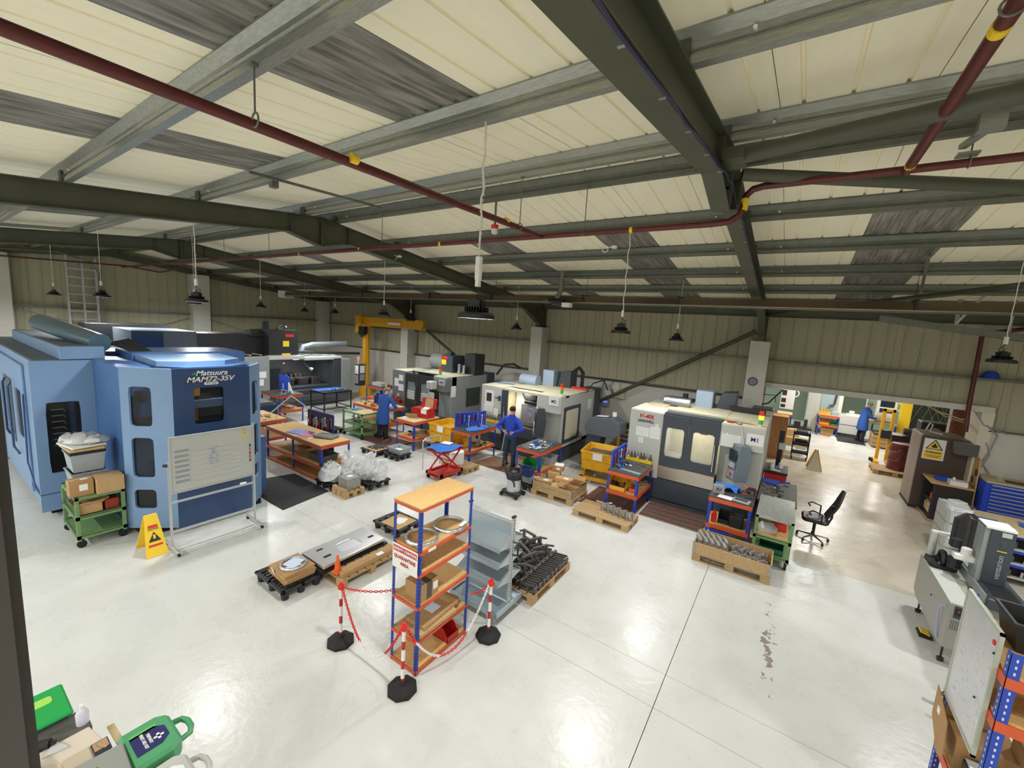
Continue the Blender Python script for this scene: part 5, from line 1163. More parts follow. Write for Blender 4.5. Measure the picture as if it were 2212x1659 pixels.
solo('board_offcut', 'pale chipboard panel lying on the pale green trolley', 'board', MB((-11.7, 8.5, .85)).B(-11.85, -11.26, 8.24, 8.83, .852, .865), M_ply)
cloth('blue rag on the pale green trolley', -12.0, 8.55, .852, .35, .2, M_bluecloth, 75)
clutter('wrapped parcels on the middle deck of the pale green trolley', 'small_parts', 'parts', -11.8, 8.5, .485, .38, .22, 22, [M_grey, M_card, M_iron], 76, hmax=.14)
GT3 = green_trolley('green trolley with scratched steel top, between laptop bench and office chair', -.20, .39, 8.55, 9.75, .9, (.20, .52), M_green, tops=mat('scratched_steel_top', '8f938e', .42, .4, 0, 14, col2='a6a9a3', thr=(.3, .7)))
part(GT3, 'shelf_board', MB(GT3).B(-.14, .33, 8.6, 9.7, .52, .535), M_osb)
solo('clear_bag', 'clear plastic bag of grey parts inside the green trolley with steel top', 'bag', MB((.0, 8.9, .535)).L([(0, .16), (.1, .14), (.17, .08), (.16, .0), (0, 0)], (.0, 8.85, .537), n=12), M_polyd, smooth=True)
solo('red_case', 'red box inside the green trolley with steel top', 'case', MB((.2, 9.0, .535)).B(.08, .3, 8.95, 9.3, .537, .68), M_redb, bev=.01)
picking_bin('dark green crate on the bottom deck of the green trolley with steel top', .1, 8.85, .205, .38, .45, .24, mat('deep_green', '14603a', .5))
# ---------- contents on the left green trolley
carton('taped cardboard box at the left on top of the green trolley', -9.24, 1.46, .852, .28, .22, .26, PI / 2, lab=True)
carton('wide cardboard box at the right on top of the green trolley', -9.22, 1.79, .852, .34, .33, .25, PI / 2, m=M_card2)
carton('open cardboard box on the middle deck of the loaded green trolley', -9.3, 1.55, .53, .28, .32, .16, PI / 2, openf=True, m=M_card2)
solo('red_case', 'red plastic case on the middle deck behind the open box', 'case', MB((-9.4, 1.75, .53)).B(-9.7, -9.15, 1.72, 1.9, .53, .70), mat('brick_red_plastic', '8c2f1f', .4), bev=.01)
tt = []
z = .852
for k, (lab, h_) in enumerate((('lowest grey tote of the stack behind the two cardboard boxes', .28), ('upper grey tote with black lid tray in the stack behind the cardboard boxes', .30))):
    tote('storage_tote', lab, -9.72, 1.62, z, .52, .42, h_, M_tote, group='grey totes on the green trolley', cat='tote'); z += h_ + .015
solo('tote_lid', 'black shallow tray resting on the upper grey tote', 'lid', MB((-9.72, 1.62, z)).B(-9.99, -9.45, 1.40, 1.84, z - .012, z + .03), M_black, bev=.008); z += .035
for k in range(4):
    a = .03 * (k % 2); solo('card_sheet', ['lowest card sheet in the pile on the grey totes', 'pale board in the pile on the grey totes', 'third sheet up in the pile on the grey totes', 'white top sheet of the pile on the grey totes'][k], 'cardboard', MB((-9.72, 1.62, z)).RB((-9.72 + a, 1.62 - a, z + .012), (.56, .42, .02), rz=.06 * k), [M_card, M_ply, M_card2, M_paper][k], group='card sheets piled on the totes'); z += .024
rnd = random.Random(5)
for k, (dx, dy, dz, s) in enumerate(((0, 0, 0, 1.0), (.12, .12, .01, .8), (-.1, -.1, .03, .8))):
    mb = MB((-9.72 + dx, 1.62 + dy, z + dz)); vs = []
    prof = [(0, .16 * s), (.12 * s, .15 * s), (.2 * s, .1 * s), (.24 * s, .04 * s), (.2 * s, 0), (0, 0)]
    mb.L(prof, (-9.72 + dx, 1.62 + dy, z + dz), n=14)
    for i in range(len(mb.v)):
        p = mb.v[i]; mb.v[i] = Vector((p.x + rnd.uniform(-.02, .02), p.y + rnd.uniform(-.02, .02), max(z, p.z + rnd.uniform(-.02, .02))))
    solo('bubble_wrap_bundle', ['largest bundle of bubble wrap heaped on top of the tote stack', 'right-hand bundle of bubble wrap on the tote stack', 'left-hand bundle of bubble wrap on the tote stack'][k], 'packaging', mb, M_polyd, smooth=True)
# ---------- wet floor sign, yellow
WS = thing('floor_sign', 'bright yellow folding wet floor sign in front of the light blue machine', 'floor sign', (-8.25, 2.06, 0))
for nm, Mx in (('front_leaf', (-8.08, 2.16, .26, 1)), ('rear_leaf', (-8.44, 1.98, .26, -1))): pass
def leaf(T, xb, xt, y0, y1, zt, m, hole=True):
    """tapered board from foot line x=xb to hinge x=xt"""
    n_ = Vector((zt, 0, -(xt - xb))).normalized() * .012
    yc = (y0 + y1) / 2; wt = (y1 - y0) * .30
    o = [(xb, y0, 0), (xb, y1, 0), (xt, yc + wt, zt), (xt, yc - wt, zt)]
    mb = MB(T).add(o + [(a + n_.x, b, c + n_.z) for a, b, c in o], [(0, 1, 2, 3), (7, 6, 5, 4), (0, 4, 5, 1), (1, 5, 6, 2), (2, 6, 7, 3), (3, 7, 4, 0)])
    return mb
part(WS, 'board', leaf(WS, -7.98, -8.24, 1.92, 2.20, .60, M_yelb), M_yelb)
part(WS, 'board', leaf(WS, -8.50, -8.26, 1.92, 2.20, .60, M_yelb), M_yelb)
part(WS, 'hinge', MB(WS).C((-8.25, 1.98, .60), (-8.25, 2.14, .60), .015, n=8), M_yelb)
def onleaf(z_): return -7.98 - .26 * z_ / .60 + .014
wp = MB(WS)
wp.add([(onleaf(.36) + .002, 2.06, .36), (onleaf(.22) + .002, 1.98, .22), (onleaf(.22) + .002, 2.14, .22)], [(0, 1, 2)], 0)
for (za, zb, ya, yb, m_) in ((.42, .46, 2.0, 2.12, 1), (.15, .18, 1.97, 2.15, 1), (.26, .32, 2.045, 2.075, 2)):
    wp.add([(onleaf(za) + .003, ya, za), (onleaf(za) + .003, yb, za), (onleaf(zb) + .003, yb, zb), (onleaf(zb) + .003, ya, zb)], [(0, 1, 2, 3)], m_)
part(WS, 'printed_warning', wp, [M_ink, M_redb, M_yelb])
text(WS, 'CAUTION', .05, (onleaf(.40) + .005, 2.06, .40), EAST, M_ink, sx=.6)
# ---------- whiteboard on a wheeled stand
WBd = thing('whiteboard_stand', 'wheeled whiteboard on a silver frame in front of the navy machine', 'whiteboard', (-7.98, 2.9, 0))
part(WBd, 'board', MB(WBd).B(-7.97, -7.95, 2.28, 3.48, .98, 1.90), mat('whiteboard_surface', 'b6b8b4', .25))
part(WBd, 'board_frame', MB(WBd).B(-7.975, -7.94, 2.26, 2.28, .97, 1.91).B(-7.975, -7.94, 3.48, 3.50, .97, 1.91).B(-7.975, -7.94, 2.28, 3.48, 1.89, 1.91).B(-7.975, -7.94, 2.28, 3.48, .97, .99), M_silv)
part(WBd, 'frame_pole', MB(WBd).B(-8.0, -7.97, 2.24, 2.27, .06, 1.5), M_silv)
part(WBd, 'frame_pole', MB(WBd).B(-8.0, -7.97, 3.50, 3.53, .06, 1.95), M_silv)
part(WBd, 'cross_rail', MB(WBd).B(-8.0, -7.97, 2.27, 3.5, .80, .83), M_silv)
part(WBd, 'cross_rail', MB(WBd).B(-8.0, -7.97, 2.27, 3.5, .30, .33), M_silv)
for y_ in (2.255, 3.515):
    part(WBd, 'foot_bar', MB(WBd).B(-8.3, -7.68, y_ - .02, y_ + .02, .06, .09), M_silv, bev=.005)
    for x_ in (-8.27, -7.71): part(WBd, 'castor', MB(WBd).C((x_, y_ - .015, .03), (x_, y_ + .015, .03), .03, n=10).B(x_ - .01, x_ + .01, y_ - .01, y_ + .01, .05, .07), M_rubber)
part(WBd, 'clamp_knob', MB(WBd).C((-8.02, 2.20, 1.45), (-7.98, 2.24, 1.45), .025, n=8).C((-7.95, 3.53, 1.42), (-7.95, 3.57, 1.42), .02, n=8), M_black)
wr = MB(WBd)
for k in range(7): wr.B(-7.949, -7.947, 2.33, 2.52, 1.13 + k * .085, 1.175 + k * .085, 0)
for k in range(7): wr.B(-7.949, -7.9475, 2.56, 3.3, 1.11 + k * .085, 1.113 + k * .085, 1)
wr.B(-7.949, -7.9475, 2.54, 2.542, 1.05, 1.85, 1)
rnd = random.Random(8)
for k in range(14): y_ = rnd.uniform(2.78, 2.9); z_ = 1.35 + .022 * k; wr.B(-7.949, -7.9475, y_, y_ + .06, z_, z_ + .008, 2)
for k in range(5): wr.B(-7.949, -7.947, 3.16 + .03 * (k % 2), 3.28 + .02 * (k % 2), 1.15 + k * .07, 1.19 + k * .07, 3)
part(WBd, 'marker_writing', wr, [M_grey, mat('faint_line', 'a8aaa8', .4), mat('blue_marker', '6d7ab8', .5), M_greyl])
mg = MB(WBd)
for k in range(14):
    y_, z_ = rnd.uniform(3.3, 3.46), rnd.uniform(1.66, 1.86); mg.C((-7.95, y_, z_), (-7.94, y_, z_), .011, n=8, m=0)
for k in range(5): mg.B(-7.95, -7.935, 3.43, 3.445, 1.25 + k * .07, 1.30 + k * .07, 1 + k % 2)
part(WBd, 'magnet', mg, [M_yelb, M_ink, M_redb], label='yellow, red and black magnets')
solo('board_wiper', 'white board wiper resting on the stand rail', 'wiper', MB((-7.985, 3.3, .83)).B(-8.005, -7.965, 3.28, 3.38, .831, .862), M_white, bev=.004)
# ---------- floor mats
solo('rubber_mat', 'black rubber mat between the navy machine and the chipboard bench', 'mat', MB((-9, 4.6, 0)).P([(-8.75, 4.12), (-8.15, 4.12), (-8.35, 5.25), (-9.9, 5.3), (-10.2, 4.2)], 'z', 0, .012), M_matb)
solo('duckboard', 'dark wooden duckboard under the elderly man', 'mat', MB((-10.6, 8.6, 0)).B(-11.3, -9.9, 8.3, 9.2, 0, .02), M_mat)
solo('duckboard', 'brown board on the floor under the man in jeans', 'mat', MB((-6.4, 9.6, 0)).P([(-7.3, 9.1), (-5.5, 9.1), (-5.5, 10.6), (-7.2, 10.6)], 'z', 0, .015), mat('oiled_board', '6d5138', .6, 0, .12, 5))
MT = thing('grille_mat', 'brown ribbed standing mat before the machine with slate doors', 'mat', (-1.77, 9.5, 0))
part(MT, 'mat_edge', MB(MT).B(-2.42, -1.13, 9.04, 10.0, 0, .03), mat('mat_edge', '7c6a60', .7))
rb = MB(MT)
for k in range(30): rb.B(-2.40 + k * .043, -2.40 + k * .043 + .026, 9.06, 9.98, .03, .042)
for k in range(5): rb.B(-2.41, -1.14, 9.06 + k * .225, 9.075 + k * .225, .03, .046)
part(MT, 'mat_rib', rb, M_mat, kind='stuff')
solo('duckboard', 'dark board under the black bench behind the five castings', 'mat', MB((-3.2, 9.0, 0)).B(-3.75, -2.5, 8.75, 10.0, 0, .02), M_mat)
# ================================================================ PALLETS AND THEIR LOADS
def pallet(label, x, y, L_=1.2, W_=.8, rz=0, m=None, n=7, h=.144, seed=1, group=None):
    """timber pallet; boards run along local x"""
    T = thing('pallet', label, 'pallet', (x, y, 0), rz, group); m = m or M_wood; a, b = L_ / 2, W_ / 2
    rnd = random.Random(seed)
    bw = W_ / n * .82
    deck = MB((0, 0, 0)).B(-a, a, -bw / 2, bw / 2, 0, .022).mesh('deck_board', m)
    for i in range(n):
        yy = -b + bw / 2 + (W_ - bw) * i / (n - 1); meshpart(T, 'deck_board', deck, (rnd.uniform(-.004, .004), yy, h - .022 + rnd.uniform(0, .002)), rnd.uniform(-.004, .004))
    st = MB((0, 0, 0)).B(-.072, .072, -b, b, 0, .022).mesh('stringer_board', m)
    bl = MB((0, 0, 0)).B(-.072, .072, -.05, .05, 0, .078).mesh('block', m)
    bt = MB((0, 0, 0)).B(-a, a, -.05, .05, 0, .022).mesh('bottom_board', m)
    for xx in (-a + .072, 0, a - .072):
        meshpart(T, 'stringer_board', st, (xx, 0, h - .044))
        for yy in (-b + .05, 0, b - .05): meshpart(T, 'block', bl, (xx, yy, .022))
    for yy in (-b + .05, 0, b - .05): meshpart(T, 'bottom_board', bt, (0, yy, 0))
    return T
def plastic_pallet(label, x, y, L_, W_, rz=0, h=.15, group='black plastic pallets'):
    T = thing('plastic_pallet', label, 'pallet', (x, y, 0), rz, group); a, b = L_ / 2, W_ / 2
    part(T, 'rim', MB((0, 0, 0)).B(-a, a, -b, -b + .05, h - .035, h).B(-a, a, b - .05, b, h - .035, h).B(-a, -a + .05, -b, b, h - .035, h).B(a - .05, a, -b, b, h - .035, h).B(-a, a, -.03, .03, h - .035, h).B(-.03, .03, -b, b, h - .035, h), M_black, bev=.006)
    bar = MB((0, 0, 0))
    n = int(L_ / .075)
    for i in range(1, n): bar.B(-a + L_ * i / n - .014, -a + L_ * i / n + .014, -b + .03, b - .03, h - .03, h - .002)
    k = int(W_ / .14)
    for i in range(1, k): bar.B(-a + .03, a - .03, -b + W_ * i / k - .012, -b + W_ * i / k + .012, h - .03, h - .004)
    part(T, 'deck_grid', bar, M_black, kind='stuff')
    for xx in (-a + .07, 0, a - .07):
        for yy in (-b + .07, 0, b - .07): part(T, 'foot', MB((0, 0, 0)).C((xx, yy, 0), (xx, yy, h - .03), .05, .065, n=8), M_black)
    return T
# black pallet at the left with stacked card and a ring
plastic_pallet('black plastic pallet carrying stacked card and a steel ring', -5.79, 3.0, .80, .60)
z = .15
for k in range(5):
    z2 = z + .028; w = .52 - .012 * k
    solo('card_slab', ['lowest', 'second lowest', 'middle', 'second highest', 'topmost'][k] + ' flat corrugated parcel in the stack beneath the loose steel ring', 'cardboard', MB((-5.75, 3.02, z)).RB((-5.75 + .015 * (k % 3 - 1), 3.03, z + .013), (w, .44, .025), rz=.05 * (k % 3 - 1)), [M_card, M_card2, M_card, M_card2, M_card][k], group='flat card parcels under the loose ring', bev=.003); z = z2
def ring(label, x, y, z, R, h=.03, tilt=0, tag=True):
    T = thing('machined_ring', label, 'ring', (x, y, z)); Rm = Matrix.Rotation(tilt, 4, 'Y') if tilt else Matrix.Identity(4)
    part(T, 'ring_body', MB((0, 0, 0)).L([(R - .035, 0), (R, 0), (R, h * .6), (R - .01, h), (R - .03, h), (R - .035, h * .6), (R - .035, 0)], n=48), M_alu, smooth=True)
    bh = MB((0, 0, 0))
    for i in range(16): bh.C(((R - .018) * math.cos(i * PI / 8), (R - .018) * math.sin(i * PI / 8), h - .002), ((R - .018) * math.cos(i * PI / 8), (R - .018) * math.sin(i * PI / 8), h + .001), .006, n=6)
    part(T, 'bolt_hole', bh, M_dark)
    return T
ring('loose machined ring with papers inside, on the card stack', -5.74, 3.04, z, .19)
solo('paper_sheet', 'green and white papers lying inside the loose ring', 'paper', MB((-5.74, 3.04, z)).RB((-5.76, 3.06, z + .012), (.2, .24, .006), rz=.3).RB((-5.66, 3.0, z + .02), (.1, .2, .004), rz=.1), M_paper2)
solo('paper_tag', 'white tag strip hanging over the front of the card stack', 'tag', MB((-5.8, 2.8, .26)).RB((-5.83, 2.80, .235), (.05, .004, .16), rx=.3), M_paper)
# wood pallet with polished plates, cone and wrapped beam
pallet('timber pallet carrying polished plates and a traffic cone', -5.56, 3.94, 1.04, 1.12, 0, n=8, seed=4)
for k in range(4):
    yy = [3.5, 3.8, 4.1, 4.35][k]
    pass
T = thing('steel_plate', 'mirror-polished steel plate with a rounded window, lying on the timber pallet', 'plate', (-5.70, 3.88, .2))
pl = MB(T).HP(-5.98, -5.38, 3.30, 4.42, -5.80, -5.52, 3.72, 4.10, .08, 0, .05, ax='y')
# swap axes so the plate lies flat
for i, v in enumerate(pl.v): pl.v[i] = Vector((v.x, v.z, .215 + v.y))
part(T, 'plate_body', pl, mat('polished_plate', 'dcdee0', .24, .7), bev=.004)
part(T, 'window_insert', MB(T).B(-5.81, -5.51, 3.70, 4.12, .215, .25), M_silv)
part(T, 'slot', MB(T).RB((-5.60, 3.50, .266), (.05, .12, .003)).RB((-5.85, 3.52, .266), (.04, .1, .003)).RB((-5.6, 4.3, .266), (.05, .1, .003)), M_dark)
part(T, 'base_sheet', MB(T).B(-6.0, -5.36, 3.26, 4.46, .15, .19).B(-5.97, -5.4, 3.3, 4.42, .19, .214), M_black)
solo('timber_batten', 'timber beam wrapped in card along the right edge of the plate pallet', 'beam', MB((-5.12, 3.9, .145)).RB((-5.11, 3.92, .185), (.09, 1.02, .075)), M_card, bev=.005)
solo('timber_batten', 'thin board beside the wrapped beam on the plate pallet', 'board', MB((-5.25, 3.9, .145)).RB((-5.24, 3.92, .16), (.10, 1.0, .025)), M_wood)
solo('paper_tag', 'small white label stuck on the wrapped beam', 'tag', MB((-5.11, 4.1, .224)).B(-5.15, -5.07, 4.05, 4.17, .2235, .226), M_paper)
# cone
T = thing('traffic_cone', 'small orange cone standing on the plate pallet', 'cone', (-5.24, 3.44, .175))
part(T, 'cone_body', MB((0, 0, 0)).L([(0.0, .27), (.014, .27), (.055, .02), (.05, .0)], n=18), mat('cone_orange', 'e2622a', .5), smooth=True)
part(T, 'cone_base', MB((0, 0, 0)).P(rr(-.065, .065, -.065, .065, .02), 'z', 0, .018), mat('cone_orange', 'e2622a'))
# upper black pallet with card and papers
plastic_pallet('black plastic pallet with one card sheet, nearest the centre shelving top', -5.9, 5.14, .70, .60)
plastic_pallet_card = solo('card_sheet', 'single card sheet on the black pallet beyond the polished plates', 'cardboard', MB((-5.85, 5.14, .15)).RB((-5.83, 5.12, .158), (.46, .46, .014), rz=.04), M_card2)
solo('paper_sheet', 'white papers on the single card sheet', 'paper', MB((-5.82, 5.18, .166)).RB((-5.82, 5.17, .169), (.20, .2, .005), rz=.4).RB((-5.78, 5.12, .173), (.13, .2, .003), rz=.1), M_paper)
# ---------- castings
def casting_mesh(kind):
    mb = MB((0, 0, 0))
    if kind == 0:   # open frame bracket with two arms
        mb.HP(-.16, .10, 0, .15, -.12, .06, .03, .12, .02, -.02, .02)
        mb.RB((.15, 0, .11), (.14, .026, .026), ry=.35); mb.RB((-.19, 0, .10), (.08, .035, .03), ry=-.6)
        mb.B(-.16, -.13, -.06, .06, 0, .05); mb.B(.07, .10, -.06, .06, 0, .05)
    elif kind == 1:   # low bridge bracket
        mb.B(-.14, .14, -.045, -.025, 0, .022).B(-.14, .14, .025, .045, 0, .022).B(-.14, -.115, -.045, .045, 0, .13).B(.115, .14, -.045, .045, 0, .09).RB((0, -.03, .11), (.25, .018, .03), ry=-.15).RB((0, .03, .11), (.25, .018, .03), ry=-.15).C((-.125, -.052, .12), (-.125, .052, .12), .026, n=10).C((.125, -.05, .08), (.125, .05, .08), .022, n=10).B(-.02, .02, -.04, .04, 0, .06)
    elif kind == 2:   # curved hook seen standing
        pts = [(-.03, 0), (.05, 0), (.06, .10), (.02, .17), (.04, .22), (.10, .24), (.10, .29), (.02, .29), (-.05, .24), (-.05, .16), (-.01, .10)]
        mb.P(pts, 'x', -.025, .025)
    else:
        mb.HP(-.09, .09, 0, .16, -.06, .06, .03, .12, .02, -.012, .012).B(-.09, -.07, -.05, .05, 0, .16).B(.07, .09, -.05, .05, 0, .16).C((0, -.06, .03), (0, .06, .03), .025, n=10)
    return mb
CM = {k: casting_mesh(k).mesh('casting', M_iron) for k in (0, 1)}
CM[2] = casting_mesh(2).mesh('casting', M_castg); CM[3] = casting_mesh(3).mesh('casting', M_castg)
def casting(k, label, loc, rz, group, ry=0.0, rx=0.0, s=1.0):
    o = bpy.data.objects.new('casting', CM[k]); C.objects.link(o); o.location = loc; o.rotation_euler = (rx, ry, rz); o.scale = (s, s, s)
    o['label'] = label; o['category'] = 'casting'; o['group'] = group; return o
ORD = ['first', 'second', 'third', 'fourth', 'fifth', 'sixth', 'seventh', 'eighth', 'ninth']
# pallet of dark castings behind the grey display trolley
pallet('timber pallet heaped with dark castings behind the grey display trolley', -3.13, 5.46, 1.2, .95, PI / 2, n=7, seed=9)
rnd = random.Random(17)
for r_ in range(3):
    for i in range(9):
        x_ = -2.80 - .30 * r_; y_ = 4.96 + i * .125
        casting(1, 'dark bracket casting on its pallet, %s row from the right, %s from the camera' % (ORD[r_], ORD[i]), (x_, y_, .146), rnd.uniform(-.08, .08), 'dark castings behind the display trolley', s=.95)
for i in range(9):
    casting(0, 'dark open-frame casting lying on the bracket rows, %s from the camera' % ORD[i], (-3.05 - .18 * (i % 3) + rnd.uniform(-.04, .04), 5.06 + i * .115, .285 + .02 * (i % 2)), rnd.uniform(-.5, 1.2), 'open-frame castings behind the display trolley', ry=rnd.uniform(-.2, .2))
# crate of grey castings
CRT = pallet('weathered pallet under the timber crate of grey castings', -.46, 8.16, 1.22, .66, 0, m=M_wood2, n=5, seed=6)
T = thing('pallet_collar', 'pale timber crate collar full of grey castings', 'crate', (-.46, 8.16, .146))
x0, x1, y0, y1 = -1.07, .15, 7.83, 8.49
for nm, a in (('front', (x0, x1, y0, y0 + .02)), ('back', (x0, x1, y1 - .02, y1)), ('l', (x0, x0 + .02, y0, y1)), ('r', (x1 - .02, x1, y0, y1))):
    part(T, 'plank', MB(T).B(*a, .147, .345), M_wood)
part(T, 'corner_hinge', MB(T).B(x0 - .004, x0 + .05, y0 - .004, y0 + .001, .15, .34).B(x0 - .004, x0, y0, y0 + .05, .15, .34).B(x1 - .05, x1 + .004, y0 - .004, y0 + .001, .15, .34).B(x1, x1 + .004, y0, y0 + .05, .15, .34), M_galv)
for i in range(5):
    for r_ in range(2):
        casting(2, 'grey hook-shaped casting in the crate, %s row, %s from the left' % (('front', 'back')[r_], ORD[i]), (-.99 + i * .10, 7.98 + r_ * .2, .15), .75, 'hook castings in the timber crate', s=.92)
for i in range(4):
    for r_ in range(2):
        casting(3, 'grey framed casting in the crate, %s row, %s from the hooks' % (('front', 'back')[r_], ORD[i]), (-.44 + i * .14, 8.0 + r_ * .26, .15), rnd.uniform(-.2, .2) + .9, 'framed castings in the timber crate', ry=rnd.uniform(-.1, .1))
# pallet with five castings
pallet('timber pallet with a row of five castings at its right end', -2.94, 8.34, 1.24, .68, 0, n=7, seed=3)
for i in range(5):
    T = casting(3, 'grey framed casting on the low timber pallet, %s from the left' % ORD[i], (-2.98 + i * .145, 8.42 - i * .03, .147), .75, 'five castings on the low pallet', rx=-.25, s=.95)
solo('bent_strip', 'bent pale metal strip on the floor behind the five castings', 'strip', MB((-3.1, 8.75, .146)).T([(-3.3, 8.72, .16), (-3.1, 8.7, .165), (-2.95, 8.76, .20)], .02, 5), M_lgrey)
# pallet with collar and cartons
pallet('timber pallet under the brown timber crate of cardboard boxes', -4.3, 8.78, 1.1, .85, .0, n=7, seed=8)
T = thing('pallet_collar', 'weathered timber crate overflowing with cardboard boxes', 'crate', (-4.3, 8.78, .146))
x0, x1, y0, y1 = -4.84, -3.78, 8.36, 9.20
for a in ((x0, x1, y0, y0 + .02), (x0, x1, y1 - .02, y1), (x0, x0 + .02, y0, y1), (x1 - .02, x1, y0, y1)):
    part(T, 'plank', MB(T).B(*a, .147, .245), M_wood2); part(T, 'plank', MB(T).B(*a, .25, .345), M_wood2)
part(T, 'corner_hinge', MB(T).B(x1 - .05, x1 + .004, y0 - .004, y0 + .001, .15, .34).B(x1, x1 + .004, y0, y0 + .05, .15, .34), M_galv)
for k, (x, y, z_, w, d, h_, rz, op, lab) in enumerate([(-4.62, 8.58, .15, .36, .26, .22, .1, False, 'cardboard box with white labels at the left front of the timber crate'), (-4.3, 8.6, .15, .26, .3, .16, .5, False, 'tilted flat cardboard box beside the labelled box in the crate'),
                                                   (-4.0, 8.62, .15, .3, .26, .16, -.2, True, 'open-flapped cardboard box at the right front of the timber crate'), (-4.25, 8.9, .15, .42, .24, .26, .1, False, 'large cardboard box with a label in the middle of the timber crate'),
                                                   (-3.93, 8.98, .15, .24, .3, .22, 0, True, 'open cardboard box at the right rear of the timber crate'), (-4.6, 9.04, .15, .3, .24, .3, .3, False, 'cardboard box at the left rear of the timber crate')]):
    carton(lab, x, y, z_, w, d, h_, rz, openf=op, lab=(k in (0, 3)), m=M_card2 if k % 2 else M_card)
carton('small cardboard box with papers on top, behind the timber crate', -4.55, 9.15, .46, .26, .22, .14, .2, lab=True)
solo('paper_sheet', 'crumpled papers on the small box above the timber crate', 'paper', MB((-4.55, 9.15, .61)).RB((-4.53, 9.15, .615), (.22, .18, .008), rz=.4, rx=.1), M_paper)
plastic_pallet('black plastic pallet under the grey tote of foil', -5.1, 8.75, .6, .7, group=None)
tote('storage_tote', 'grey tote filled with crumpled foil beside the timber crate', -5.0, 8.72, .151, .5, .42, .2, M_tote, cat='tote')
clutter('crumpled foil and white scraps in the grey tote', 'foil_scrap', 'scrap', -5.0, 8.72, .17, .18, .15, 26, [M_silv, M_paper, M_alu], 91, hmax=.16)
# bags pallet
plastic_pallet('black plastic pallet under the fatter clear bags, left of the steel box', -8.60, 5.68, .66, .86, 0.0, group=None)
plastic_pallet('black plastic pallet under the open clear bags, behind the steel box', -7.97, 6.16, .56, .60, 0.0, group=None)
bags = [(-8.62, 5.50, .30, .42, 'fattest clear plastic bag at the left of the bag pallet'), (-8.55, 5.98, .22, .60, 'tall clear bag at the back of the bag pallet'), (-8.10, 6.10, .20, .60, 'tall clear bag at the right rear of the bag pallet'), (-7.82, 6.22, .17, .48, 'narrow open bag with red print at the right of the pallet'), (-8.36, 5.72, .15, .30, 'low clear bag in the middle of the bag pallet')]
for k, (x, y, R, h_, lab) in enumerate(bags):
    mb = MB((x, y, .15)); rnd = random.Random(k + 3)
    top_ = (.62 if k in (2, 3) else .22)
    mb.L([(0, 0), (R * .8, .005), (R * 1.02, h_ * .14), (R, h_ * .3), (R * .93, h_ * .45), (R * .84, h_ * .6), (R * .66, h_ * .74), (R * .5, h_ * .86), (R * top_, h_ * .95), (R * top_ * 1.2, h_), (R * top_ * .6, h_ * .93), (0, h_ * .8)], (x, y, .15), n=17)
    sx_, sy_ = rnd.uniform(-.25, .25), rnd.uniform(-.2, .2)
    for i in range(len(mb.v)):
        p = mb.v[i]; q = (p - Vector((x, y, .15))); f_ = 1 + rnd.uniform(-.20, .16); mb.v[i] = Vector((x + q.x * f_ + sx_ * q.z, y + q.y * f_ * .92 + sy_ * q.z, .15 + max(0, q.z * (1 + rnd.uniform(-.09, .09)))))
    T = thing('plastic_bag', lab, 'bag', (x, y, .15)); mb.o = Vector((x, y, .15))
    part(T, 'film', mb, M_polyd if k in (0, 4) else M_poly)
    cl = MB((x, y, .15)); 
    for i in range(12): cl.RB((x + rnd.uniform(-R, R) * .5, y + rnd.uniform(-R, R) * .5, .18 + rnd.uniform(0, h_ * .5)), (.12, .1, .05), rz=rnd.uniform(0, 3), ry=rnd.uniform(-.4, .4))
    part(T, 'packed_film', cl, M_white, kind='stuff')
pallet('small timber half-pallet with a steel box, in front of the bags', -7.95, 5.48, .50, .50, 0, n=4, seed=12)
part_T = thing('steel_box', 'square grey steel box on the small half-pallet', 'box', (-7.95, 5.5, .146))
part(part_T, 'box_body', MB(part_T).B(-8.13, -7.78, 5.34, 5.68, .147, .40), M_castg, bev=.008)
part(part_T, 'label', MB(part_T).B(-8.0, -7.9, 5.45, 5.58, .401, .404), M_paper)
solo('timber_batten', 'timber bearer along the front edge of the half-pallet', 'board', MB((-7.95, 5.26, .146)).B(-8.2, -7.72, 5.24, 5.31, .147, .20), M_wood)
# small black pallets by bench 1
plastic_pallet('black plastic pallet with a card of small turned parts', -9.9, 7.72, .7, .55, group=None)
solo('card_sheet', 'card sheet covered with small turned parts', 'cardboard', MB((-9.9, 7.72, .15)).B(-10.2, -9.62, 7.5, 7.95, .151, .162), M_card2)
clutter('small dark turned parts lined up on the card sheet', 'turned_parts', 'parts', -9.9, 7.75, .165, .22, .16, 60, [M_iron, M_chrome], 95, hmax=.03)
plastic_pallet('black plastic pallet under the pale grey tote of papers', -9.15, 7.9, .62, .55, group=None)
tote('storage_tote', 'pale grey tote with papers beside the turned parts', -9.12, 7.95, .151, .52, .42, .17, M_tote, cat='tote')
solo('paper_sheet', 'papers inside the pale grey tote beside the turned parts', 'paper', MB((-9.12, 7.95, .17)).RB((-9.15, 7.95, .2), (.3, .24, .05), rz=.2), M_paper)
plastic_pallet('black plastic pallet left of the pale green trolley', -12.9, 8.1, .9, .55, group=None)
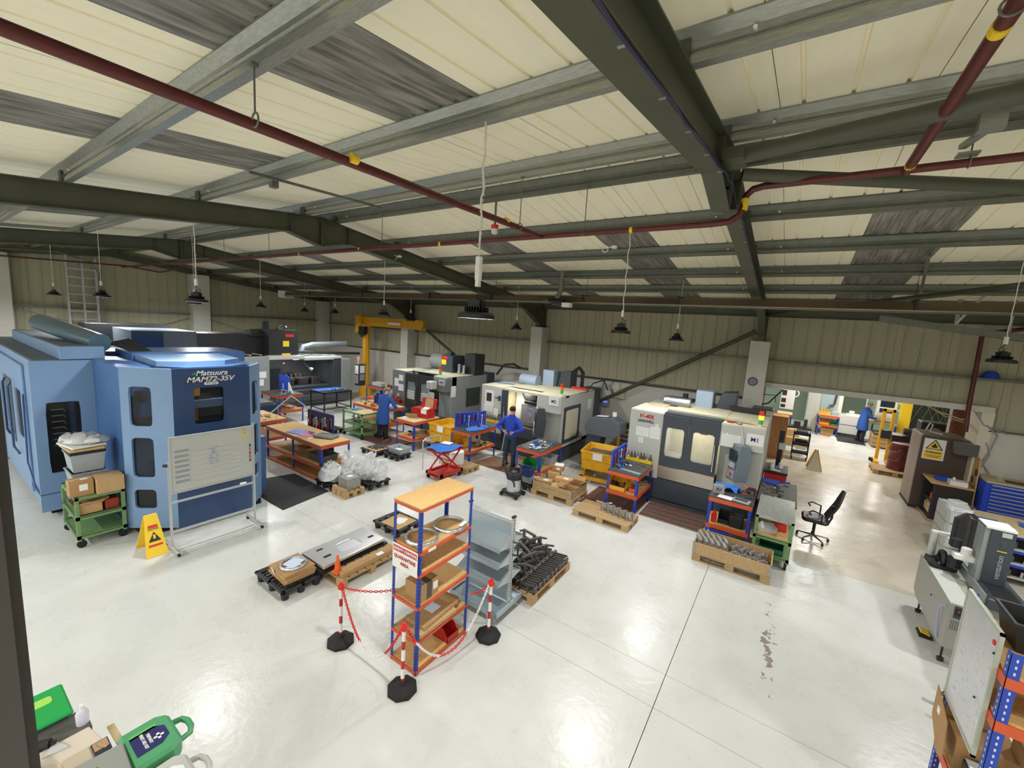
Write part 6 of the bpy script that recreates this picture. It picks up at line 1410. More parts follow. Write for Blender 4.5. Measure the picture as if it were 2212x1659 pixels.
# ================================================================ QUARANTINE AREA
Q = thing('shelving_unit', 'tall blue and orange chipboard shelving unit with the quarantine sign', 'shelving', (-3.28, 3.43, 0))
qx0, qx1, qy0, qy1, qh = -3.50, -3.07, 3.0, 3.87, 2.0
for x, sx in ((qx0, 1), (qx1, -1)):
    for y, sy in ((qy0, 1), (qy1, -1)): post(Q, x, y, qh, sx, sy, step=.045, w=.038, holes=mat('slot_shadow', '11163a', .7))
for z_ in (.06, .42, .85, 1.24, 1.50, 2.0):
    beams(Q, qx0, qx1, qy0, qy1, z_ - .012, .035)
    part(Q, 'shelf_board', MB(Q).B(qx0 - (.004 if z_ > 1.9 else -.012), qx1 + (.004 if z_ > 1.9 else -.012), qy0 - (.004 if z_ > 1.9 else -.012), qy1 + (.004 if z_ > 1.9 else -.012), z_ - .014, z_ + .004), M_osb)
# signs
def qsign(x0, x1, y, z0, z1, label, rz=0):
    T = thing('hanging_sign', label, 'sign', ((x0 + x1) / 2, y, z0))
    part(T, 'sign_board', MB(T).B(x0, x1, y - .004, y, z0, z1), M_paper)
    part(T, 'red_band', MB(T).B(x0 + .01, x1 - .01, y - .0055, y - .004, z1 - .085, z1 - .02), M_red)
    xc = (x0 + x1) / 2
    text(T, 'QUALITY CONTROL', .044, (xc, y - .0065, z1 - .053), FRONT, M_paper, bold=.001, sx=.95)
    text(T, 'QUARANTINE', .056, (xc, y - .0065, z1 - .145), FRONT, M_red, bold=.0012, sx=.98)
    text(T, 'AREA', .056, (xc, y - .0065, z1 - .215), FRONT, M_red, bold=.0012)
    return T
qsign(-3.49, -3.085, 2.988, 1.20, 1.49, 'white and red quality control quarantine sign on the narrow end of the shelving')
T = thing('hanging_sign', 'white sign with faded red lettering at the far end of the shelving', 'sign', (-3.28, 3.885, 1.24))
part(T, 'sign_board', MB(T).B(-3.48, -3.09, 3.845, 3.85, 1.25, 1.47), M_paper)
text(T, 'QUARANTINE', .05, (-3.28, 3.842, 1.40), FRONT, mat('faded_red', 'd99a98', .7)); text(T, 'AREA', .05, (-3.28, 3.842, 1.33), FRONT, mat('faded_red', 'd99a98'))
ring('machined ring at the front of the second shelf, leaning on a post', -3.28, 3.23, 1.507, .20, .035)
ring('machined ring at the rear of the second shelf', -3.25, 3.66, 1.507, .205, .035)
solo('paper_tag', 'white tag resting on the rear ring', 'tag', MB((-3.1, 3.72, 1.545)).RB((-3.10, 3.74, 1.552), (.05, .14, .004), rz=.2), M_paper)
solo('paper_tag', 'white label on the orange beam under the front ring', 'tag', MB((-3.06, 3.1, 1.45)).B(-3.062, -3.0605, 3.12, 3.24, 1.455, 1.49), M_paper)
T = thing('tape_roll', 'roll of red and white tape on the third shelf', 'tape', (-3.2, 3.12, 1.248))
part(T, 'roll', MB(T).C((-3.2, 3.12, 1.248), (-3.2, 3.12, 1.300), .048, n=20), M_ply); part(T, 'print', MB(T).C((-3.2, 3.12, 1.262), (-3.2, 3.12, 1.288), .0488, n=20), M_red)
carton('cardboard box with a dark tape band and a label on the middle shelf', -3.22, 3.20, .857, .26, .28, .20, 0.0, tape=False)
solo('black_tape_band', 'dark tape band round the box on the middle shelf', 'tape', MB((-3.22, 3.2, .857)).B(-3.353, -3.087, 3.15, 3.23, .858, 1.059), mat('brown_tape', '4a3c2e', .3))
solo('paper_label', 'white address label on the side of the box on the middle shelf', 'tag', MB((-3.088, 3.28, .9)).B(-3.091, -3.088, 3.25, 3.32, .93, 1.02), M_paper)
# shelf 5: card parcels
for k, (x, y, w, d, h_, rz, lab) in enumerate([(-3.30, 3.55, .30, .55, .05, .15, 'flat card parcel at the back of the lower shelf'), (-3.24, 3.42, .30, .62, .05, .05, 'flat card parcel with a printed label on the lower shelf'), (-3.14, 3.35, .16, .60, .06, -.02, 'long folded card wrap at the front edge of the lower shelf'), (-3.3, 3.15, .26, .2, .05, .3, 'crumpled brown paper at the left of the lower shelf')]):
    solo('card_parcel', lab, 'cardboard', MB((x, y, .426 + (.05 if k == 1 else 0))).RB((x, y, .426 + h_ / 2 + (.05 if k == 1 else 0)), (w, d, h_), rz=rz, ry=.12 if k == 2 else 0), [M_card, M_card, M_card2, M_card][k], bev=.006)
solo('paper_sheet', 'label on the flat card parcel of the lower shelf', 'paper', MB((-3.25, 3.45, .527)).RB((-3.25, 3.42, .530), (.14, .16, .003), rz=.05), M_paper2)
picking_bin('red picking bin on the bottom shelf of the quarantine shelving', -3.2, 3.62, .066, .2, .26, .16, M_red, rz=PI / 2)
# ---------- stanchions
def stanchion(label, x, y, rz):
    T = thing('barrier_post', label, 'barrier post', (x, y, 0), rz, 'red and white barrier posts')
    oc = lambda r: [(r * math.cos(PI / 8 + k * PI / 4), r * math.sin(PI / 8 + k * PI / 4)) for k in range(8)]
    b = MB((0, 0, 0)); vs = []; lv = [(.165, 0), (.165, .035), (.150, .05), (.06, .09), (.045, .12)]
    for r_, z_ in lv: vs += [(px, py, z_) for px, py in oc(r_)]
    fs = [tuple(range(7, -1, -1)), tuple(range(32, 40))]
    for q in range(4):
        for k in range(8): fs.append((q * 8 + k, q * 8 + (k + 1) % 8, q * 8 + 8 + (k + 1) % 8, q * 8 + 8 + k))
    b.add(vs, fs); part(T, 'base', b, M_rubber, bev=.004)
    z = .12
    for k, (l_, c_) in enumerate(((.03, M_red), (.115, M_white), (.10, M_red), (.13, M_white), (.10, M_red), (.115, M_white), (.02, M_red))):
        part(T, 'pole_band', MB((0, 0, 0)).C((0, 0, z), (0, 0, z + l_), .021, n=14), c_, smooth=True, label='red band' if c_ is M_red else 'white band'); z += l_
    part(T, 'cap', MB((0, 0, 0)).C((0, 0, z), (0, 0, z + .055), .034, .030, n=14).C((0, 0, z + .055), (0, 0, z + .075), .016, n=10).B(-.045, .045, -.01, .01, z + .005, z + .025).B(-.01, .01, -.045, .045, z + .005, z + .025), M_redb)
    return z + .02
zs = stanchion('red and white barrier post left of the quarantine shelving', -4.16, 2.78, .2)
stanchion('red and white barrier post nearest the camera in front of the shelving', -3.05, 2.79, .1)
stanchion('red and white barrier post right of the shelving by the display trolley', -2.80, 4.0, .3)
def chain(label, p, q, sag, split, first, loc_name='barrier_chain'):
    p, q = Vector(p), Vector(q); L_ = (q - p).length; n = int((L_ + 2.2 * sag * sag / L_) / .030)
    T = thing(loc_name, label, 'chain', p); mbs = [MB(T), MB(T)]
    pts = [p.lerp(q, i / n) - Vector((0, 0, 4 * sag * (i / n) * (1 - i / n))) for i in range(n + 1)]
    for i in range(n):
        c_ = (pts[i] + pts[i + 1]) / 2; d = (pts[i + 1] - pts[i]).normalized(); s_ = d.orthogonal().normalized()
        if i % 2: s_ = d.cross(s_).normalized()
        w = first if (i / n) < split else 1 - first
        loop = [c_ + d * (.019 * math.cos(t)) + s_ * (.011 * math.sin(t)) for t in [k * PI / 4 for k in range(9)]]
        mbs[w].T(loop, .0036, 4)
    if mbs[0].v: part(T, 'chain_links', mbs[0], M_white, kind='stuff', label='white plastic links')
    if mbs[1].v: part(T, 'chain_links', mbs[1], M_redb, kind='stuff', label='red plastic links')
chain('plastic chain from the left barrier post to the nearest one, red then white, red at the end', (-4.13, 2.78, .735), (-3.08, 2.79, .735), .52, .0, 1) if False else None
def chain3(label, p, q, sag, cuts):
    p, q = Vector(p), Vector(q); L_ = (q - p).length; arc = L_ + 2.67 * sag * sag / L_ * 1.0; n = int(arc / .031)
    T = thing('barrier_chain', label, 'chain', p); mbs = [MB(T), MB(T)]
    f = lambda t: p.lerp(q, t) - Vector((0, 0, 4 * sag * t * (1 - t)))
    # equal spacing along the curve
    fine = [f(i / 400) for i in range(401)]; acc = [0]
    for i in range(400): acc.append(acc[-1] + (fine[i + 1] - fine[i]).length)
    tot = acc[-1]; pts = []; j = 0
    for i in range(n + 1):
        s_ = tot * i / n
        while j < 399 and acc[j + 1] < s_: j += 1
        pts.append(fine[j].lerp(fine[j + 1], (s_ - acc[j]) / max(1e-9, acc[j + 1] - acc[j])))
    for i in range(n):
        c_ = (pts[i] + pts[i + 1]) / 2; d = (pts[i + 1] - pts[i]).normalized(); a = d.orthogonal().normalized(); s_ = a if i % 2 else d.cross(a).normalized()
        col = 0; t = i / n
        for (u, v, w) in cuts:
            if u <= t < v: col = w
        mbs[col].T([c_ + d * (.020 * math.cos(k * PI / 4)) + s_ * (.0125 * math.sin(k * PI / 4)) for k in range(9)], .0052, 5)
    part(T, 'chain_links', mbs[0], M_white, kind='stuff', label='white plastic links')
    part(T, 'chain_links', mbs[1], M_redb, kind='stuff', label='red plastic links')
chain3('plastic chain hanging between the left barrier post and the nearest one', (-4.13, 2.78, .735), (-3.08, 2.79, .735), .60, [(0, .38, 1), (.38, .68, 0), (.68, 1, 1)])
chain3('plastic chain hanging between the nearest barrier post and the right one', (-3.03, 2.81, .735), (-2.82, 3.98, .735), .62, [(0, .14, 1), (.14, .42, 0), (.42, .66, 1), (.66, 1.0, 0)])
chain3('plastic chain from the left barrier post to the shelving', (-4.13, 2.80, .735), (-3.48, 3.82, .75), .16, [(0, .55, 1)])
chain3('short plastic chain from the right barrier post to the shelving', (-2.83, 4.0, .735), (-3.05, 3.9, .55), .05, [(0, 1, 1)])
# ---------- grey display trolley
D = thing('display_trolley', 'grey-blue double-sided metal display trolley with sloping shelves on castors', 'trolley', (-3.2, 4.7, 0))
cx0, cx1, cy_ = -3.64, -2.84, 4.53
part(D, 'base_tray', MB(D).B(cx0, cx1, 4.22, 4.80, .13, .16).B(cx0, cx1, 4.20, 4.22, .10, .18).B(cx0, cx1, 4.80, 4.82, .10, .18).B(cx0 - .02, cx0, 4.20, 4.82, .10, .18).B(cx1, cx1 + .02, 4.20, 4.82, .10, .18), M_lgrey, bev=.004)
for (a, b) in ((cx0 + .08, 4.27), (cx1 - .08, 4.27), (cx1 - .08, 4.75), (cx0 + .08, 4.75)):
    part(D, 'castor', MB(D).C((a - .02, b, .05), (a + .02, b, .05), .05, n=14).B(a - .03, a + .03, b - .02, b + .02, .09, .12), M_rubber, smooth=True)
for x_ in (cx0 + .02, cx1 - .02):
    mb = MB(D).B(x_ - .015, x_ + .015, cy_ - .03, cy_ + .03, .16, 1.42)
    z_ = .25
    while z_ < 1.38: mb.B(x_ - .0165, x_ + .0165, cy_ - .012, cy_ - .004, z_, z_ + .02, 1).B(x_ - .0165, x_ + .0165, cy_ + .004, cy_ + .012, z_, z_ + .02, 1); z_ += .04
    mb.B(x_ - .02, x_ + .02, cy_ - .035, cy_ + .035, 1.42, 1.44, 1)
    part(D, 'upright', mb, [M_silv, M_ink])
part(D, 'back_panel', MB(D).B(cx0 + .03, cx1 - .03, cy_ - .008, cy_ + .008, .18, 1.34), M_lgrey)
part(D, 'top_rail', MB(D).B(cx0 + .03, cx1 - .03, cy_ - .02, cy_ + .02, 1.33, 1.38), M_silv)
for s in (-1, 1):
    for z_ in (1.04, .80, .52):
        w = .28; y0_, y1_ = cy_ + s * .01, cy_ + s * w
        t = MB(D).add([(cx0 + .03, y0_, z_ + .12), (cx0 + .03, y1_, z_), (cx1 - .03, y1_, z_), (cx1 - .03, y0_, z_ + .12), (cx0 + .03, y0_, z_ + .11), (cx0 + .03, y1_, z_ - .01), (cx1 - .03, y1_, z_ - .01), (cx1 - .03, y0_, z_ + .11)], [(0, 1, 2, 3), (7, 6, 5, 4), (0, 4, 5, 1), (1, 5, 6, 2), (2, 6, 7, 3), (3, 7, 4, 0)])
        t.B(cx0 + .03, cx1 - .03, min(y1_, y1_ + s * .006), max(y1_, y1_ + s * .006), z_ - .03, z_ + .03)
        part(D, 'sloping_shelf', t, M_lgrey)
        part(D, 'shelf_bracket', MB(D).P([(y0_, z_ + .12), (y1_, z_), (y0_, z_ - .05)], 'x', cx0 + .024, cx0 + .03), M_silv)
        part(D, 'shelf_bracket', MB(D).P([(y0_, z_ + .12), (y1_, z_), (y0_, z_ - .05)], 'x', cx1 - .03, cx1 - .024), M_silv)
part(D, 'push_handle', MB(D).T([(cx1, cy_ + .02, 1.06), (cx1 + .06, cy_ + .03, 1.05), (cx1 + .06, cy_ + .03, .88), (cx1, cy_ + .02, .87)], .014, 8), M_black, smooth=True)
solo('floor_loose_bag', 'torn clear wrap round the front castor of the display trolley', 'wrap', MB((-2.92, 4.25, .02)).RB((-2.93, 4.24, .07), (.12, .08, .10), rz=.3, rx=.2), M_poly)
# ================================================================ AISLE EQUIPMENT
def skip(label, x, y, rz, w=.75, l=.95, h=.62, lift=.28, waste=None):
    T = thing('tipping_skip', label, 'skip', (x, y, 0), rz, 'yellow tipping skips'); a, b = w / 2, l / 2; t = .012
    o = [(-a * .92, -b * .95, lift), (a * .92, -b * .95, lift), (a * .92, b * .55, lift), (-a * .92, b * .55, lift), (-a, -b, lift + h), (a, -b, lift + h), (a, b, lift + h * 1.0), (-a, b, lift + h)]
    i_ = [(px * .95, py * .95, max(pz + .015, 0) if pz < lift + .1 else pz) for px, py, pz in o]
    mb = MB((0, 0, 0)).add(o + i_, [(0, 3, 2, 1), (0, 1, 5, 4), (1, 2, 6, 5), (2, 3, 7, 6), (3, 0, 4, 7), (8, 9, 10, 11), (8, 12, 13, 9), (9, 13, 14, 10), (10, 14, 15, 11), (11, 15, 12, 8), (4, 5, 13, 12), (5, 6, 14, 13), (6, 7, 15, 14), (7, 4, 12, 15)])
    part(T, 'hopper', mb, M_yel, bev=.006)
    part(T, 'rim', MB((0, 0, 0)).B(-a - .015, a + .015, -b - .02, -b, lift + h - .05, lift + h).B(-a - .015, -a, -b, b, lift + h - .05, lift + h).B(a, a + .015, -b, b, lift + h - .05, lift + h).B(-a * .95, a * .95, -b - .012, -b * .98, lift + h * .55, lift + h * .62), M_yel)
    part(T, 'chassis', MB((0, 0, 0)).B(-a, -a + .1, -b, b * .9, .08, .17).B(a - .1, a, -b, b * .9, .08, .17).B(-a, a, -b, -b + .06, .08, .17).B(-a, a, b * .5, b * .6, .08, .17).P([(-b * .5, .17), (b * .4, .17), (0, lift + .05)], 'x', -a + .04, -a + .07).P([(-b * .5, .17), (b * .4, .17), (0, lift + .05)], 'x', a - .07, a - .04), M_yel)
    for px in (-a + .05, a - .05):
        for py in (-b + .1, b * .75): part(T, 'castor', MB((0, 0, 0)).C((px - .02, py, .045), (px + .02, py, .045), .045, n=12), M_rubber)
    part(T, 'paper_notice', MB((0, 0, 0)).B(-.1, .15, -b - .024, -b - .02, lift + h * .6, lift + h * .95), M_paper)
    if waste: part(T, 'swarf', MB((0, 0, 0)).P(rr(-a * .88, a * .88, -b * .88, b * .88, .1), 'z', lift + h * .55, lift + h * .72), waste, bev=.04)
    return T
skip('yellow tipping skip between the red tool chest and the blue spanner rack', -8.62, 9.55, 0, .95, .95, .55, .33, mat('swarf_yellow', 'c9a030', .8, 0, .2, 20, bump=.8, bscale=60))
skip('yellow tipping skip with a paper sheet, beside the grey chip conveyor', -4.0, 10.55, .15, .85, 1.0, .50, .36, mat('dark_swarf', '5b5348', .8, 0, .25, 20, bump=.8, bscale=60))
T = thing('chip_conveyor', 'grey angular chip conveyor head rising above a yellow skip', 'conveyor', (-4.2, 11.6, 0))
part(T, 'head', MB(T).P([(-4.75, 1.0), (-3.95, 1.0), (-3.75, 1.15), (-3.78, 1.45), (-4.05, 1.58), (-4.7, 1.5), (-4.85, 1.2)], 'y', 11.2, 11.75), mat('conveyor_grey', '575d66', .45), bev=.01)
part(T, 'neck', MB(T).P([(-4.9, .0), (-4.5, .0), (-4.3, 1.05), (-4.75, 1.05)], 'y', 11.25, 11.7), M_slate)
part(T, 'paper_sheet', MB(T).RB((-4.4, 11.45, 1.56), (.34, .22, .004), ry=-.1).RB((-4.1, 11.6, 1.63), (.12, .02, .14)), M_paper)
T = thing('tool_cart', 'yellow drawer cart against the wall between the two pale grey machines', 'cabinet', (-3.9, 13.2, 0))
part(T, 'cart_body', MB(T).B(-4.4, -3.5, 12.9, 13.5, .0, 1.0), M_yel, bev=.01)
for k in range(5): part(T, 'drawer', MB(T).B(-4.3, -3.6, 12.88, 12.9, .22 + k * .15, .33 + k * .15), M_slate)
part(T, 'top_items', MB(T).B(-4.4, -3.5, 12.85, 13.5, 1.0, 1.03).B(-4.35, -4.0, 13.0, 13.2, 1.03, 1.12).B(-3.9, -3.6, 13.0, 13.3, 1.03, 1.08), M_black)
# wall boxes behind
T = thing('fuse_box', 'cream electrical box on the plinth wall above the sloping brace', 'electrical box', (-4.9, 14.3, 1.85))
part(T, 'enclosure', MB(T).B(-5.15, -4.75, 14.2, 14.34, 1.70, 2.0), mat('cream_box', 'c9c3a8', .5), bev=.01)
part(T, 'conduit', MB(T).C((-5.6, 14.28, .9), (-5.6, 14.28, 2.3), .02, n=8).C((-4.95, 14.28, 2.0), (-4.95, 14.28, 2.3), .012, n=6), M_grey)
T = thing('controller_box', 'small grey wall controller with a blue display', 'controller', (-5.45, 14.3, 1.5))
part(T, 'enclosure', MB(T).B(-5.6, -5.3, 14.22, 14.34, 1.32, 1.58), M_grey, bev=.02)
part(T, 'display', MB(T).B(-5.52, -5.36, 14.215, 14.22, 1.48, 1.54), mat('blue_display', '4a62e8', .3, emit='4a62ff', es=2.5))
T = thing('wall_clock', 'round dark-rimmed dial on the block column by the doorway', 'clock', (-.88, 13.8, 2.9))
part(T, 'rim', MB(T).TO((-.90, 13.81, 2.86), .105, .02, ax='y', n=24), M_slate); part(T, 'face', MB(T).C((-.90, 13.83, 2.86), (-.90, 13.80, 2.86), .10, n=24), M_grey)
part(T, 'grille', MB(T).B(-.96, -.95, 13.79, 13.80, 2.8, 2.92).B(-.91, -.90, 13.79, 13.80, 2.8, 2.92).B(-.86, -.85, 13.79, 13.80, 2.8, 2.92), M_ink)
# ---------- scissor lift table
T = thing('scissor_lift', 'red scissor lift table with a blue cloth on top and grey push handle', 'lift table', (-7.1, 7.75, 0))
part(T, 'chassis', MB(T).B(-7.42, -7.36, 7.35, 8.15, .12, .2).B(-6.92, -6.86, 7.35, 8.15, .12, .2).B(-7.42, -6.86, 7.35, 7.42, .12, .2).B(-7.42, -6.86, 8.08, 8.15, .12, .2).B(-7.3, -6.98, 7.35, 8.15, .1, .15), M_red, bev=.004)
for x_ in (-7.38, -6.90):
    part(T, 'scissor_arm', MB(T).C((x_, 7.45, .2), (x_, 8.05, .72), .022, n=4), M_red)
    part(T, 'scissor_arm', MB(T).C((x_ + .02, 8.05, .2), (x_ + .02, 7.45, .72), .022, n=4), M_red)
    for y_ in (7.42, 8.08): part(T, 'castor', MB(T).C((x_ - .02, y_, .06), (x_ + .02, y_, .06), .06, n=12), M_rubber, smooth=True)
part(T, 'cross_bar', MB(T).C((-7.4, 7.75, .46), (-6.88, 7.75, .46), .015, n=6).C((-7.4, 7.45, .7), (-6.88, 7.45, .7), .02, n=6), M_red)
part(T, 'table_plate', MB(T).B(-7.42, -6.86, 7.35, 8.15, .73, .77), M_red)
part(T, 'push_handle', MB(T).T([(-7.5, 7.32, .2), (-7.5, 7.3, .95), (-7.5, 7.4, 1.02)], .015, 8).T([(-7.5, 7.95, .2), (-7.5, 7.95, .95), (-7.5, 7.85, 1.02)], .015, 8).C((-7.5, 7.4, 1.02), (-7.5, 7.85, 1.02), .02, n=8), M_silv, smooth=True)
cloth('blue cloth draped over the scissor lift', -7.14, 7.75, .775, .62, .82, M_bluecloth, 88, amp=.03)
solo('paper_sheet', 'white folded papers on the corner of the scissor lift', 'paper', MB((-7.35, 7.95, .81)).RB((-7.3, 7.98, .815), (.26, .2, .02), rz=.2), M_paper)
T = thing('white_drum', 'white plastic drum lying on a low pallet behind the scissor lift', 'drum', (-7.4, 8.45, .15))
part(T, 'drum_body', MB(T).C((-7.35, 8.45, .15), (-7.35, 8.45, .48), .2, n=18), M_white, smooth=True)
pallet('low black and timber pallet behind the scissor lift', -7.25, 8.5, .9, .55, .0, n=5, seed=14, m=M_wood2)
# ---------- vacuum cleaner
T = thing('vacuum_cleaner', 'grey drum vacuum cleaner with coiled black hose on a black base', 'vacuum cleaner', (-5.12, 7.98, 0))
part(T, 'base', MB(T).P([(-5.34, 7.80), (-4.9, 7.80), (-4.86, 7.9), (-4.95, 8.16), (-5.29, 8.16), (-5.38, 7.9)], 'z', .06, .13), M_black, bev=.015)
for a, b in ((-5.33, 7.8), (-4.91, 7.8), (-4.93, 8.16), (-5.31, 8.16)): part(T, 'wheel', MB(T).C((a - .025, b, .05), (a + .025, b, .05), .05, n=14), M_rubber, smooth=True)
part(T, 'drum', MB(T).L([(.0, .12), (.165, .12), (.17, .2), (.17, .40), (.175, .42), (.0, .42)], (-5.12, 7.98, 0), n=24), M_silv, smooth=True)
part(T, 'motor_head', MB(T).L([(.18, .42), (.185, .48), (.15, .56), (.08, .60), (.0, .61)], (-5.12, 7.98, 0), n=24), M_black, smooth=True)
hs = [(-5.12 + (.18 - .01 * (k % 3)) * math.cos(k * .7), 7.98 + .18 * math.sin(k * .7), .50 + .015 * (k % 7) + .05 * math.sin(k * .7)) for k in range(34)] + [(-5.0, 7.8, .4), (-4.96, 7.78, .3)]
part(T, 'hose', MB(T).T(hs, .022, 8), M_black, smooth=True)
part(T, 'wand', MB(T).C((-5.3, 7.95, .45), (-5.42, 7.98, .72), .025, n=8).C((-5.42, 7.98, .72), (-5.44, 8.0, .78), .05, n=6), M_black)
tote('mesh_basket', 'dark blue plastic basket on the floor behind the vacuum cleaner', -5.08, 8.5, .35, .3, .24, .22, mat('navy_basket', '20306e', .5), cat='basket')
# ---------- broom
T = thing('broom', 'push broom with pale blue head leaning by the man in jeans', 'broom', (-6.9, 9.9, 0))
part(T, 'handle', MB(T).C((-6.95, 10.0, .06), (-6.98, 10.35, 1.42), .014, n=8), M_lgrey, smooth=True)
part(T, 'head', MB(T).RB((-6.95, 9.98, .05), (.3, .06, .05), rz=.2), mat('pale_blue_plastic', '8fb2dc', .5)); part(T, 'bristles', MB(T).RB((-6.95, 9.98, .015), (.28, .05, .03), rz=.2), M_white, kind='stuff')
# ---------- dark desk and office chair
T = thing('desk', 'dark steel desk beyond the green trolley, strewn with tools', 'desk', (.05, 10.7, 0))
part(T, 'desk_top', MB(T).B(-.26, .44, 9.88, 11.5, .72, .76), mat('dark_desktop', '4b4743', .55, 0, .12, 10), bev=.006)
for a, b in ((-.24, 9.9), (.38, 9.9), (.38, 11.44), (-.24, 11.44)): part(T, 'leg', MB(T).B(a, a + .04, b, b + .04, 0, .72), M_char)
part(T, 'side_panel', MB(T).B(-.24, -.22, 9.95, 11.44, .2, .72), M_char)
clutter('flat tools and offcuts strewn on the dark desk', 'hand_tools', 'tools', .0, 10.5, .765, .2, .6, 20, [M_iron, M_ply, M_slate], 77)
solo('blue_tray', 'bright blue tray on the far end of the dark desk', 'tray', MB((-.1, 11.3, .762)).P(rr(-.24, .12, 11.1, 11.45, .08), 'z', .762, .79).T([(.1, 11.3, .79), (.3, 11.35, .82)], .02, 6), M_cloth2)
T = thing('red_cabinet', 'red cabinet with black top behind the dark desk', 'cabinet', (0.0, 12.3, 0))
part(T, 'cabinet_body', MB(T).B(-.24, .22, 11.95, 12.7, 0, .80), M_red, bev=.01); part(T, 'top', MB(T).B(-.26, .24, 11.93, 12.72, .80, .86), M_black)
part(T, 'drawer', MB(T).B(.22, .23, 12.0, 12.65, .45, .75), M_red, bev=.004)
for k, (a, b) in enumerate(((-.10, 12.25), (.08, 12.35))): solo('white_mug', ['left white cup on the red cabinet', 'right white cup on the red cabinet'][k], 'cup', MB((a, b, .861)).C((a, b, .861), (a, b, .99), .05, .055, n=14), M_white, smooth=True)
T = thing('height_gauge', 'tall black column gauge behind the red cabinet', 'gauge', (0.02, 12.9, .0))
part(T, 'column', MB(T).B(-.05, .06, 12.85, 12.97, .0, 1.75), M_black, bev=.01); part(T, 'reader', MB(T).B(-.03, .12, 12.8, 12.85, 1.25, 1.42), M_greyl)
solo('paper_sheet', 'white sheet on the front of the red cabinet top', 'paper', MB((-.02, 12.05, .862)).RB((-.02, 12.08, .864), (.22, .16, .003)), M_paper)
CH = thing('office_chair', 'black mesh office chair with chrome star base in the aisle', 'chair', (.80, 10.42, 0))
for k in range(5):
    a = 2 * PI * k / 5 + .3; e = (.80 + .28 * math.cos(a), 10.42 + .28 * math.sin(a))
    part(CH, 'base_arm', MB(CH).C((.80, 10.42, .10), (e[0], e[1], .07), .02, .014, n=8), M_chrome, smooth=True)
    part(CH, 'castor', MB(CH).C((e[0] - .02, e[1], .03), (e[0] + .02, e[1], .03), .03, n=10), M_black)
part(CH, 'gas_lift', MB(CH).C((.80, 10.42, .08), (.80, 10.42, .42), .028, n=10), M_black, smooth=True)
part(CH, 'seat', MB(CH).P(rr(.56, 1.02, 10.18, 10.66, .08), 'z', .42, .50), M_black, bev=.03)
bk = MB(CH); N = 10; vs = []
for i in range(N + 1):
    z_ = .52 + .62 * i / N; w = .20 + .05 * math.sin(PI * i / N) - (.09 * max(0, i - 7) / 3); xo = .98 + .05 * math.sin(PI * i / N * 1.2 - .3) + .22 * (i / N) ** 1.5
    for t in (-1, -.5, 0, .5, 1): vs.append((xo - .03 * t * t, 10.42 + w * t, z_))
vs += [(a + .03, b, c) for a, b, c in vs]; K = (N + 1) * 5; fs = []
for i in range(N):
    for j in range(4): a = i * 5 + j; fs += [(a, a + 1, a + 6, a + 5), (K + a, K + a + 5, K + a + 6, K + a + 1)]
for i in range(N): fs += [(i * 5, i * 5 + 5, K + i * 5 + 5, K + i * 5), (i * 5 + 4, K + i * 5 + 4, K + i * 5 + 9, i * 5 + 9)]
fs += [tuple(range(4, -1, -1)) + tuple(range(K, K + 5)), tuple(range(N * 5, N * 5 + 5)) + tuple(range(K + N * 5 + 4, K + N * 5 - 1, -1))]
part(CH, 'backrest', bk.add(vs, fs), mat('black_mesh', '232527', .7), smooth=True)
part(CH, 'back_stem', MB(CH).T([(.85, 10.42, .42), (1.02, 10.42, .42), (1.06, 10.42, .55), (1.05, 10.42, .8)], .02, 8), M_black)
for s in (-1, 1):
    part(CH, 'armrest', MB(CH).T([(.88, 10.42 + s * .26, .44), (.88, 10.42 + s * .29, .66), (.72, 10.42 + s * .29, .70), (.66, 10.42 + s * .29, .66), (.70, 10.42 + s * .29, .6)], .016, 8), M_black, smooth=True)
part(CH, 'hanger_hook', MB(CH).C((1.20, 10.42, 1.14), (1.24, 10.42, 1.20), .012, n=6), M_silv)
# ================================================================ RIGHT FOREGROUND
R_ = thing('shelving_unit', 'blue and orange shelving unit cut off by the lower right corner of the picture', 'shelving', (1.95, 4.56, 0))
rx0, rx1, ry0, ry1, rh = 1.50, 2.6, 4.14, 5.00, 2.0
M_hole = mat('slot_pale', 'c9d2dc', .6)
for x, sx in ((rx0, 1), (rx1, -1)):
    for y, sy in ((ry0, 1), (ry1, -1)): post(R_, x, y, rh, sx, sy, w=.06, step=.05, holes=M_hole)
for z_ in (1.82, 1.48, .60, .12):
    beams(R_, rx0, rx1, ry0, ry1, z_ - .008, .08)
    part(R_, 'shelf_board', MB(R_).B(rx0 + .01, rx1 - .01, ry0 + .01, ry1 - .01, z_ - .012, z_ + .010), M_osb)
T = thing('whiteboard', 'small smudged whiteboard fixed to the end of the right-hand shelving', 'whiteboard', (1.47, 4.6, 1.07))
part(T, 'board', MB(T).B(1.478, 1.49, 4.27, 4.93, 1.07, 2.04), mat('smudged_white', 'c4c6c8', .22, 0, .05, 7))
part(T, 'board_frame', MB(T).B(1.47, 1.494, 4.25, 4.27, 1.05, 2.06).B(1.47, 1.494, 4.93, 4.95, 1.05, 2.06).B(1.47, 1.494, 4.25, 4.95, 2.04, 2.06).B(1.47, 1.494, 4.25, 4.95, 1.05, 1.07), mat('frame_grey_green', 'aeb2a2', .4))
sm = MB(T); rnd = random.Random(4)
for k in range(60):
    y_, z_ = rnd.uniform(4.32, 4.85), rnd.uniform(1.15, 1.85); sm.RB((1.4775, y_, z_), (.001, rnd.uniform(.01, .045), .005), rx=rnd.uniform(-.3, .3))
part(T, 'faded_writing', sm, mat('faint_marker', 'b0b0b8', .5), kind='stuff')
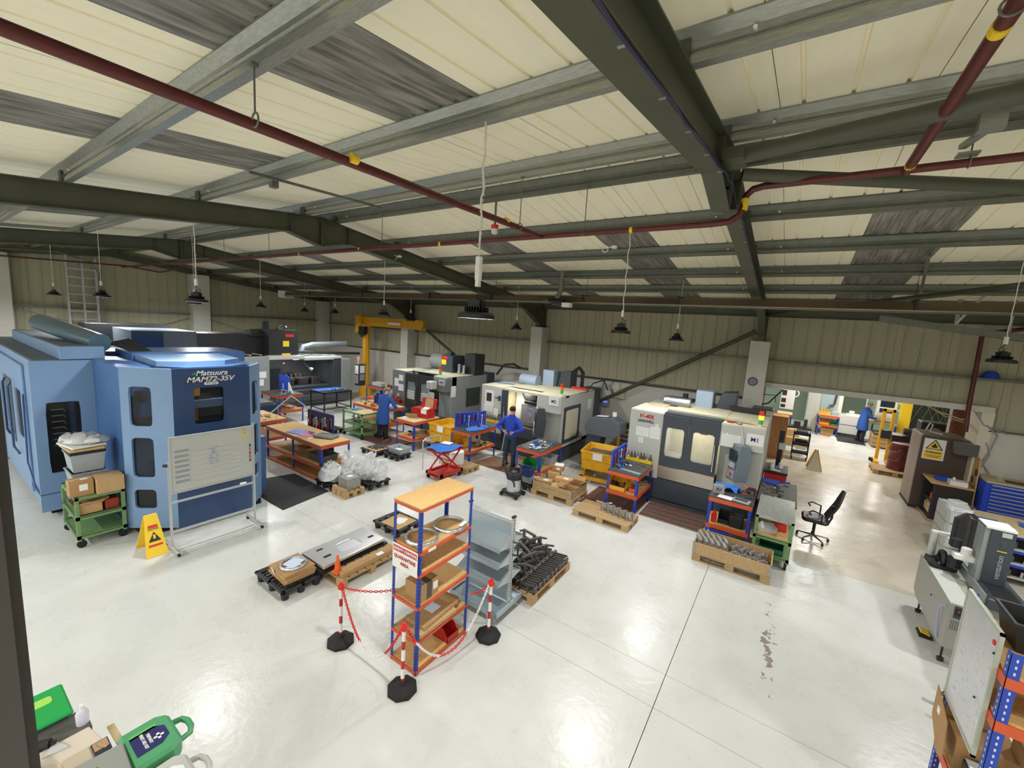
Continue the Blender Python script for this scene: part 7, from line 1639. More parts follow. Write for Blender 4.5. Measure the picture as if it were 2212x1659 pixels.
part(T, 'magnet', MB(T).B(1.468, 1.478, 4.31, 4.34, 1.93, 1.96, 0).C((1.468, 4.29, 1.88), (1.478, 4.29, 1.88), .010, n=8, m=1).C((1.468, 4.42, 1.42), (1.478, 4.42, 1.42), .008, n=8, m=1), [M_redb, M_ink])
tote('storage_bin', 'black bin standing on top of the right-hand shelving', 1.86, 4.66, 1.832, .50, .36, .24, M_black, taper=.04, cat='bin')
T = thing('cardboard_box', 'tall cardboard box with raised flap bulging out of the right-hand shelving', 'box', (1.62, 4.86, .612), 0)
part(T, 'carton_body', MB(T).B(1.52, 1.9, 4.66, 4.98, .612, .86).X(Matrix.Identity(4)), M_card)
part(T, 'flap', MB(T).P([(4.60, .70), (4.72, .62), (4.98, .80), (4.98, 1.08), (4.66, .98)], 'x', 1.44, 1.448), M_card)
part(T, 'side_flap', MB(T).RB((1.66, 4.99, .95), (.34, .008, .2), rx=-.3), M_card)
part(T, 'label', MB(T).B(1.437, 1.44, 4.82, 4.88, .90, .96), M_paper)
cl = clutter('white crumpled packing and black foam spilling beyond the tall cardboard box', 'packing', 'packaging', 1.62, 5.12, .64, .12, .12, 26, [M_paper, M_polyd, M_black], 44, hmax=.25)
carton('low brown box behind the whiteboard on the right-hand shelving', 2.12, 4.55, .612, .5, .6, .4, 0, m=M_card)
T = thing('label_printer', 'black and silver printer on the lower shelf beneath the small whiteboard', 'printer', (1.72, 4.50, .612))
part(T, 'case', MB(T).B(1.56, 1.86, 4.40, 4.62, .612, .76), M_black, bev=.01); part(T, 'tray_cover', MB(T).B(1.57, 1.85, 4.45, 4.61, .76, .775), M_silv); part(T, 'panel', MB(T).B(1.6, 1.8, 4.395, 4.40, .66, .73), M_slate)
solo('blue_box', 'blue and white printed box in front of the black printer', 'box', MB((1.7, 4.27, .612)).B(1.58, 1.86, 4.20, 4.34, .612, .70), [mat('box_blue', '2a5ad0', .35)], bev=.004)
solo('paper_strip', 'white stripe lid across the blue printed box', 'lid', MB((1.7, 4.27, .7)).B(1.6, 1.84, 4.24, 4.30, .7005, .704), M_paper)
clutter('green, teal and white oddments on the lower shelf right of the blue post', 'oddments', 'items', 2.1, 4.3, .63, .3, .12, 26, [mat('lime', 'a4d860', .4), mat('teal_dark', '1d4a5e', .5), M_paper, M_black], 46, hmax=.12)
solo('grey_bag', 'dark grey bag slumped on the shelf at the far right', 'bag', MB((2.25, 4.5, 1.49)).L([(0, .2), (.12, .19), (.2, .1), (.2, 0), (0, 0)], (2.3, 4.5, 1.492), n=14), mat('grey_fabric', '6f7472'), smooth=True)
# ---------- video measuring machine
V = thing('measuring_machine', 'white and charcoal bench measuring machine with tall column, on castors', 'machine', (2.3, 8.0, 0))
part(V, 'cabinet', MB(V).P([(7.26, .27), (7.40, .24), (8.62, .24), (8.78, .30), (8.78, .88), (7.26, .88)], 'x', 2.04, 2.42), mat('pale_warm_grey', '94948c', .45), bev=.008)
part(V, 'worktop', MB(V).B(2.045, 2.26, 7.27, 8.3, .88, .885), M_greyl)
part(V, 'socket_panel', MB(V).B(2.09, 2.23, 7.252, 7.26, .70, .86, 0).B(2.10, 2.15, 7.245, 7.252, .74, .83, 1).B(2.16, 2.22, 7.245, 7.252, .74, .83, 1).C((2.13, 7.244, .80), (2.13, 7.252, .80), .012, n=8, m=2), [M_slate, M_black, M_redb])
vg = MB(V)
for i in range(8):
    for j in range(6): vg.B(2.08 + i * .02, 2.09 + i * .02, 7.256, 7.26, .54 + j * .022, .55 + j * .022)
part(V, 'vent', vg, M_slate, kind='stuff')
part(V, 'cable', MB(V).T([(2.05, 7.30, .76), (2.02, 7.34, .80), (2.0, 7.42, .72), (2.01, 7.44, .5), (2.03, 7.42, .3)], .010, 6), mat('violet_grey', 'a6a8cc', .5))
part(V, 'foot_plate', MB(V).C((2.03, 7.95, .62), (2.04, 7.95, .62), .012, n=8), M_ink)
for a, b in ((2.1, 7.4), (2.1, 8.6), (2.38, 7.4), (2.38, 8.6)): part(V, 'castor', MB(V).C((a, b, .06), (a, b, .24), .012, n=6).C((a - .03, b, .03), (a + .03, b, .03), .03, n=10), M_black)
part(V, 'foot_pedal', MB(V).B(1.98, 2.12, 7.85, 8.05, .0, .03, 0).RB((2.05, 7.95, .05), (.10, .13, .02), ry=.2, m=1), [M_black, M_yelb])
part(V, 'granite_side', MB(V).B(2.40, 2.42, 7.55, 8.72, .86, 1.0), M_greym)
part(V, 'granite_bed', MB(V).B(2.42, 2.80, 7.50, 8.72, .84, .98), M_slate, bev=.01)
part(V, 'bed_recess', MB(V).B(2.50, 2.74, 7.62, 8.0, .98, .983), M_char)
part(V, 'bed_leg', MB(V).B(2.42, 2.78, 7.6, 8.6, .1, .84), M_greym)
part(V, 'stage_plate', MB(V).B(2.44, 2.62, 8.32, 8.68, .985, 1.0), M_silv)
part(V, 'column_side', MB(V).B(2.42, 2.47, 8.02, 8.30, .98, 1.75), M_greym)
part(V, 'column', MB(V).B(2.47, 2.70, 8.00, 8.32, .98, 1.74), M_slate, bev=.008)
part(V, 'column_cap', MB(V).B(2.42, 2.70, 8.0, 8.32, 1.74, 1.765), M_white)
part(V, 'badge', MB(V).B(2.57, 2.66, 7.994, 8.0, 1.66, 1.72), M_greyl)
VT = Matrix.Rotation(PI / 2, 3, 'X') @ Matrix.Rotation(PI / 2, 3, 'Z')
text(V, 'venturion', .085, (2.60, 7.993, 1.24), VT, mat('badge_grey', '9aa1a6', .4), bold=.001)
text(V, '450', .06, (2.60, 7.993, 1.56), VT, mat('badge_dim', '5b646b', .4))
part(V, 'yellow_mark', MB(V).B(2.555, 2.645, 7.992, 8.0, 1.455, 1.465), M_yelb)
part(V, 'optic_arm', MB(V).B(2.22, 2.44, 8.12, 8.24, 1.16, 1.24).C((2.34, 8.18, 1.22), (2.34, 8.18, 1.34), .055, n=14), M_white, bev=.01)
part(V, 'lens_barrel', MB(V).C((2.28, 8.3, .99), (2.28, 8.3, 1.12), .08, n=16).C((2.26, 8.30, 1.28), (2.26, 8.3, 1.40), .06, n=12), M_black)
part(V, 'monitor_pole', MB(V).C((2.13, 8.72, .88), (2.13, 8.72, 1.30), .045, n=12), M_greyl, smooth=True)
part(V, 'monitor_arm', MB(V).B(2.10, 2.30, 8.69, 8.75, 1.28, 1.32).B(2.26, 2.36, 8.6, 8.68, 1.22, 1.28), M_white)
part(V, 'monitor', MB(V).RB((2.38, 8.75, 1.42), (.05, .44, .44), rz=-.5), M_black, bev=.01)
part(V, 'keyboard_shelf', MB(V).P(rr(2.06, 2.36, 8.32, 8.74, .08), 'z', .885, .93), M_black)
part(V, 'headset', MB(V).TO((2.2, 8.48, 1.0), .10, .035, ax='x', n=16, k=6).C((2.16, 8.52, .94), (2.24, 8.52, .94), .09, n=14), M_black)
part(V, 'mouse', MB(V).P(rr(2.16, 2.28, 8.40, 8.46, .02), 'z', .93, .95), M_greyl)
# ---------- grey small-parts cabinet
K = thing('parts_cabinet', 'grey stack of shallow parts drawers with white bags on top beside the dark shelving', 'cabinet', (2.98, 11.3, 0))
part(K, 'cabinet_body', MB(K).B(2.80, 3.16, 10.92, 11.7, 0, 1.10), M_tote, bev=.01)
for k in range(4):
    z_ = .14 + k * .24
    d_ = part(K, 'drawer', MB(K).B(2.82, 3.06, 10.90, 10.92, z_, z_ + .2).B(2.79, 2.80, 10.96, 11.66, z_, z_ + .2), M_greyl)
    part(d_, 'drawer_opening', MB(K).B(2.94, 3.04, 10.895, 10.90, z_ + .06, z_ + .16), M_ink)
part(K, 'loose_bags', MB(K).RB((2.96, 11.2, 1.13), (.28, .5, .05), rz=.1).RB((3.0, 11.4, 1.16), (.2, .2, .05), rz=.5), M_polyd, bev=.01)
part(K, 'white_tray', MB(K).B(2.82, 3.1, 10.95, 11.3, 1.10, 1.13), M_white)
solo('black_case', 'tall black case standing between the parts cabinet and the blue workbench', 'case', MB((3.12, 10.75, 0)).B(2.98, 3.10, 10.45, 10.8, 0, 1.15), M_black, bev=.015)
# ---------- blue workbench and drawer cabinet
BW = thing('drawer_bench', 'royal blue workbench with drawers and open cubbies at the right edge', 'workbench', (3.9, 11.3, 0))
part(BW, 'carcass', MB(BW).B(3.20, 3.5, 10.82, 11.85, .08, .91).B(3.5, 5.2, 11.3, 11.85, .08, .91).B(3.5, 5.2, 10.9, 11.3, .86, .91), M_cloth2)
part(BW, 'worktop', MB(BW).B(3.18, 5.25, 10.78, 11.9, .91, .95), M_ply)
for k in range(5): 
    d_ = part(BW, 'drawer', MB(BW).B(3.22, 3.46, 10.80, 10.82, .2 + k * .14, .32 + k * .14), M_cloth2)
    part(d_, 'handle', MB(BW).B(3.24, 3.44, 10.785, 10.80, .29 + k * .14, .31 + k * .14), M_silv)
for k in range(3):
    z_ = .12 + k * .26
    part(BW, 'cubby', MB(BW).B(3.56, 5.15, 10.95, 11.3, z_ + .03, z_ + .22, 0).B(3.52, 5.15, 10.84, 11.3, z_, z_ + .02, 1), [M_dark, M_greyl])
    part(BW, 'frame_rail', MB(BW).B(3.5, 5.2, 10.84, 10.95, z_ + .21, z_ + .26).B(3.5, 3.56, 10.84, 11.3, z_, z_ + .26), M_cloth2)
    ho = MB(BW)
    for j in range(9): ho.C((3.68 + j * .15, 10.9, z_ + .02), (3.68 + j * .15, 10.9, z_ + .14), .025, n=8, m=j % 3)
    part(BW, 'tool_holder', ho, [M_iron, M_chrome, mat('copper', '9a6a4a', .3, .8)])
cloth('sky blue cloth on the blue workbench', 3.35, 11.2, .952, .35, .4, M_bluecloth, 93)
cloth('second sky blue cloth near the red tray', 4.0, 11.45, .952, .3, .3, M_bluecloth, 94)
solo('paper_sheet', 'white sheet beside the sky blue cloth on the blue workbench', 'paper', MB((3.55, 11.1, .952)).RB((3.55, 11.1, .965), (.22, .3, .004), rz=.4), M_paper)
solo('red_tray', 'red angled tray on the blue workbench at the right edge', 'tray', MB((4.25, 11.35, .952)).P([(3.98, .96), (4.5, .96), (4.55, 1.12), (4.5, 1.12), (4.45, 1.0), (4.08, 1.0), (4.03, 1.16), (3.98, 1.16)], 'y', 11.1, 11.5), M_redb)
clutter('bottles and small tools at the left end of the blue workbench', 'bench_items', 'items', 3.25, 11.6, .96, .1, .2, 16, [M_black, M_white, M_chrome], 99, hmax=.12)
BC = thing('drawer_cabinet', 'tall royal blue drawer cabinet with many silver drawer pulls against the wall', 'cabinet', (4.6, 13.9, 0))
part(BC, 'cabinet_body', MB(BC).B(3.93, 5.5, 13.55, 14.28, 0, 1.20), M_cloth2, bev=.01)
part(BC, 'top', MB(BC).B(3.95, 5.52, 13.56, 14.28, 1.20, 1.24), M_ply)
for k in range(12):
    d_ = part(BC, 'drawer', MB(BC).B(4.02, 5.45, 13.53, 13.55, 1.11 - k * .085, 1.18 - k * .085), M_cloth2)
    part(d_, 'handle', MB(BC).B(4.03, 5.44, 13.515, 13.53, 1.155 - k * .085, 1.178 - k * .085), M_silv)
solo('clear_jar', 'clear jar on the wooden top of the tall blue drawer cabinet', 'jar', MB((4.15, 13.75, 1.242)).C((4.2, 13.8, 1.242), (4.2, 13.8, 1.40), .05, n=14), M_glassc)
solo('keyboard', 'black keyboard on the wooden top of the tall blue drawer cabinet', 'keyboard', MB((4.5, 13.75, 1.242)).RB((4.5, 13.8, 1.255), (.4, .16, .02), rz=-.1), M_black)
solo('monitor', 'small dark monitor on the tall blue drawer cabinet', 'monitor', MB((4.85, 13.95, 1.242)).B(4.68, 5.0, 13.93, 13.97, 1.28, 1.5).B(4.8, 4.88, 13.85, 14.02, 1.242, 1.29), M_black)
solo('blue_folder_box', 'upright blue box at the far right end of the drawer cabinet top', 'box', MB((5.15, 14.0, 1.242)).B(5.08, 5.4, 13.9, 14.1, 1.242, 1.6), M_cloth2)
# wall-side bits
solo('blue_cover', 'blue folded cover on the wall ledge beside the red pipe', 'cover', MB((3.82, 14.35, 3.5)).L([(0, .17), (.08, .16), (.13, .1), (.16, 0), (0, 0)], (3.84, 14.32, 3.51), n=14), M_cloth2, smooth=True)
T = thing('wall_cable', 'grey cable bundle hanging on the wall above the blue drawer cabinet', 'cable', (4.1, 14.3, 1.3))
part(T, 'cable', MB(T).T([(3.95, 14.28, 2.4), (4.15, 14.28, 2.2), (4.1, 14.28, 1.9), (4.0, 14.28, 1.5), (4.15, 14.25, 1.28)], .015, 6).T([(4.0, 14.28, 2.0), (4.1, 14.28, 1.7), (3.98, 14.28, 1.3)], .010, 6).T([(3.7, 14.25, 2.7), (3.9, 14.28, 2.4), (4.3, 14.28, 2.25)], .012, 6), M_grey)
# ---------- dark cabinets by the doorway
WR = thing('steel_cupboard', 'tall brown steel cupboard with a yellow warning sign beside the doorway', 'cupboard', (3.35, 15.2, 0))
WRx0, WRx1, WRy0, WRy1 = 2.95, 3.82, 14.55, 15.6
part(WR, 'cupboard_body', MB(WR).B(WRx0 + .02, WRx1, WRy0, WRy1, .06, 1.93), mat('dark_brown_steel', '4c3b33', .45), bev=.008)
part(WR, 'door', MB(WR).B(WRx0, WRx0 + .02, WRy0 + .02, (WRy0 + WRy1) / 2 - .005, .08, 1.91), mat('fawn_door', '8f8074', .45), bev=.004)
part(WR, 'door', MB(WR).B(WRx0, WRx0 + .02, (WRy0 + WRy1) / 2 + .005, WRy1 - .02, .08, 1.91), MATS['fawn_door'], bev=.004)
part(WR, 'plinth', MB(WR).B(WRx0, WRx1, WRy0, WRy1, 0, .06), M_ink)
part(WR, 'warning_board', MB(WR).B(3.02, 3.42, WRy0 - .008, WRy0, 1.33, 1.86), M_paper)
part(WR, 'yellow_panel', MB(WR).B(3.05, 3.39, WRy0 - .010, WRy0 - .008, 1.36, 1.56), M_yelb)
tri = MB(WR).P([(3.07, 1.60), (3.37, 1.60), (3.22, 1.84)], 'y', WRy0 - .011, WRy0 - .008)
part(WR, 'warning_triangle', tri, M_yelb)
tb = MB(WR)
for a, b in (((3.07, 1.60), (3.37, 1.60)), ((3.37, 1.60), (3.22, 1.84)), ((3.22, 1.84), (3.07, 1.60))): tb.C((a[0], WRy0 - .012, a[1]), (b[0], WRy0 - .012, b[1]), .010, n=5)
part(WR, 'triangle_border', tb.B(3.17, 3.27, WRy0 - .013, WRy0 - .011, 1.64, 1.70).B(3.20, 3.24, WRy0 - .013, WRy0 - .011, 1.70, 1.75), M_ink)
text(WR, 'WARNING', .062, (3.22, WRy0 - .012, 1.515), FRONT, M_ink, bold=.002, sx=.95); text(WR, 'FLAMMABLE LIQUIDS\nNO SMOKING', .032, (3.22, WRy0 - .012, 1.42), FRONT, M_ink)
solo('coiled_cord', 'loop of white cord lying on top of the brown cupboard', 'cord', MB((3.3, 15.0, 1.932)).T([(3.2, 15.2, 1.94), (3.12, 15.1, 2.0), (3.15, 15.0, 2.2), (3.22, 15.05, 2.15), (3.2, 15.1, 1.96), (3.4, 14.9, 1.945)], .015, 6), M_white)
OS = thing('chipboard_sheet', 'tall chipboard panel leaning behind the brown cupboard with dark hanging tools', 'panel', (4.0, 14.1, 0))
part(OS, 'panel', MB(OS).P([(13.85, .1), (15.3, .1), (15.3, 1.75), (13.95, 1.62)], 'x', 3.88, 3.905), M_osb)
for k in range(7): part(OS, 'hanging_tool', MB(OS).C((3.87, 14.0 + k * .16, 1.30 - (k % 3) * .2), (3.88, 14.0 + k * .16, 1.30 - (k % 3) * .2), .09, n=10), M_iron)
part(OS, 'top_shelf', MB(OS).B(3.5, 3.9, 14.2, 14.5, 1.62, 1.9), M_iron)
LC = thing('open_cupboard', 'low dark open cupboard with a chipboard top cluttered with boxes', 'cupboard', (3.4, 14.1, 0))
part(LC, 'cupboard_body', MB(LC).B(3.16, 3.80, 13.68, 13.72, 0.05, .92).B(3.16, 3.80, 14.48, 14.52, .05, .92).B(3.76, 3.8, 13.68, 14.5, .05, .92).B(3.16, 3.8, 13.7, 14.5, .45, .47).B(3.16, 3.8, 13.7, 14.5, .05, .08), M_ink)
part(LC, 'top', MB(LC).B(3.10, 3.82, 13.66, 14.54, .92, .95), M_osb); part(LC, 'plinth', MB(LC).B(3.12, 3.82, 13.62, 14.54, 0, .05), M_wood2)
part(LC, 'front_side', MB(LC).B(3.22, 3.8, 13.66, 13.68, .05, .92), mat('black_brown', '2a221d', .5))
solo('white_carton', 'white carton with brass items on the low dark cupboard', 'box', MB((3.55, 13.85, .951)).B(3.42, 3.72, 13.72, 13.95, .951, 1.06).C((3.5, 13.83, 1.06), (3.5, 13.83, 1.13), .025, n=8), M_paper)
solo('blue_case', 'blue case on the low dark cupboard', 'case', MB((3.35, 14.1, .951)).B(3.25, 3.5, 13.98, 14.2, .951, 1.05), M_cloth2, bev=.01)
solo('red_tin', 'red tin inside the low dark cupboard', 'tin', MB((3.25, 13.95, .471)).B(3.2, 3.35, 13.88, 14.02, .471, .62), M_redb)
solo('white_bucket', 'pale crumpled sacks on the bottom of the low dark cupboard', 'sack', MB((3.3, 14.2, .081)).B(3.2, 3.5, 13.85, 14.4, .081, .36), M_ply, bev=.05)
# ---------- things in the doorway and the room beyond
DP = pallet('timber pallet under the maroon drum in the doorway', 3.15, 18.05, 1.1, .9, 0, n=6, seed=22)
T = thing('steel_drum', 'maroon steel drum on a timber pallet beyond the brown cupboard', 'drum', (3.28, 18.2, .146))
part(T, 'shell', MB(T).L([(0, 0), (.29, 0), (.30, .02), (.29, .04), (.29, .28), (.305, .30), (.29, .32), (.29, .58), (.305, .60), (.29, .62), (.29, .84), (.30, .86), (.29, .88), (.27, .86), (0, .86)], (3.28, 18.2, .147), n=28), mat('maroon', '5c1f1f', .35), smooth=True)
T = thing('pallet_stacker', 'yellow hand pallet stacker standing beside the maroon drum', 'stacker', (3.0, 19.6, 0))
part(T, 'mast', MB(T).B(2.86, 2.95, 19.5, 19.6, .1, 1.95).B(3.12, 3.2, 19.5, 19.6, .1, 1.95).B(2.86, 3.2, 19.5, 19.58, 1.85, 1.95), M_yel, bev=.006)
part(T, 'legs', MB(T).B(2.80, 2.9, 18.9, 19.7, .04, .14).B(3.16, 3.26, 18.9, 19.7, .04, .14), M_yel); part(T, 'wheel', MB(T).C((2.76, 19.4, .07), (2.82, 19.4, .07), .07, n=12).C((2.72, 19.6, .06), (2.78, 19.6, .06), .06, n=12), M_rubber)
part(T, 'carriage', MB(T).B(2.9, 3.16, 19.42, 19.5, .9, 1.2), M_char)
T = thing('floor_sign', 'yellow-edged white folding floor sign in the doorway', 'floor sign', (1.0, 16.6, 0))
for s in (1, -1):
    part(T, 'leaf', MB(T).Q((.80 + .0, 16.6 + s * .28, 0), (1.20, 16.6 + s * .28, 0), (1.04, 16.6, .64), (.96, 16.6, .64)).Q((.80, 16.6 + s * .29, 0), (1.20, 16.6 + s * .29, 0), (1.04, 16.6 + s * .01, .64), (.96, 16.6 + s * .01, .64)), mat('sign_white', 'd8d6c8', .5))
    part(T, 'edge', MB(T).C((.80, 16.6 + s * .28, .01), (.97, 16.6 + s * .01, .65), .014, n=6).C((1.20, 16.6 + s * .28, .01), (1.03, 16.6 + s * .01, .65), .014, n=6), M_yelp)
T = thing('tool_trolley', 'dark blue tool trolley with open tiers just beyond the doorway', 'trolley', (.58, 17.6, 0))
for x_ in (.34, .80):
    for y_ in (17.44, 17.9): part(T, 'upright', MB(T).B(x_, x_ + .03, y_, y_ + .03, .1, .95), mat('trolley_blue', '22344e', .45))
for z_ in (.22, .52, .88): part(T, 'tier', MB(T).B(.34, .83, 17.44, 17.93, z_, z_ + .03).B(.34, .83, 17.44, 17.45, z_, z_ + .10), MATS['trolley_blue'])
part(T, 'case', MB(T).B(.4, .78, 17.5, 17.85, .55, .68).B(.4, .75, 17.5, 17.85, .91, 1.02), M_black, bev=.02)
part(T, 'paper', MB(T).B(.44, .74, 17.435, 17.439, .38, .50).B(.42, .5, 17.435, 17.439, .8, .86), M_paper)
for x_ in (.37, .80): part(T, 'castor', MB(T).C((x_ - .02, 17.46, .06), (x_ + .02, 17.46, .06), .06, n=12), M_rubber)
T = thing('machine_vice_stand', 'black pedestal stand with a vice left of the blue tool trolley', 'stand', (-.05, 18.0, 0))
part(T, 'column', MB(T).B(-.02, .06, 17.9, 18.0, 0, 1.0), M_char); part(T, 'table', MB(T).B(-.1, .85, 18.0, 18.5, 1.0, 1.05), M_char); part(T, 'vice', MB(T).B(.3, .5, 18.1, 18.3, 1.05, 1.25).B(.6, .7, 18.1, 18.35, 1.05, 1.35), M_iron)
WC = thing('wooden_cabinet', 'tall light-brown wooden cabinet just inside the doorway on the left', 'cabinet', (-.2, 17.4, 0))
part(WC, 'cabinet_body', MB(WC).B(-.45, .12, 17.0, 17.6, 0, 1.5), mat('oak_board', 'a8784a', .6, 0, .12, 6, stretch=(6, 1, 1)), bev=.008)
part(WC, 'door', MB(WC).B(-.42, .09, 16.98, 17.0, .06, 1.45), MATS['oak_board'])
T = thing('machine_control', 'white machine control panel high behind the wooden cabinet', 'control panel', (-.1, 19.5, 1.5))
part(T, 'case', MB(T).B(-.25, .22, 19.5, 19.8, 1.45, 2.3), M_white, bev=.02); part(T, 'button', MB(T).B(-.2, -.05, 19.49, 19.5, 2.0, 2.2).B(-.2, -.05, 19.49, 19.5, 1.72, 1.88).B(-.2, -.05, 19.49, 19.5, 1.52, 1.64), M_ink); part(T, 'cable_loop', MB(T).TO((.2, 19.6, 2.1), .14, .02, ax='y', n=14), M_white)
# room shell beyond
WF = sroot('wall_far')
part(WF, 'cladding', MB().B(-7, 8.4, 26.8, 27.0, 0, 3.9), mat('sage_wall', '6f8274', .6)); part(WF, 'side', MB().B(-7, -6.8, 15.0, 27, 0, 3.9).B(8.2, 8.4, 15.0, 27, 0, 3.9), M_block)
part(CE, 'back_room_ceiling', MB().B(-7, 8.4, 14.8, 27, 3.85, 3.95), M_sheet)
# far machines
FM = thing('turning_centre', 'white machine with a big grey window behind the man at the far end', 'machine', (2.2, 24.6, 0))
part(FM, 'body', MB(FM).B(2.05, 3.1, 24.1, 25.5, .1, .95).B(1.95, 2.1, 24.0, 25.5, .1, 2.3).B(2.1, 3.05, 24.9, 25.5, .9, 2.4), M_white, bev=.01)
part(FM, 'window', MB(FM).B(2.15, 3.0, 24.85, 24.9, .98, 2.1), mat('dim_green_pane', '566355', .2)); part(FM, 'drawer_line', MB(FM).B(2.08, 3.05, 24.09, 24.1, .5, .52), M_slate)
part(FM, 'bottle_cluster', MB(FM).B(2.3, 2.8, 24.2, 24.6, .95, 1.0).C((2.5, 24.3, 1.0), (2.5, 24.3, 1.15), .1, n=8), M_paper)
FC = thing('control_cabinet', 'white control cabinet with dark screens right of the far man', 'control panel', (3.6, 24.0, 0))
part(FC, 'cabinet_body', MB(FC).B(3.3, 3.95, 24.0, 24.4, .9, 1.98), M_white, bev=.02); part(FC, 'screen', MB(FC).B(3.38, 3.85, 23.985, 24.0, 1.55, 1.85), M_screen); part(FC, 'keys', MB(FC).B(3.38, 3.85, 23.985, 24.0, 1.3, 1.48), M_ink)
part(FC, 'shelf', MB(FC).B(3.12, 3.96, 23.4, 24.4, .82, .88), M_ply); part(FC, 'leg', MB(FC).B(3.15, 3.2, 23.45, 23.5, 0, .82), M_cloth2); part(FC, 'leg', MB(FC).B(3.9, 3.95, 23.45, 23.5, 0, .82), M_cloth2); part(FC, 'cable_loop', MB(FC).TO((4.0, 24.1, 1.6), .16, .02, ax='y', n=14), M_white)
T = thing('floor_lamp_head', 'glowing round work lamp above the far man', 'lamp', (2.75, 22.8, 2.1))
part(T, 'shade', MB(T).L([(.0, .12), (.2, .08), (.34, 0)], (2.85, 22.8, 2.12), n=16), mat('rosy_shade', '9a7a72', .4)); part(T, 'bulb', MB(T).C((2.7, 22.7, 2.06), (2.7, 22.7, 2.14), .10, n=12), M_lglow); part(T, 'rod', MB(T).C((2.85, 22.8, 2.2), (2.85, 22.8, 3.85), .01, n=5), M_black)
T = thing('milling_machine', 'grey and blue cabinet machine at the back left of the far room', 'machine', (1.4, 24.2, 0))
part(T, 'body', MB(T).B(.8, 1.25, 23.8, 25.0, 0, 2.0).B(1.25, 1.95, 24.0, 25.0, 0.3, 2.5), M_greyl, bev=.01); part(T, 'window', MB(T).B(1.3, 1.8, 23.97, 24.0, 1.1, 2.0), mat('pale_pane', '9db4b8', .2)); part(T, 'arm', MB(T).T([(1.85, 23.9, 2.0), (1.8, 23.85, 1.4), (1.6, 23.85, 1.3)], .04, 8), M_slate); part(T, 'label', MB(T).B(.9, 1.2, 23.79, 23.8, 1.85, 2.0), M_white)
FB = bench('far blue and orange bench with yellow tray and tool holders', 1.25, 2.02, 23.2, 23.8, .95, (.5,), M_ply)
solo('yellow_tray', 'yellow tray of tool holders on the far bench', 'tray', MB((1.5, 23.4, .965)).B(1.3, 1.65, 23.3, 23.5, .965, 1.05).C((1.35, 23.4, 1.05), (1.35, 23.4, 1.2), .03, n=8).C((1.45, 23.4, 1.05), (1.45, 23.4, 1.2), .03, n=8).C((1.55, 23.4, 1.05), (1.55, 23.4, 1.2), .03, n=8), M_yel)
solo('storage_tray', 'pale grey tub on the far bench', 'tray', MB((1.85, 23.4, .965)).B(1.72, 1.98, 23.25, 23.6, .965, 1.12), M_tote)
picking_bin('yellow bin on the shelf of the far bench', 1.5, 23.45, .505, .35, .4, .22, M_yelp); picking_bin('green bin on the shelf of the far bench', 1.85, 23.4, .505, .22, .3, .16, M_greend)
carton('cardboard box on the floor under the far bench', 1.65, 23.5, .01, .45, .4, .35)
FB2 = bench('second far bench left of the grey and blue cabinet machine', -.3, .25, 21.6, 22.4, .95, (.4,), M_ply)
carton('pale box on the floor left of the far bench', .25, 21.2, .01, .6, .4, .4, m=M_card2); carton('brown box on the floor by the wooden cabinet', .5, 19.9, .01, .8, .4, .3)
T = thing('wooden_crate', 'light wooden crate on the floor beside the far man', 'crate', (3.4, 22.7, 0))
for z_ in (.05, .22, .39): part(T, 'plank', MB(T).B(3.1, 3.8, 22.3, 22.32, z_, z_ + .15), M_wood); part(T, 'plank', MB(T).B(3.1, 3.12, 22.32, 23.2, z_, z_ + .15), M_wood)
part(T, 'content', MB(T).B(3.12, 3.78, 22.32, 23.2, .05, .6), M_black)
solo('rubber_mat', 'black rubber mat at the feet of the far man', 'mat', MB((2.5, 23.2, 0)).B(2.0, 2.95, 22.4, 24.1, 0, .02), M_matb)
solo('white_plate', 'white sill plate beside the black mat in the far room', 'plate', MB((1.95, 23.5, 0)).B(1.8, 2.0, 22.9, 24.2, 0, .02), M_paper)
T = thing('yellow_post', 'thick yellow upright post in the far room', 'post', (4.35, 23.8, 0))
part(T, 'post', MB(T).B(4.0, 4.35, 23.6, 23.8, 0, 2.9), M_yelb)
T = thing('spider_stand', 'dark scribbled mesh screen behind the far machinery', 'screen', (6.0, 25.0, 0))
part(T, 'screen', MB(T).B(4.5, 7.5, 25.0, 25.05, 0, 2.7), mat('dark_green_screen', '2c3a34', .5))
tw = MB(T)
for k in range(10): tw.C((4.6 + k * .3, 24.98, .9), (5.2 + k * .22, 24.98, 2.6), .01, n=4).C((5.4 + k * .2, 24.98, .9), (4.7 + k * .25, 24.98, 2.6), .01, n=4)
part(T, 'wire', tw, M_grey, kind='stuff')
T = thing('pump_unit', 'black pump unit with pale dial beside the brick pier', 'pump', (4.2, 19.0, 0))
part(T, 'case', MB(T).B(3.75, 4.4, 18.8, 19.4, .9, 1.75), M_black, bev=.02); part(T, 'dial', MB(T).C((4.08, 18.78, 1.4), (4.08, 18.8, 1.4), .2, n=18), mat('dial_grey', '6a6a62', .5)); part(T, 'stand', MB(T).B(3.8, 4.35, 18.9, 19.3, 0, .9), M_char)
T = thing('grinder_bench', 'dark cluttered bench between the yellow stacker and the brown cupboard', 'workbench', (3.6, 20.3, 0))
part(T, 'bench_top', MB(T).B(3.2, 4.4, 19.9, 20.6, .95, 1.0), M_char); part(T, 'bench_body', MB(T).B(3.3, 4.3, 20.0, 20.5, 0, .95), M_slate); part(T, 'grinder', MB(T).C((3.6, 20.2, 1.15), (3.9, 20.2, 1.15), .12, n=12).B(3.7, 3.8, 20.1, 20.3, 1.0, 1.1), M_iron); part(T, 'pale_strip', MB(T).B(3.3, 4.3, 19.88, 19.9, .5, .56).B(3.3, 4.3, 19.88, 19.9, .7, .74), M_greyl)
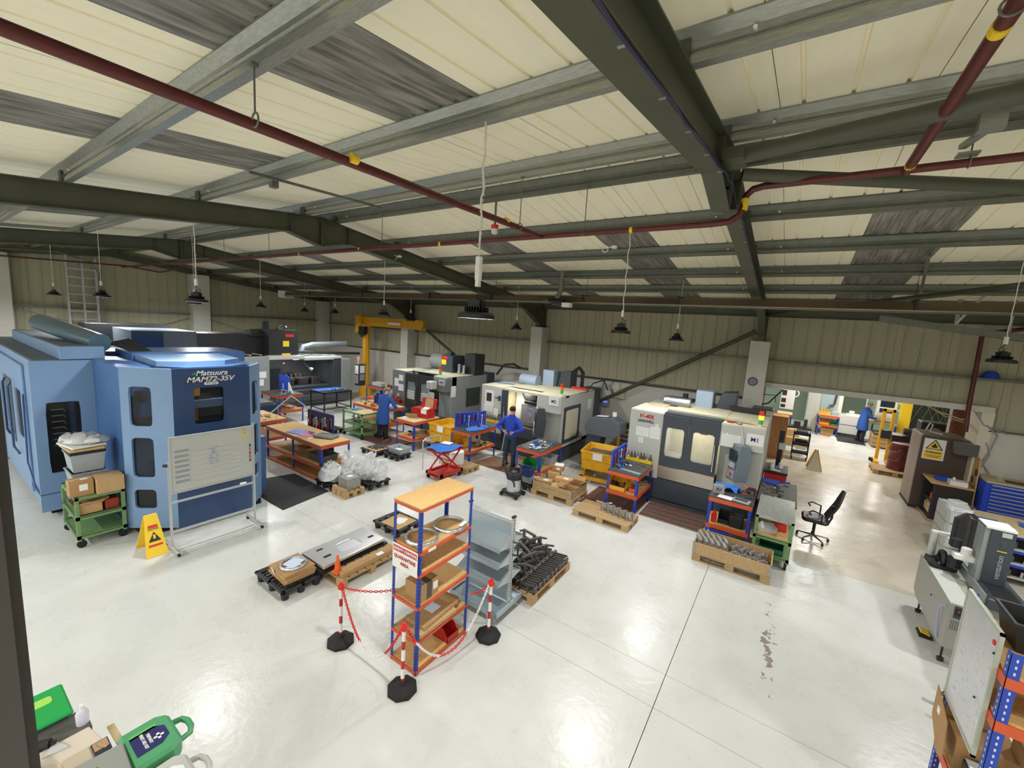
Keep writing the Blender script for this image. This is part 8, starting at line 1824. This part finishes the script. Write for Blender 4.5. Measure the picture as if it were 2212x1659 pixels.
solo('tangled_flex', 'pale tangled cable slung along the brick pier', 'cable', MB((4.0, 15.1, 2.5)).T([(3.0, 15.12, 2.66), (3.3, 15.15, 2.50), (3.5, 15.1, 2.45), (3.7, 15.1, 2.38), (3.9, 15.0, 2.42)], .018, 6).T([(3.1, 15.12, 2.6), (3.4, 15.1, 2.42), (3.6, 15.1, 2.35), (3.85, 15.05, 2.3)], .014, 6), M_ply)
solo('black_flex', 'black cables gathered at the left jamb of the doorway', 'cable', MB((-.55, 14.25, 2.4)).T([(-.62, 14.0, 2.2), (-.45, 14.2, 2.25), (-.3, 14.45, 2.45), (-.15, 14.6, 2.65)], .02, 6).T([(-.62, 14.0, 2.15), (-.5, 14.2, 2.05), (-.45, 14.25, 1.9), (-.42, 14.25, 1.6)], .015, 6).T([(-.60, 14.1, 2.5), (-.3, 14.2, 2.5), (-.28, 14.25, 2.3)], .012, 6), M_black)
# ================================================================ NEAR LEFT: LEDGE AND ITS LOAD
struct('trim_1', MB((-1.9, .1, 0)).B(-1.96, -1.885, .03, .13, 0, 4.6).B(-1.98, -1.96, .03, .16, 0, 4.6), mat('mullion_brown', '4a4340', .5))
LG = thing('cupboard', 'cream cupboard top below the camera carrying first aid boxes', 'cupboard', (-3.1, .2, 0))
part(LG, 'cupboard_body', MB(LG).B(-3.62, -2.45, -.5, .42, 0, 1.38), M_cream); part(LG, 'top', MB(LG).B(-3.64, -2.43, -.5, .44, 1.38, 1.40), mat('cream_top', 'd8d2c4', .5))
T = thing('first_aid_kit', 'green plastic first aid case with dark blue label and carry handle', 'first aid kit', (-2.77, .62, 1.40))
ax = Vector((1, 0, 0)); ay = Vector((0, 1, 0))
def K2(c, u, v): return (c[0] + ax.x * u + ay.x * v, c[1] + ax.y * u + ay.y * v)
def aid(T, c, m, label_m, z0=1.402, h=.10, s=1.0):
    out = [K2(c, -.17 * s, -.14 * s), K2(c, .17 * s, -.14 * s), K2(c, .17 * s, .05 * s), K2(c, .13 * s, .11 * s), K2(c, -.13 * s, .11 * s), K2(c, -.17 * s, .05 * s)]
    part(T, 'case', MB(T).P(out, 'z', z0, z0 + h), m, bev=.018)
    hd = [(*K2(c, -.09 * s, .10 * s), z0 + h * .5), (*K2(c, -.075 * s, .165 * s), z0 + h * .5), (*K2(c, -.03 * s, .185 * s), z0 + h * .5), (*K2(c, .03 * s, .185 * s), z0 + h * .5), (*K2(c, .075 * s, .165 * s), z0 + h * .5), (*K2(c, .09 * s, .10 * s), z0 + h * .5)]
    part(T, 'handle', MB(T).T(hd, .018 * s, 8), m, smooth=True)
    zt = z0 + h + .001
    lab = [K2(c, -.08 * s, -.10 * s), K2(c, .09 * s, -.10 * s), K2(c, .09 * s, .02 * s), K2(c, .05 * s, .065 * s), K2(c, -.04 * s, .065 * s), K2(c, -.08 * s, .02 * s)]
    part(T, 'label', MB(T).P(lab, 'z', zt - .001, zt + .001), label_m)
    cc = K2(c, .02 * s, .02 * s); mb = MB(T)
    for t in (0, PI / 2): mb.RB((cc[0], cc[1], zt + .002), (.05 * s, .015 * s, .002), rz=t)
    for q in range(2): pass
    part(T, 'cross', mb, M_white)
    for q, tx in enumerate(('PRIMARY', 'FIRST AID KIT')):
        p = K2(c, .0, -.02 * s - q * .028 * s)
        text(T, tx, .022 * s, (p[0], p[1], zt + .002), Matrix.Identity(3), M_white, bold=.0006)

aid(T, (-2.77, .65), mat('aid_green', '4f9a6b', .4), mat('aid_navy', '20235e', .5), h=.115, s=.92)
part(T, 'green_flash', MB(T).B(-2.86, -2.83, .56, .68, 1.517, 1.519), mat('aid_lime', '63b85a', .5))
T = thing('first_aid_kit', 'translucent white plastic first aid case beside the green one', 'first aid kit', (-2.46, .64, 1.40))
aid(T, (-2.44, .64), mat('aid_clear', 'b9bab6', .3), M_paper, h=.10, s=.85)
part(T, 'green_flash', MB(T).B(-2.52, -2.48, .55, .64, 1.5025, 1.504), mat('aid_lime', '63b85a'))
T = thing('lidded_box', 'bright green lidded box with a yellow-green window, at the lower left', 'box', (-3.5, .3, 1.40))
part(T, 'base', MB(T).B(-3.64, -3.34, .14, .41, 1.402, 1.49), M_slate, bev=.01); part(T, 'lid', MB(T).B(-3.65, -3.33, .13, .42, 1.49, 1.52), mat('vivid_green', '1fa14e', .4), bev=.01)
part(T, 'window', MB(T).P(rr(-3.57, -3.50, .16, .36, .02), 'z', 1.52, 1.523), mat('lime', 'a4d860'))
T = thing('storage_tray', 'dark grey open tray between the green box and the cream carton', 'tray', (-3.25, .3, 1.40))
part(T, 'tray_body', MB(T).B(-3.36, -3.17, .12, .47, 1.402, 1.48), mat('grey_tray', '54534f', .5), bev=.006)
T = thing('spray_bottle', 'small white bottle on the corner of the dark grey tray', 'bottle', (-3.22, .44, 1.48))
part(T, 'bottle_body', MB(T).L([(0, .0), (.028, 0), (.03, .07), (.018, .09), (.0, .09)], (-3.23, .44, 1.481), n=14), mat('lilac_white', 'd2cede', .3), smooth=True); part(T, 'cap', MB(T).C((-3.23, .44, 1.57), (-3.23, .44, 1.60), .012, n=10), M_white)
solo('black_bottle', 'small black bottle lying in front of the dark grey tray', 'bottle', MB((-3.18, .28, 1.402)).C((-3.22, .22, 1.51), (-3.17, .30, 1.51), .025, n=10).C((-3.17, .30, 1.51), (-3.155, .32, 1.51), .012, n=8).C((-3.2, .25, 1.402), (-3.2, .25, 1.5), .02, n=8), M_black)
solo('clear_funnel', 'clear plastic wrap piece beside the small black bottle', 'wrap', MB((-3.1, .32, 1.402)).P([(-3.18, .32), (-3.08, .36), (-3.1, .26)], 'z', 1.402, 1.50), M_polyd)
CB = thing('cardboard_box', 'long cream carton lying across the cupboard below the green first aid case', 'box', (-3.05, .3, 1.402))
part(CB, 'carton_body', MB(CB).P([(-3.17, .02), (-2.93, .02), (-2.90, .50), (-3.165, .455)], 'z', 1.402, 1.49), mat('cream_carton', 'cfc3b2', .6), bev=.004); part(CB, 'red_patch', MB(CB).B(-3.175, -3.168, .12, .22, 1.42, 1.48), M_redb)
solo('small_carton', 'small beige carton standing on the long cream carton', 'box', MB((-3.05, .2, 1.491)).RB((-3.0, .18, 1.52), (.14, .12, .06), rz=.2), mat('beige_box', 'a89a88', .5), bev=.004)
solo('card_sheet', 'pale board lying beside the printed photo card', 'board', MB((-2.93, .38, 1.491)).B(-3.0, -2.88, .32, .42, 1.491, 1.497), mat('beige_board', 'b9ac94', .6))
T = thing('photo_card', 'printed photo card with green leaf shapes on the cream carton', 'card', (-2.93, .47, 1.491))
part(T, 'card', MB(T).B(-3.0, -2.90, .43, .50, 1.491, 1.495), M_ink); part(T, 'print', MB(T).B(-2.995, -2.93, .435, .495, 1.495, 1.496).RB((-2.95, .47, 1.498), (.06, .02, .002), rz=.5), mat('tan_print', 'b08a6a', .6)); part(T, 'leaf', MB(T).P([(-2.985, .45), (-2.95, .475), (-2.93, .47), (-2.96, .45)], 'z', 1.4965, 1.498), mat('leaf_green', '5f8a5a', .6))
T = thing('grey_box', 'plain grey box in front of the green first aid case', 'box', (-2.75, .45, 1.402))
part(T, 'box_body', MB(T).P([(-2.88, .30), (-2.62, .34), (-2.60, .52), (-2.85, .535)], 'z', 1.402, 1.53), mat('plain_grey', '8f918a', .5), bev=.006); part(T, 'inner_mark', MB(T).B(-2.78, -2.70, .36, .42, 1.530, 1.531), M_greend)
solo('wooden_stick', 'flat pale wooden stick poking out behind the green first aid case', 'stick', MB((-3.07, .57, 1.402)).RB((-3.06, .545, 1.43), (.24, .032, .01), rz=-.02, ry=-.2), M_ply)
# ================================================================ PEOPLE
def TT(mb, path, rad, n=12, m=0, sq=1.0):
    """tapered limb tube"""
    ps = [Vector(p) for p in path]; vs = []; up = None
    for i, p in enumerate(ps):
        d = (ps[min(i + 1, len(ps) - 1)] - ps[max(i - 1, 0)]).normalized()
        if up is None: up = d.orthogonal().normalized()
        up = (up - d * up.dot(d)).normalized(); b = d.cross(up)
        for k in range(n):
            t = 2 * PI * k / n; vs.append(p + (up * math.cos(t) + b * math.sin(t)) * rad[i])
    fs = [(i * n + k, i * n + (k + 1) % n, (i + 1) * n + (k + 1) % n, (i + 1) * n + k) for i in range(len(ps) - 1) for k in range(n)]
    fs += [tuple(range(n - 1, -1, -1)), tuple(range((len(ps) - 1) * n, len(ps) * n))]
    return mb.add(vs, fs, m)
def loft(mb, rings, n=20, m=0):
    """rings: (cx, cy, z, rx, ry)"""
    vs = []
    for cx, cy, z, rx, ry in rings:
        for k in range(n):
            t = 2 * PI * k / n; c, s = math.cos(t), math.sin(t)
            vs.append((cx + rx * abs(c) ** .85 * (1 if c > 0 else -1), cy + ry * abs(s) ** .85 * (1 if s > 0 else -1), z))
    fs = [(i * n + k, i * n + (k + 1) % n, (i + 1) * n + (k + 1) % n, (i + 1) * n + k) for i in range(len(rings) - 1) for k in range(n)]
    fs += [tuple(range(n - 1, -1, -1)), tuple(range((len(rings) - 1) * n, len(rings) * n))]
    return mb.add(vs, fs, m)
def skinned(T, name, verts, edges, rads, m, root=0):
    me = bpy.data.meshes.new(name); me.from_pydata(verts, edges, []); me.materials.append(m)
    o = bpy.data.objects.new(name, me); C.objects.link(o); o.parent = T
    sk = o.modifiers.new('skin', 'SKIN'); sk.use_smooth_shade = True
    for i, sv in enumerate(me.skin_vertices[0].data): sv.radius = rads[i] if isinstance(rads[i], tuple) else (rads[i], rads[i]); sv.use_root = (i == root)
    ss = o.modifiers.new('sub', 'SUBSURF'); ss.levels = 1; ss.render_levels = 1
    dg = bpy.context.evaluated_depsgraph_get(); dg.update()
    me2 = bpy.data.meshes.new_from_object(o.evaluated_get(dg)); o.modifiers.clear(); o.data = me2
    if not me2.materials: me2.materials.append(m)
    return o
def person(label, x, y, rz, arms, lean=0.0, h=1.75, coat=False, tilt=0.0, hair=None, top=None, leg=None, bald=False, stance=.13):
    """local: +y is where the person faces; arms = [(shoulder->elbow, wrist, fingertip)...] for left (-x) and right (+x)"""
    T = thing('person', label, 'person', (x, y, 0), rz); s = h / 1.75
    L3 = lambda p: Vector(p) * s
    def ln(z): return lean * max(0, z - .95)      # forward lean of everything above the hips
    V, E, Rr = [], [], []
    def v(p, r): V.append(tuple(L3((p[0], p[1] + ln(p[2]), p[2])))); Rr.append(r * s if not isinstance(r, tuple) else (r[0] * s, r[1] * s)); return len(V) - 1
    def e(a, b): E.append((a, b))
    pel = v((0, 0, .95), .11); sp = v((0, 0, 1.12), .10); ch = v((0, 0, 1.32), (.14, .10)); nb = v((0, .0, 1.46), .062); nk = v((0, .015 + tilt * .3, 1.53), .052)
    hd = v((0, .03 + tilt, 1.61), (.070, .084)); ht = v((0, .025 + tilt * 1.4, 1.70), (.062, .075))
    for a, b in ((pel, sp), (sp, ch), (ch, nb), (nb, nk), (nk, hd), (hd, ht)): e(a, b)
    hands = []
    for si, (el, wr, tip) in zip((-1, 1), arms):
        sh = v((si * .165, 0, 1.385), .045); e(ch, sh)
        # arm joints are given in the leaning frame already
        def va(p, r): V.append(tuple(L3(p))); Rr.append(r * s); return len(V) - 1
        eb = va(el, .040); e(sh, eb); w = va(wr, .028); e(eb, w)
        wv, tv = Vector(wr), Vector(tip); d = (tv - wv).normalized(); side = d.orthogonal().normalized()
        side = (Vector((1, 0, 0)) - d * d.x).normalized() if abs(d.x) < .8 else (Vector((0, 0, 1)) - d * d.z).normalized()
        pc = wv + d * .055; pm = va(pc, .030); e(w, pm)
        nrm = d.cross(side)
        for k, (off, l_) in enumerate(((-.027, .070), (-.009, .082), (.009, .078), (.026, .062))):
            b0 = va(pc + d * .030 + side * off, .0095); b1 = va(pc + d * (.035 + l_ * .5) + side * off * 1.15 + nrm * .008, .0085); b2 = va(pc + d * (.03 + l_ * .9) + side * off * 1.1 + nrm * .024, .0075); e(pm, b0); e(b0, b1); e(b1, b2)
        t0 = va(pc - d * .01 + side * .038, .011); t1 = va(pc + d * .03 + side * .058, .009); e(pm, t0); e(t0, t1)
        hands.append(sh)
    for si in (-1, 1):
        hp = v((si * .085, 0, .88), .085); kn = v((si * stance * .9, .015, .50), .058); an = v((si * stance, -.01, .10), .04); ft = v((si * stance * 1.1, .13, .05), .035)
        for a, b in ((pel, hp), (hp, kn), (kn, an), (an, ft)): e(a, b)
    skinned(T, 'body', V, E, Rr, M_skin)
    hy = .03 + tilt + ln(1.61); hz = 1.63
    fc = MB((0, 0, 0))
    fc.L([(0, -.02), (.008, -.018), (.011, 0), (0, .012)], L3((0, hy + .088, hz - .01)), n=8)
    for si in (-1, 1): fc.RB(L3((si * .078, hy - .005, hz - .01)), (.012 * s, .03 * s, .05 * s), rz=.2 * si)
    part(T, 'ears_and_nose', fc, M_skin, smooth=True)
    ey = MB((0, 0, 0))
    for si in (-1, 1): ey.RB(L3((si * .03, hy + .080, hz + .012)), (.020 * s, .008, .009))
    ey.RB(L3((0, hy + .082, hz - .055)), (.04 * s, .008, .008)); part(T, 'eyes_and_mouth', ey, M_haird)
    hr = MB((0, 0, 0))
    c = L3((0, hy - .012, hz + .022)); vs = []; fs = []; n, k = 16, 7
    for i in range(k):
        ph = (PI * .60 if not bald else PI * .62) * i / (k - 1)
        for j in range(n):
            t = 2 * PI * j / n; r = .088 * math.sin(ph)
            yy = .100 * math.sin(ph) * math.sin(t)
            lim = 1.0 if math.sin(t) < .25 else (.74 if ph > 1.2 else 1.0)
            vs.append((c.x + r * math.cos(t) * s * (.98 if lim == 1 else .9), c.y + yy * s * lim, c.z + .092 * math.cos(ph) * s))
    for i in range(k - 1):
        if bald and i < 3: continue
        for j in range(n): fs.append((i * n + j, i * n + (j + 1) % n, (i + 1) * n + (j + 1) % n, (i + 1) * n + j))
    hr.add(vs, fs); hp_ = part(T, 'hair', hr, hair or M_haird, smooth=True)
    sd = hp_.modifiers.new('thick', 'SOLIDIFY'); sd.thickness = .012; sd.offset = 0
    # upper garment
    g = MB((0, 0, 0)); l = lambda z: ln(z)
    if coat: rings = [(0, l(.42), .52, .215, .17), (0, l(.7), .72, .205, .16), (0, l(.95), .95, .195, .145), (0, l(1.1), 1.12, .178, .125), (0, l(1.3), 1.30, .205, .138), (0, l(1.4), 1.41, .195, .115), (0, l(1.46), 1.47, .11, .08), (0, l(1.5) + .01, 1.505, .062, .06)]
    else: rings = [(0, l(.86), .86, .172, .125), (0, l(.95), .96, .175, .13), (0, l(1.1), 1.10, .158, .118), (0, l(1.3), 1.30, .196, .132), (0, l(1.4), 1.41, .190, .11), (0, l(1.46), 1.47, .105, .078), (0, l(1.5) + .01, 1.51, .060, .058)]
    loft(g, [(a * s, b * s, z * s, c_ * s, d_ * s) for a, b, z, c_, d_ in rings])
    for si, (el, wr, tip) in zip((-1, 1), arms):
        sh = Vector((si * .165, l(1.39), 1.39)); elv, wrv = Vector(el), Vector(wr)
        TT(g, [L3(q) for q in (sh, sh.lerp(elv, .25), sh.lerp(elv, .8), elv, elv.lerp(wrv, .25), wrv.lerp(elv, .06))], [.074 * s, .076 * s, .062 * s, .060 * s, .056 * s, .042 * s])
    go = part(T, 'work_coat' if coat else 'sweater', g, top, smooth=True)
    # trousers
    p_ = MB((0, 0, 0))
    loft(p_, [(0, l(.99), .99 * s, .165 * s, .118 * s), (0, 0, .88 * s, .175 * s, .130 * s), (0, 0, .80 * s, .160 * s, .115 * s)])
    for si in (-1, 1): TT(p_, [L3(q) for q in ((si * .08, 0, .90), (si * .095, 0, .75), (si * stance * .9, .01, .50), (si * stance * .97, -.01, .28), (si * stance, -.01, .05))], [.098 * s, .095 * s, .072 * s, .066 * s, .068 * s])
    part(T, 'trousers', p_, leg, smooth=True)
    b_ = MB((0, 0, 0))
    for si in (-1, 1):
        b_.P([(-.10, .0), (.17, .0), (.18, .035), (.13, .06), (.02, .085), (.0, .11), (-.09, .11)], 'x', (si * stance - .042) * s, (si * stance + .042) * s)
    part(T, 'shoe', b_, M_black, bev=.012)
    return T
# standing man, hands on his back, facing the machine
person('man with dark hair in a royal blue sweater and jeans, hands on his lower back', -6.38, 9.62, .12,
       [((-.40, -.10, 1.14), (-.16, -.16, 1.05), (-.04, -.16, .98)), ((.40, -.10, 1.14), (.16, -.16, 1.05), (.04, -.16, .98))], lean=0.02, h=1.76, top=M_jump, leg=M_jean, hair=M_haird)
# elderly man at the bench, head bowed
person('elderly grey-haired man in a long blue work coat bending over his bench', -11.0, 8.86, .25,
       [((-.26, .12, 1.12), (-.12, .34, 1.0), (-.06, .46, .95)), ((.34, .14, 1.14), (.24, .36, 1.02), (.14, .46, .95))], lean=.22, h=1.74, coat=True, tilt=.06, top=M_coat, leg=M_trou, hair=M_hairg, bald=True)
# far man in profile
person('grey-haired man in a long blue coat standing at the controls in the far room', 2.82, 23.2, -1.1,
       [((-.22, .14, 1.12), (-.14, .36, 1.14), (-.10, .48, 1.16)), ((.24, .10, 1.10), (.20, .34, 1.08), (.16, .46, 1.10))], lean=.14, h=1.78, coat=True, tilt=.05, top=M_coat, leg=M_trou, hair=M_hairg, bald=True)
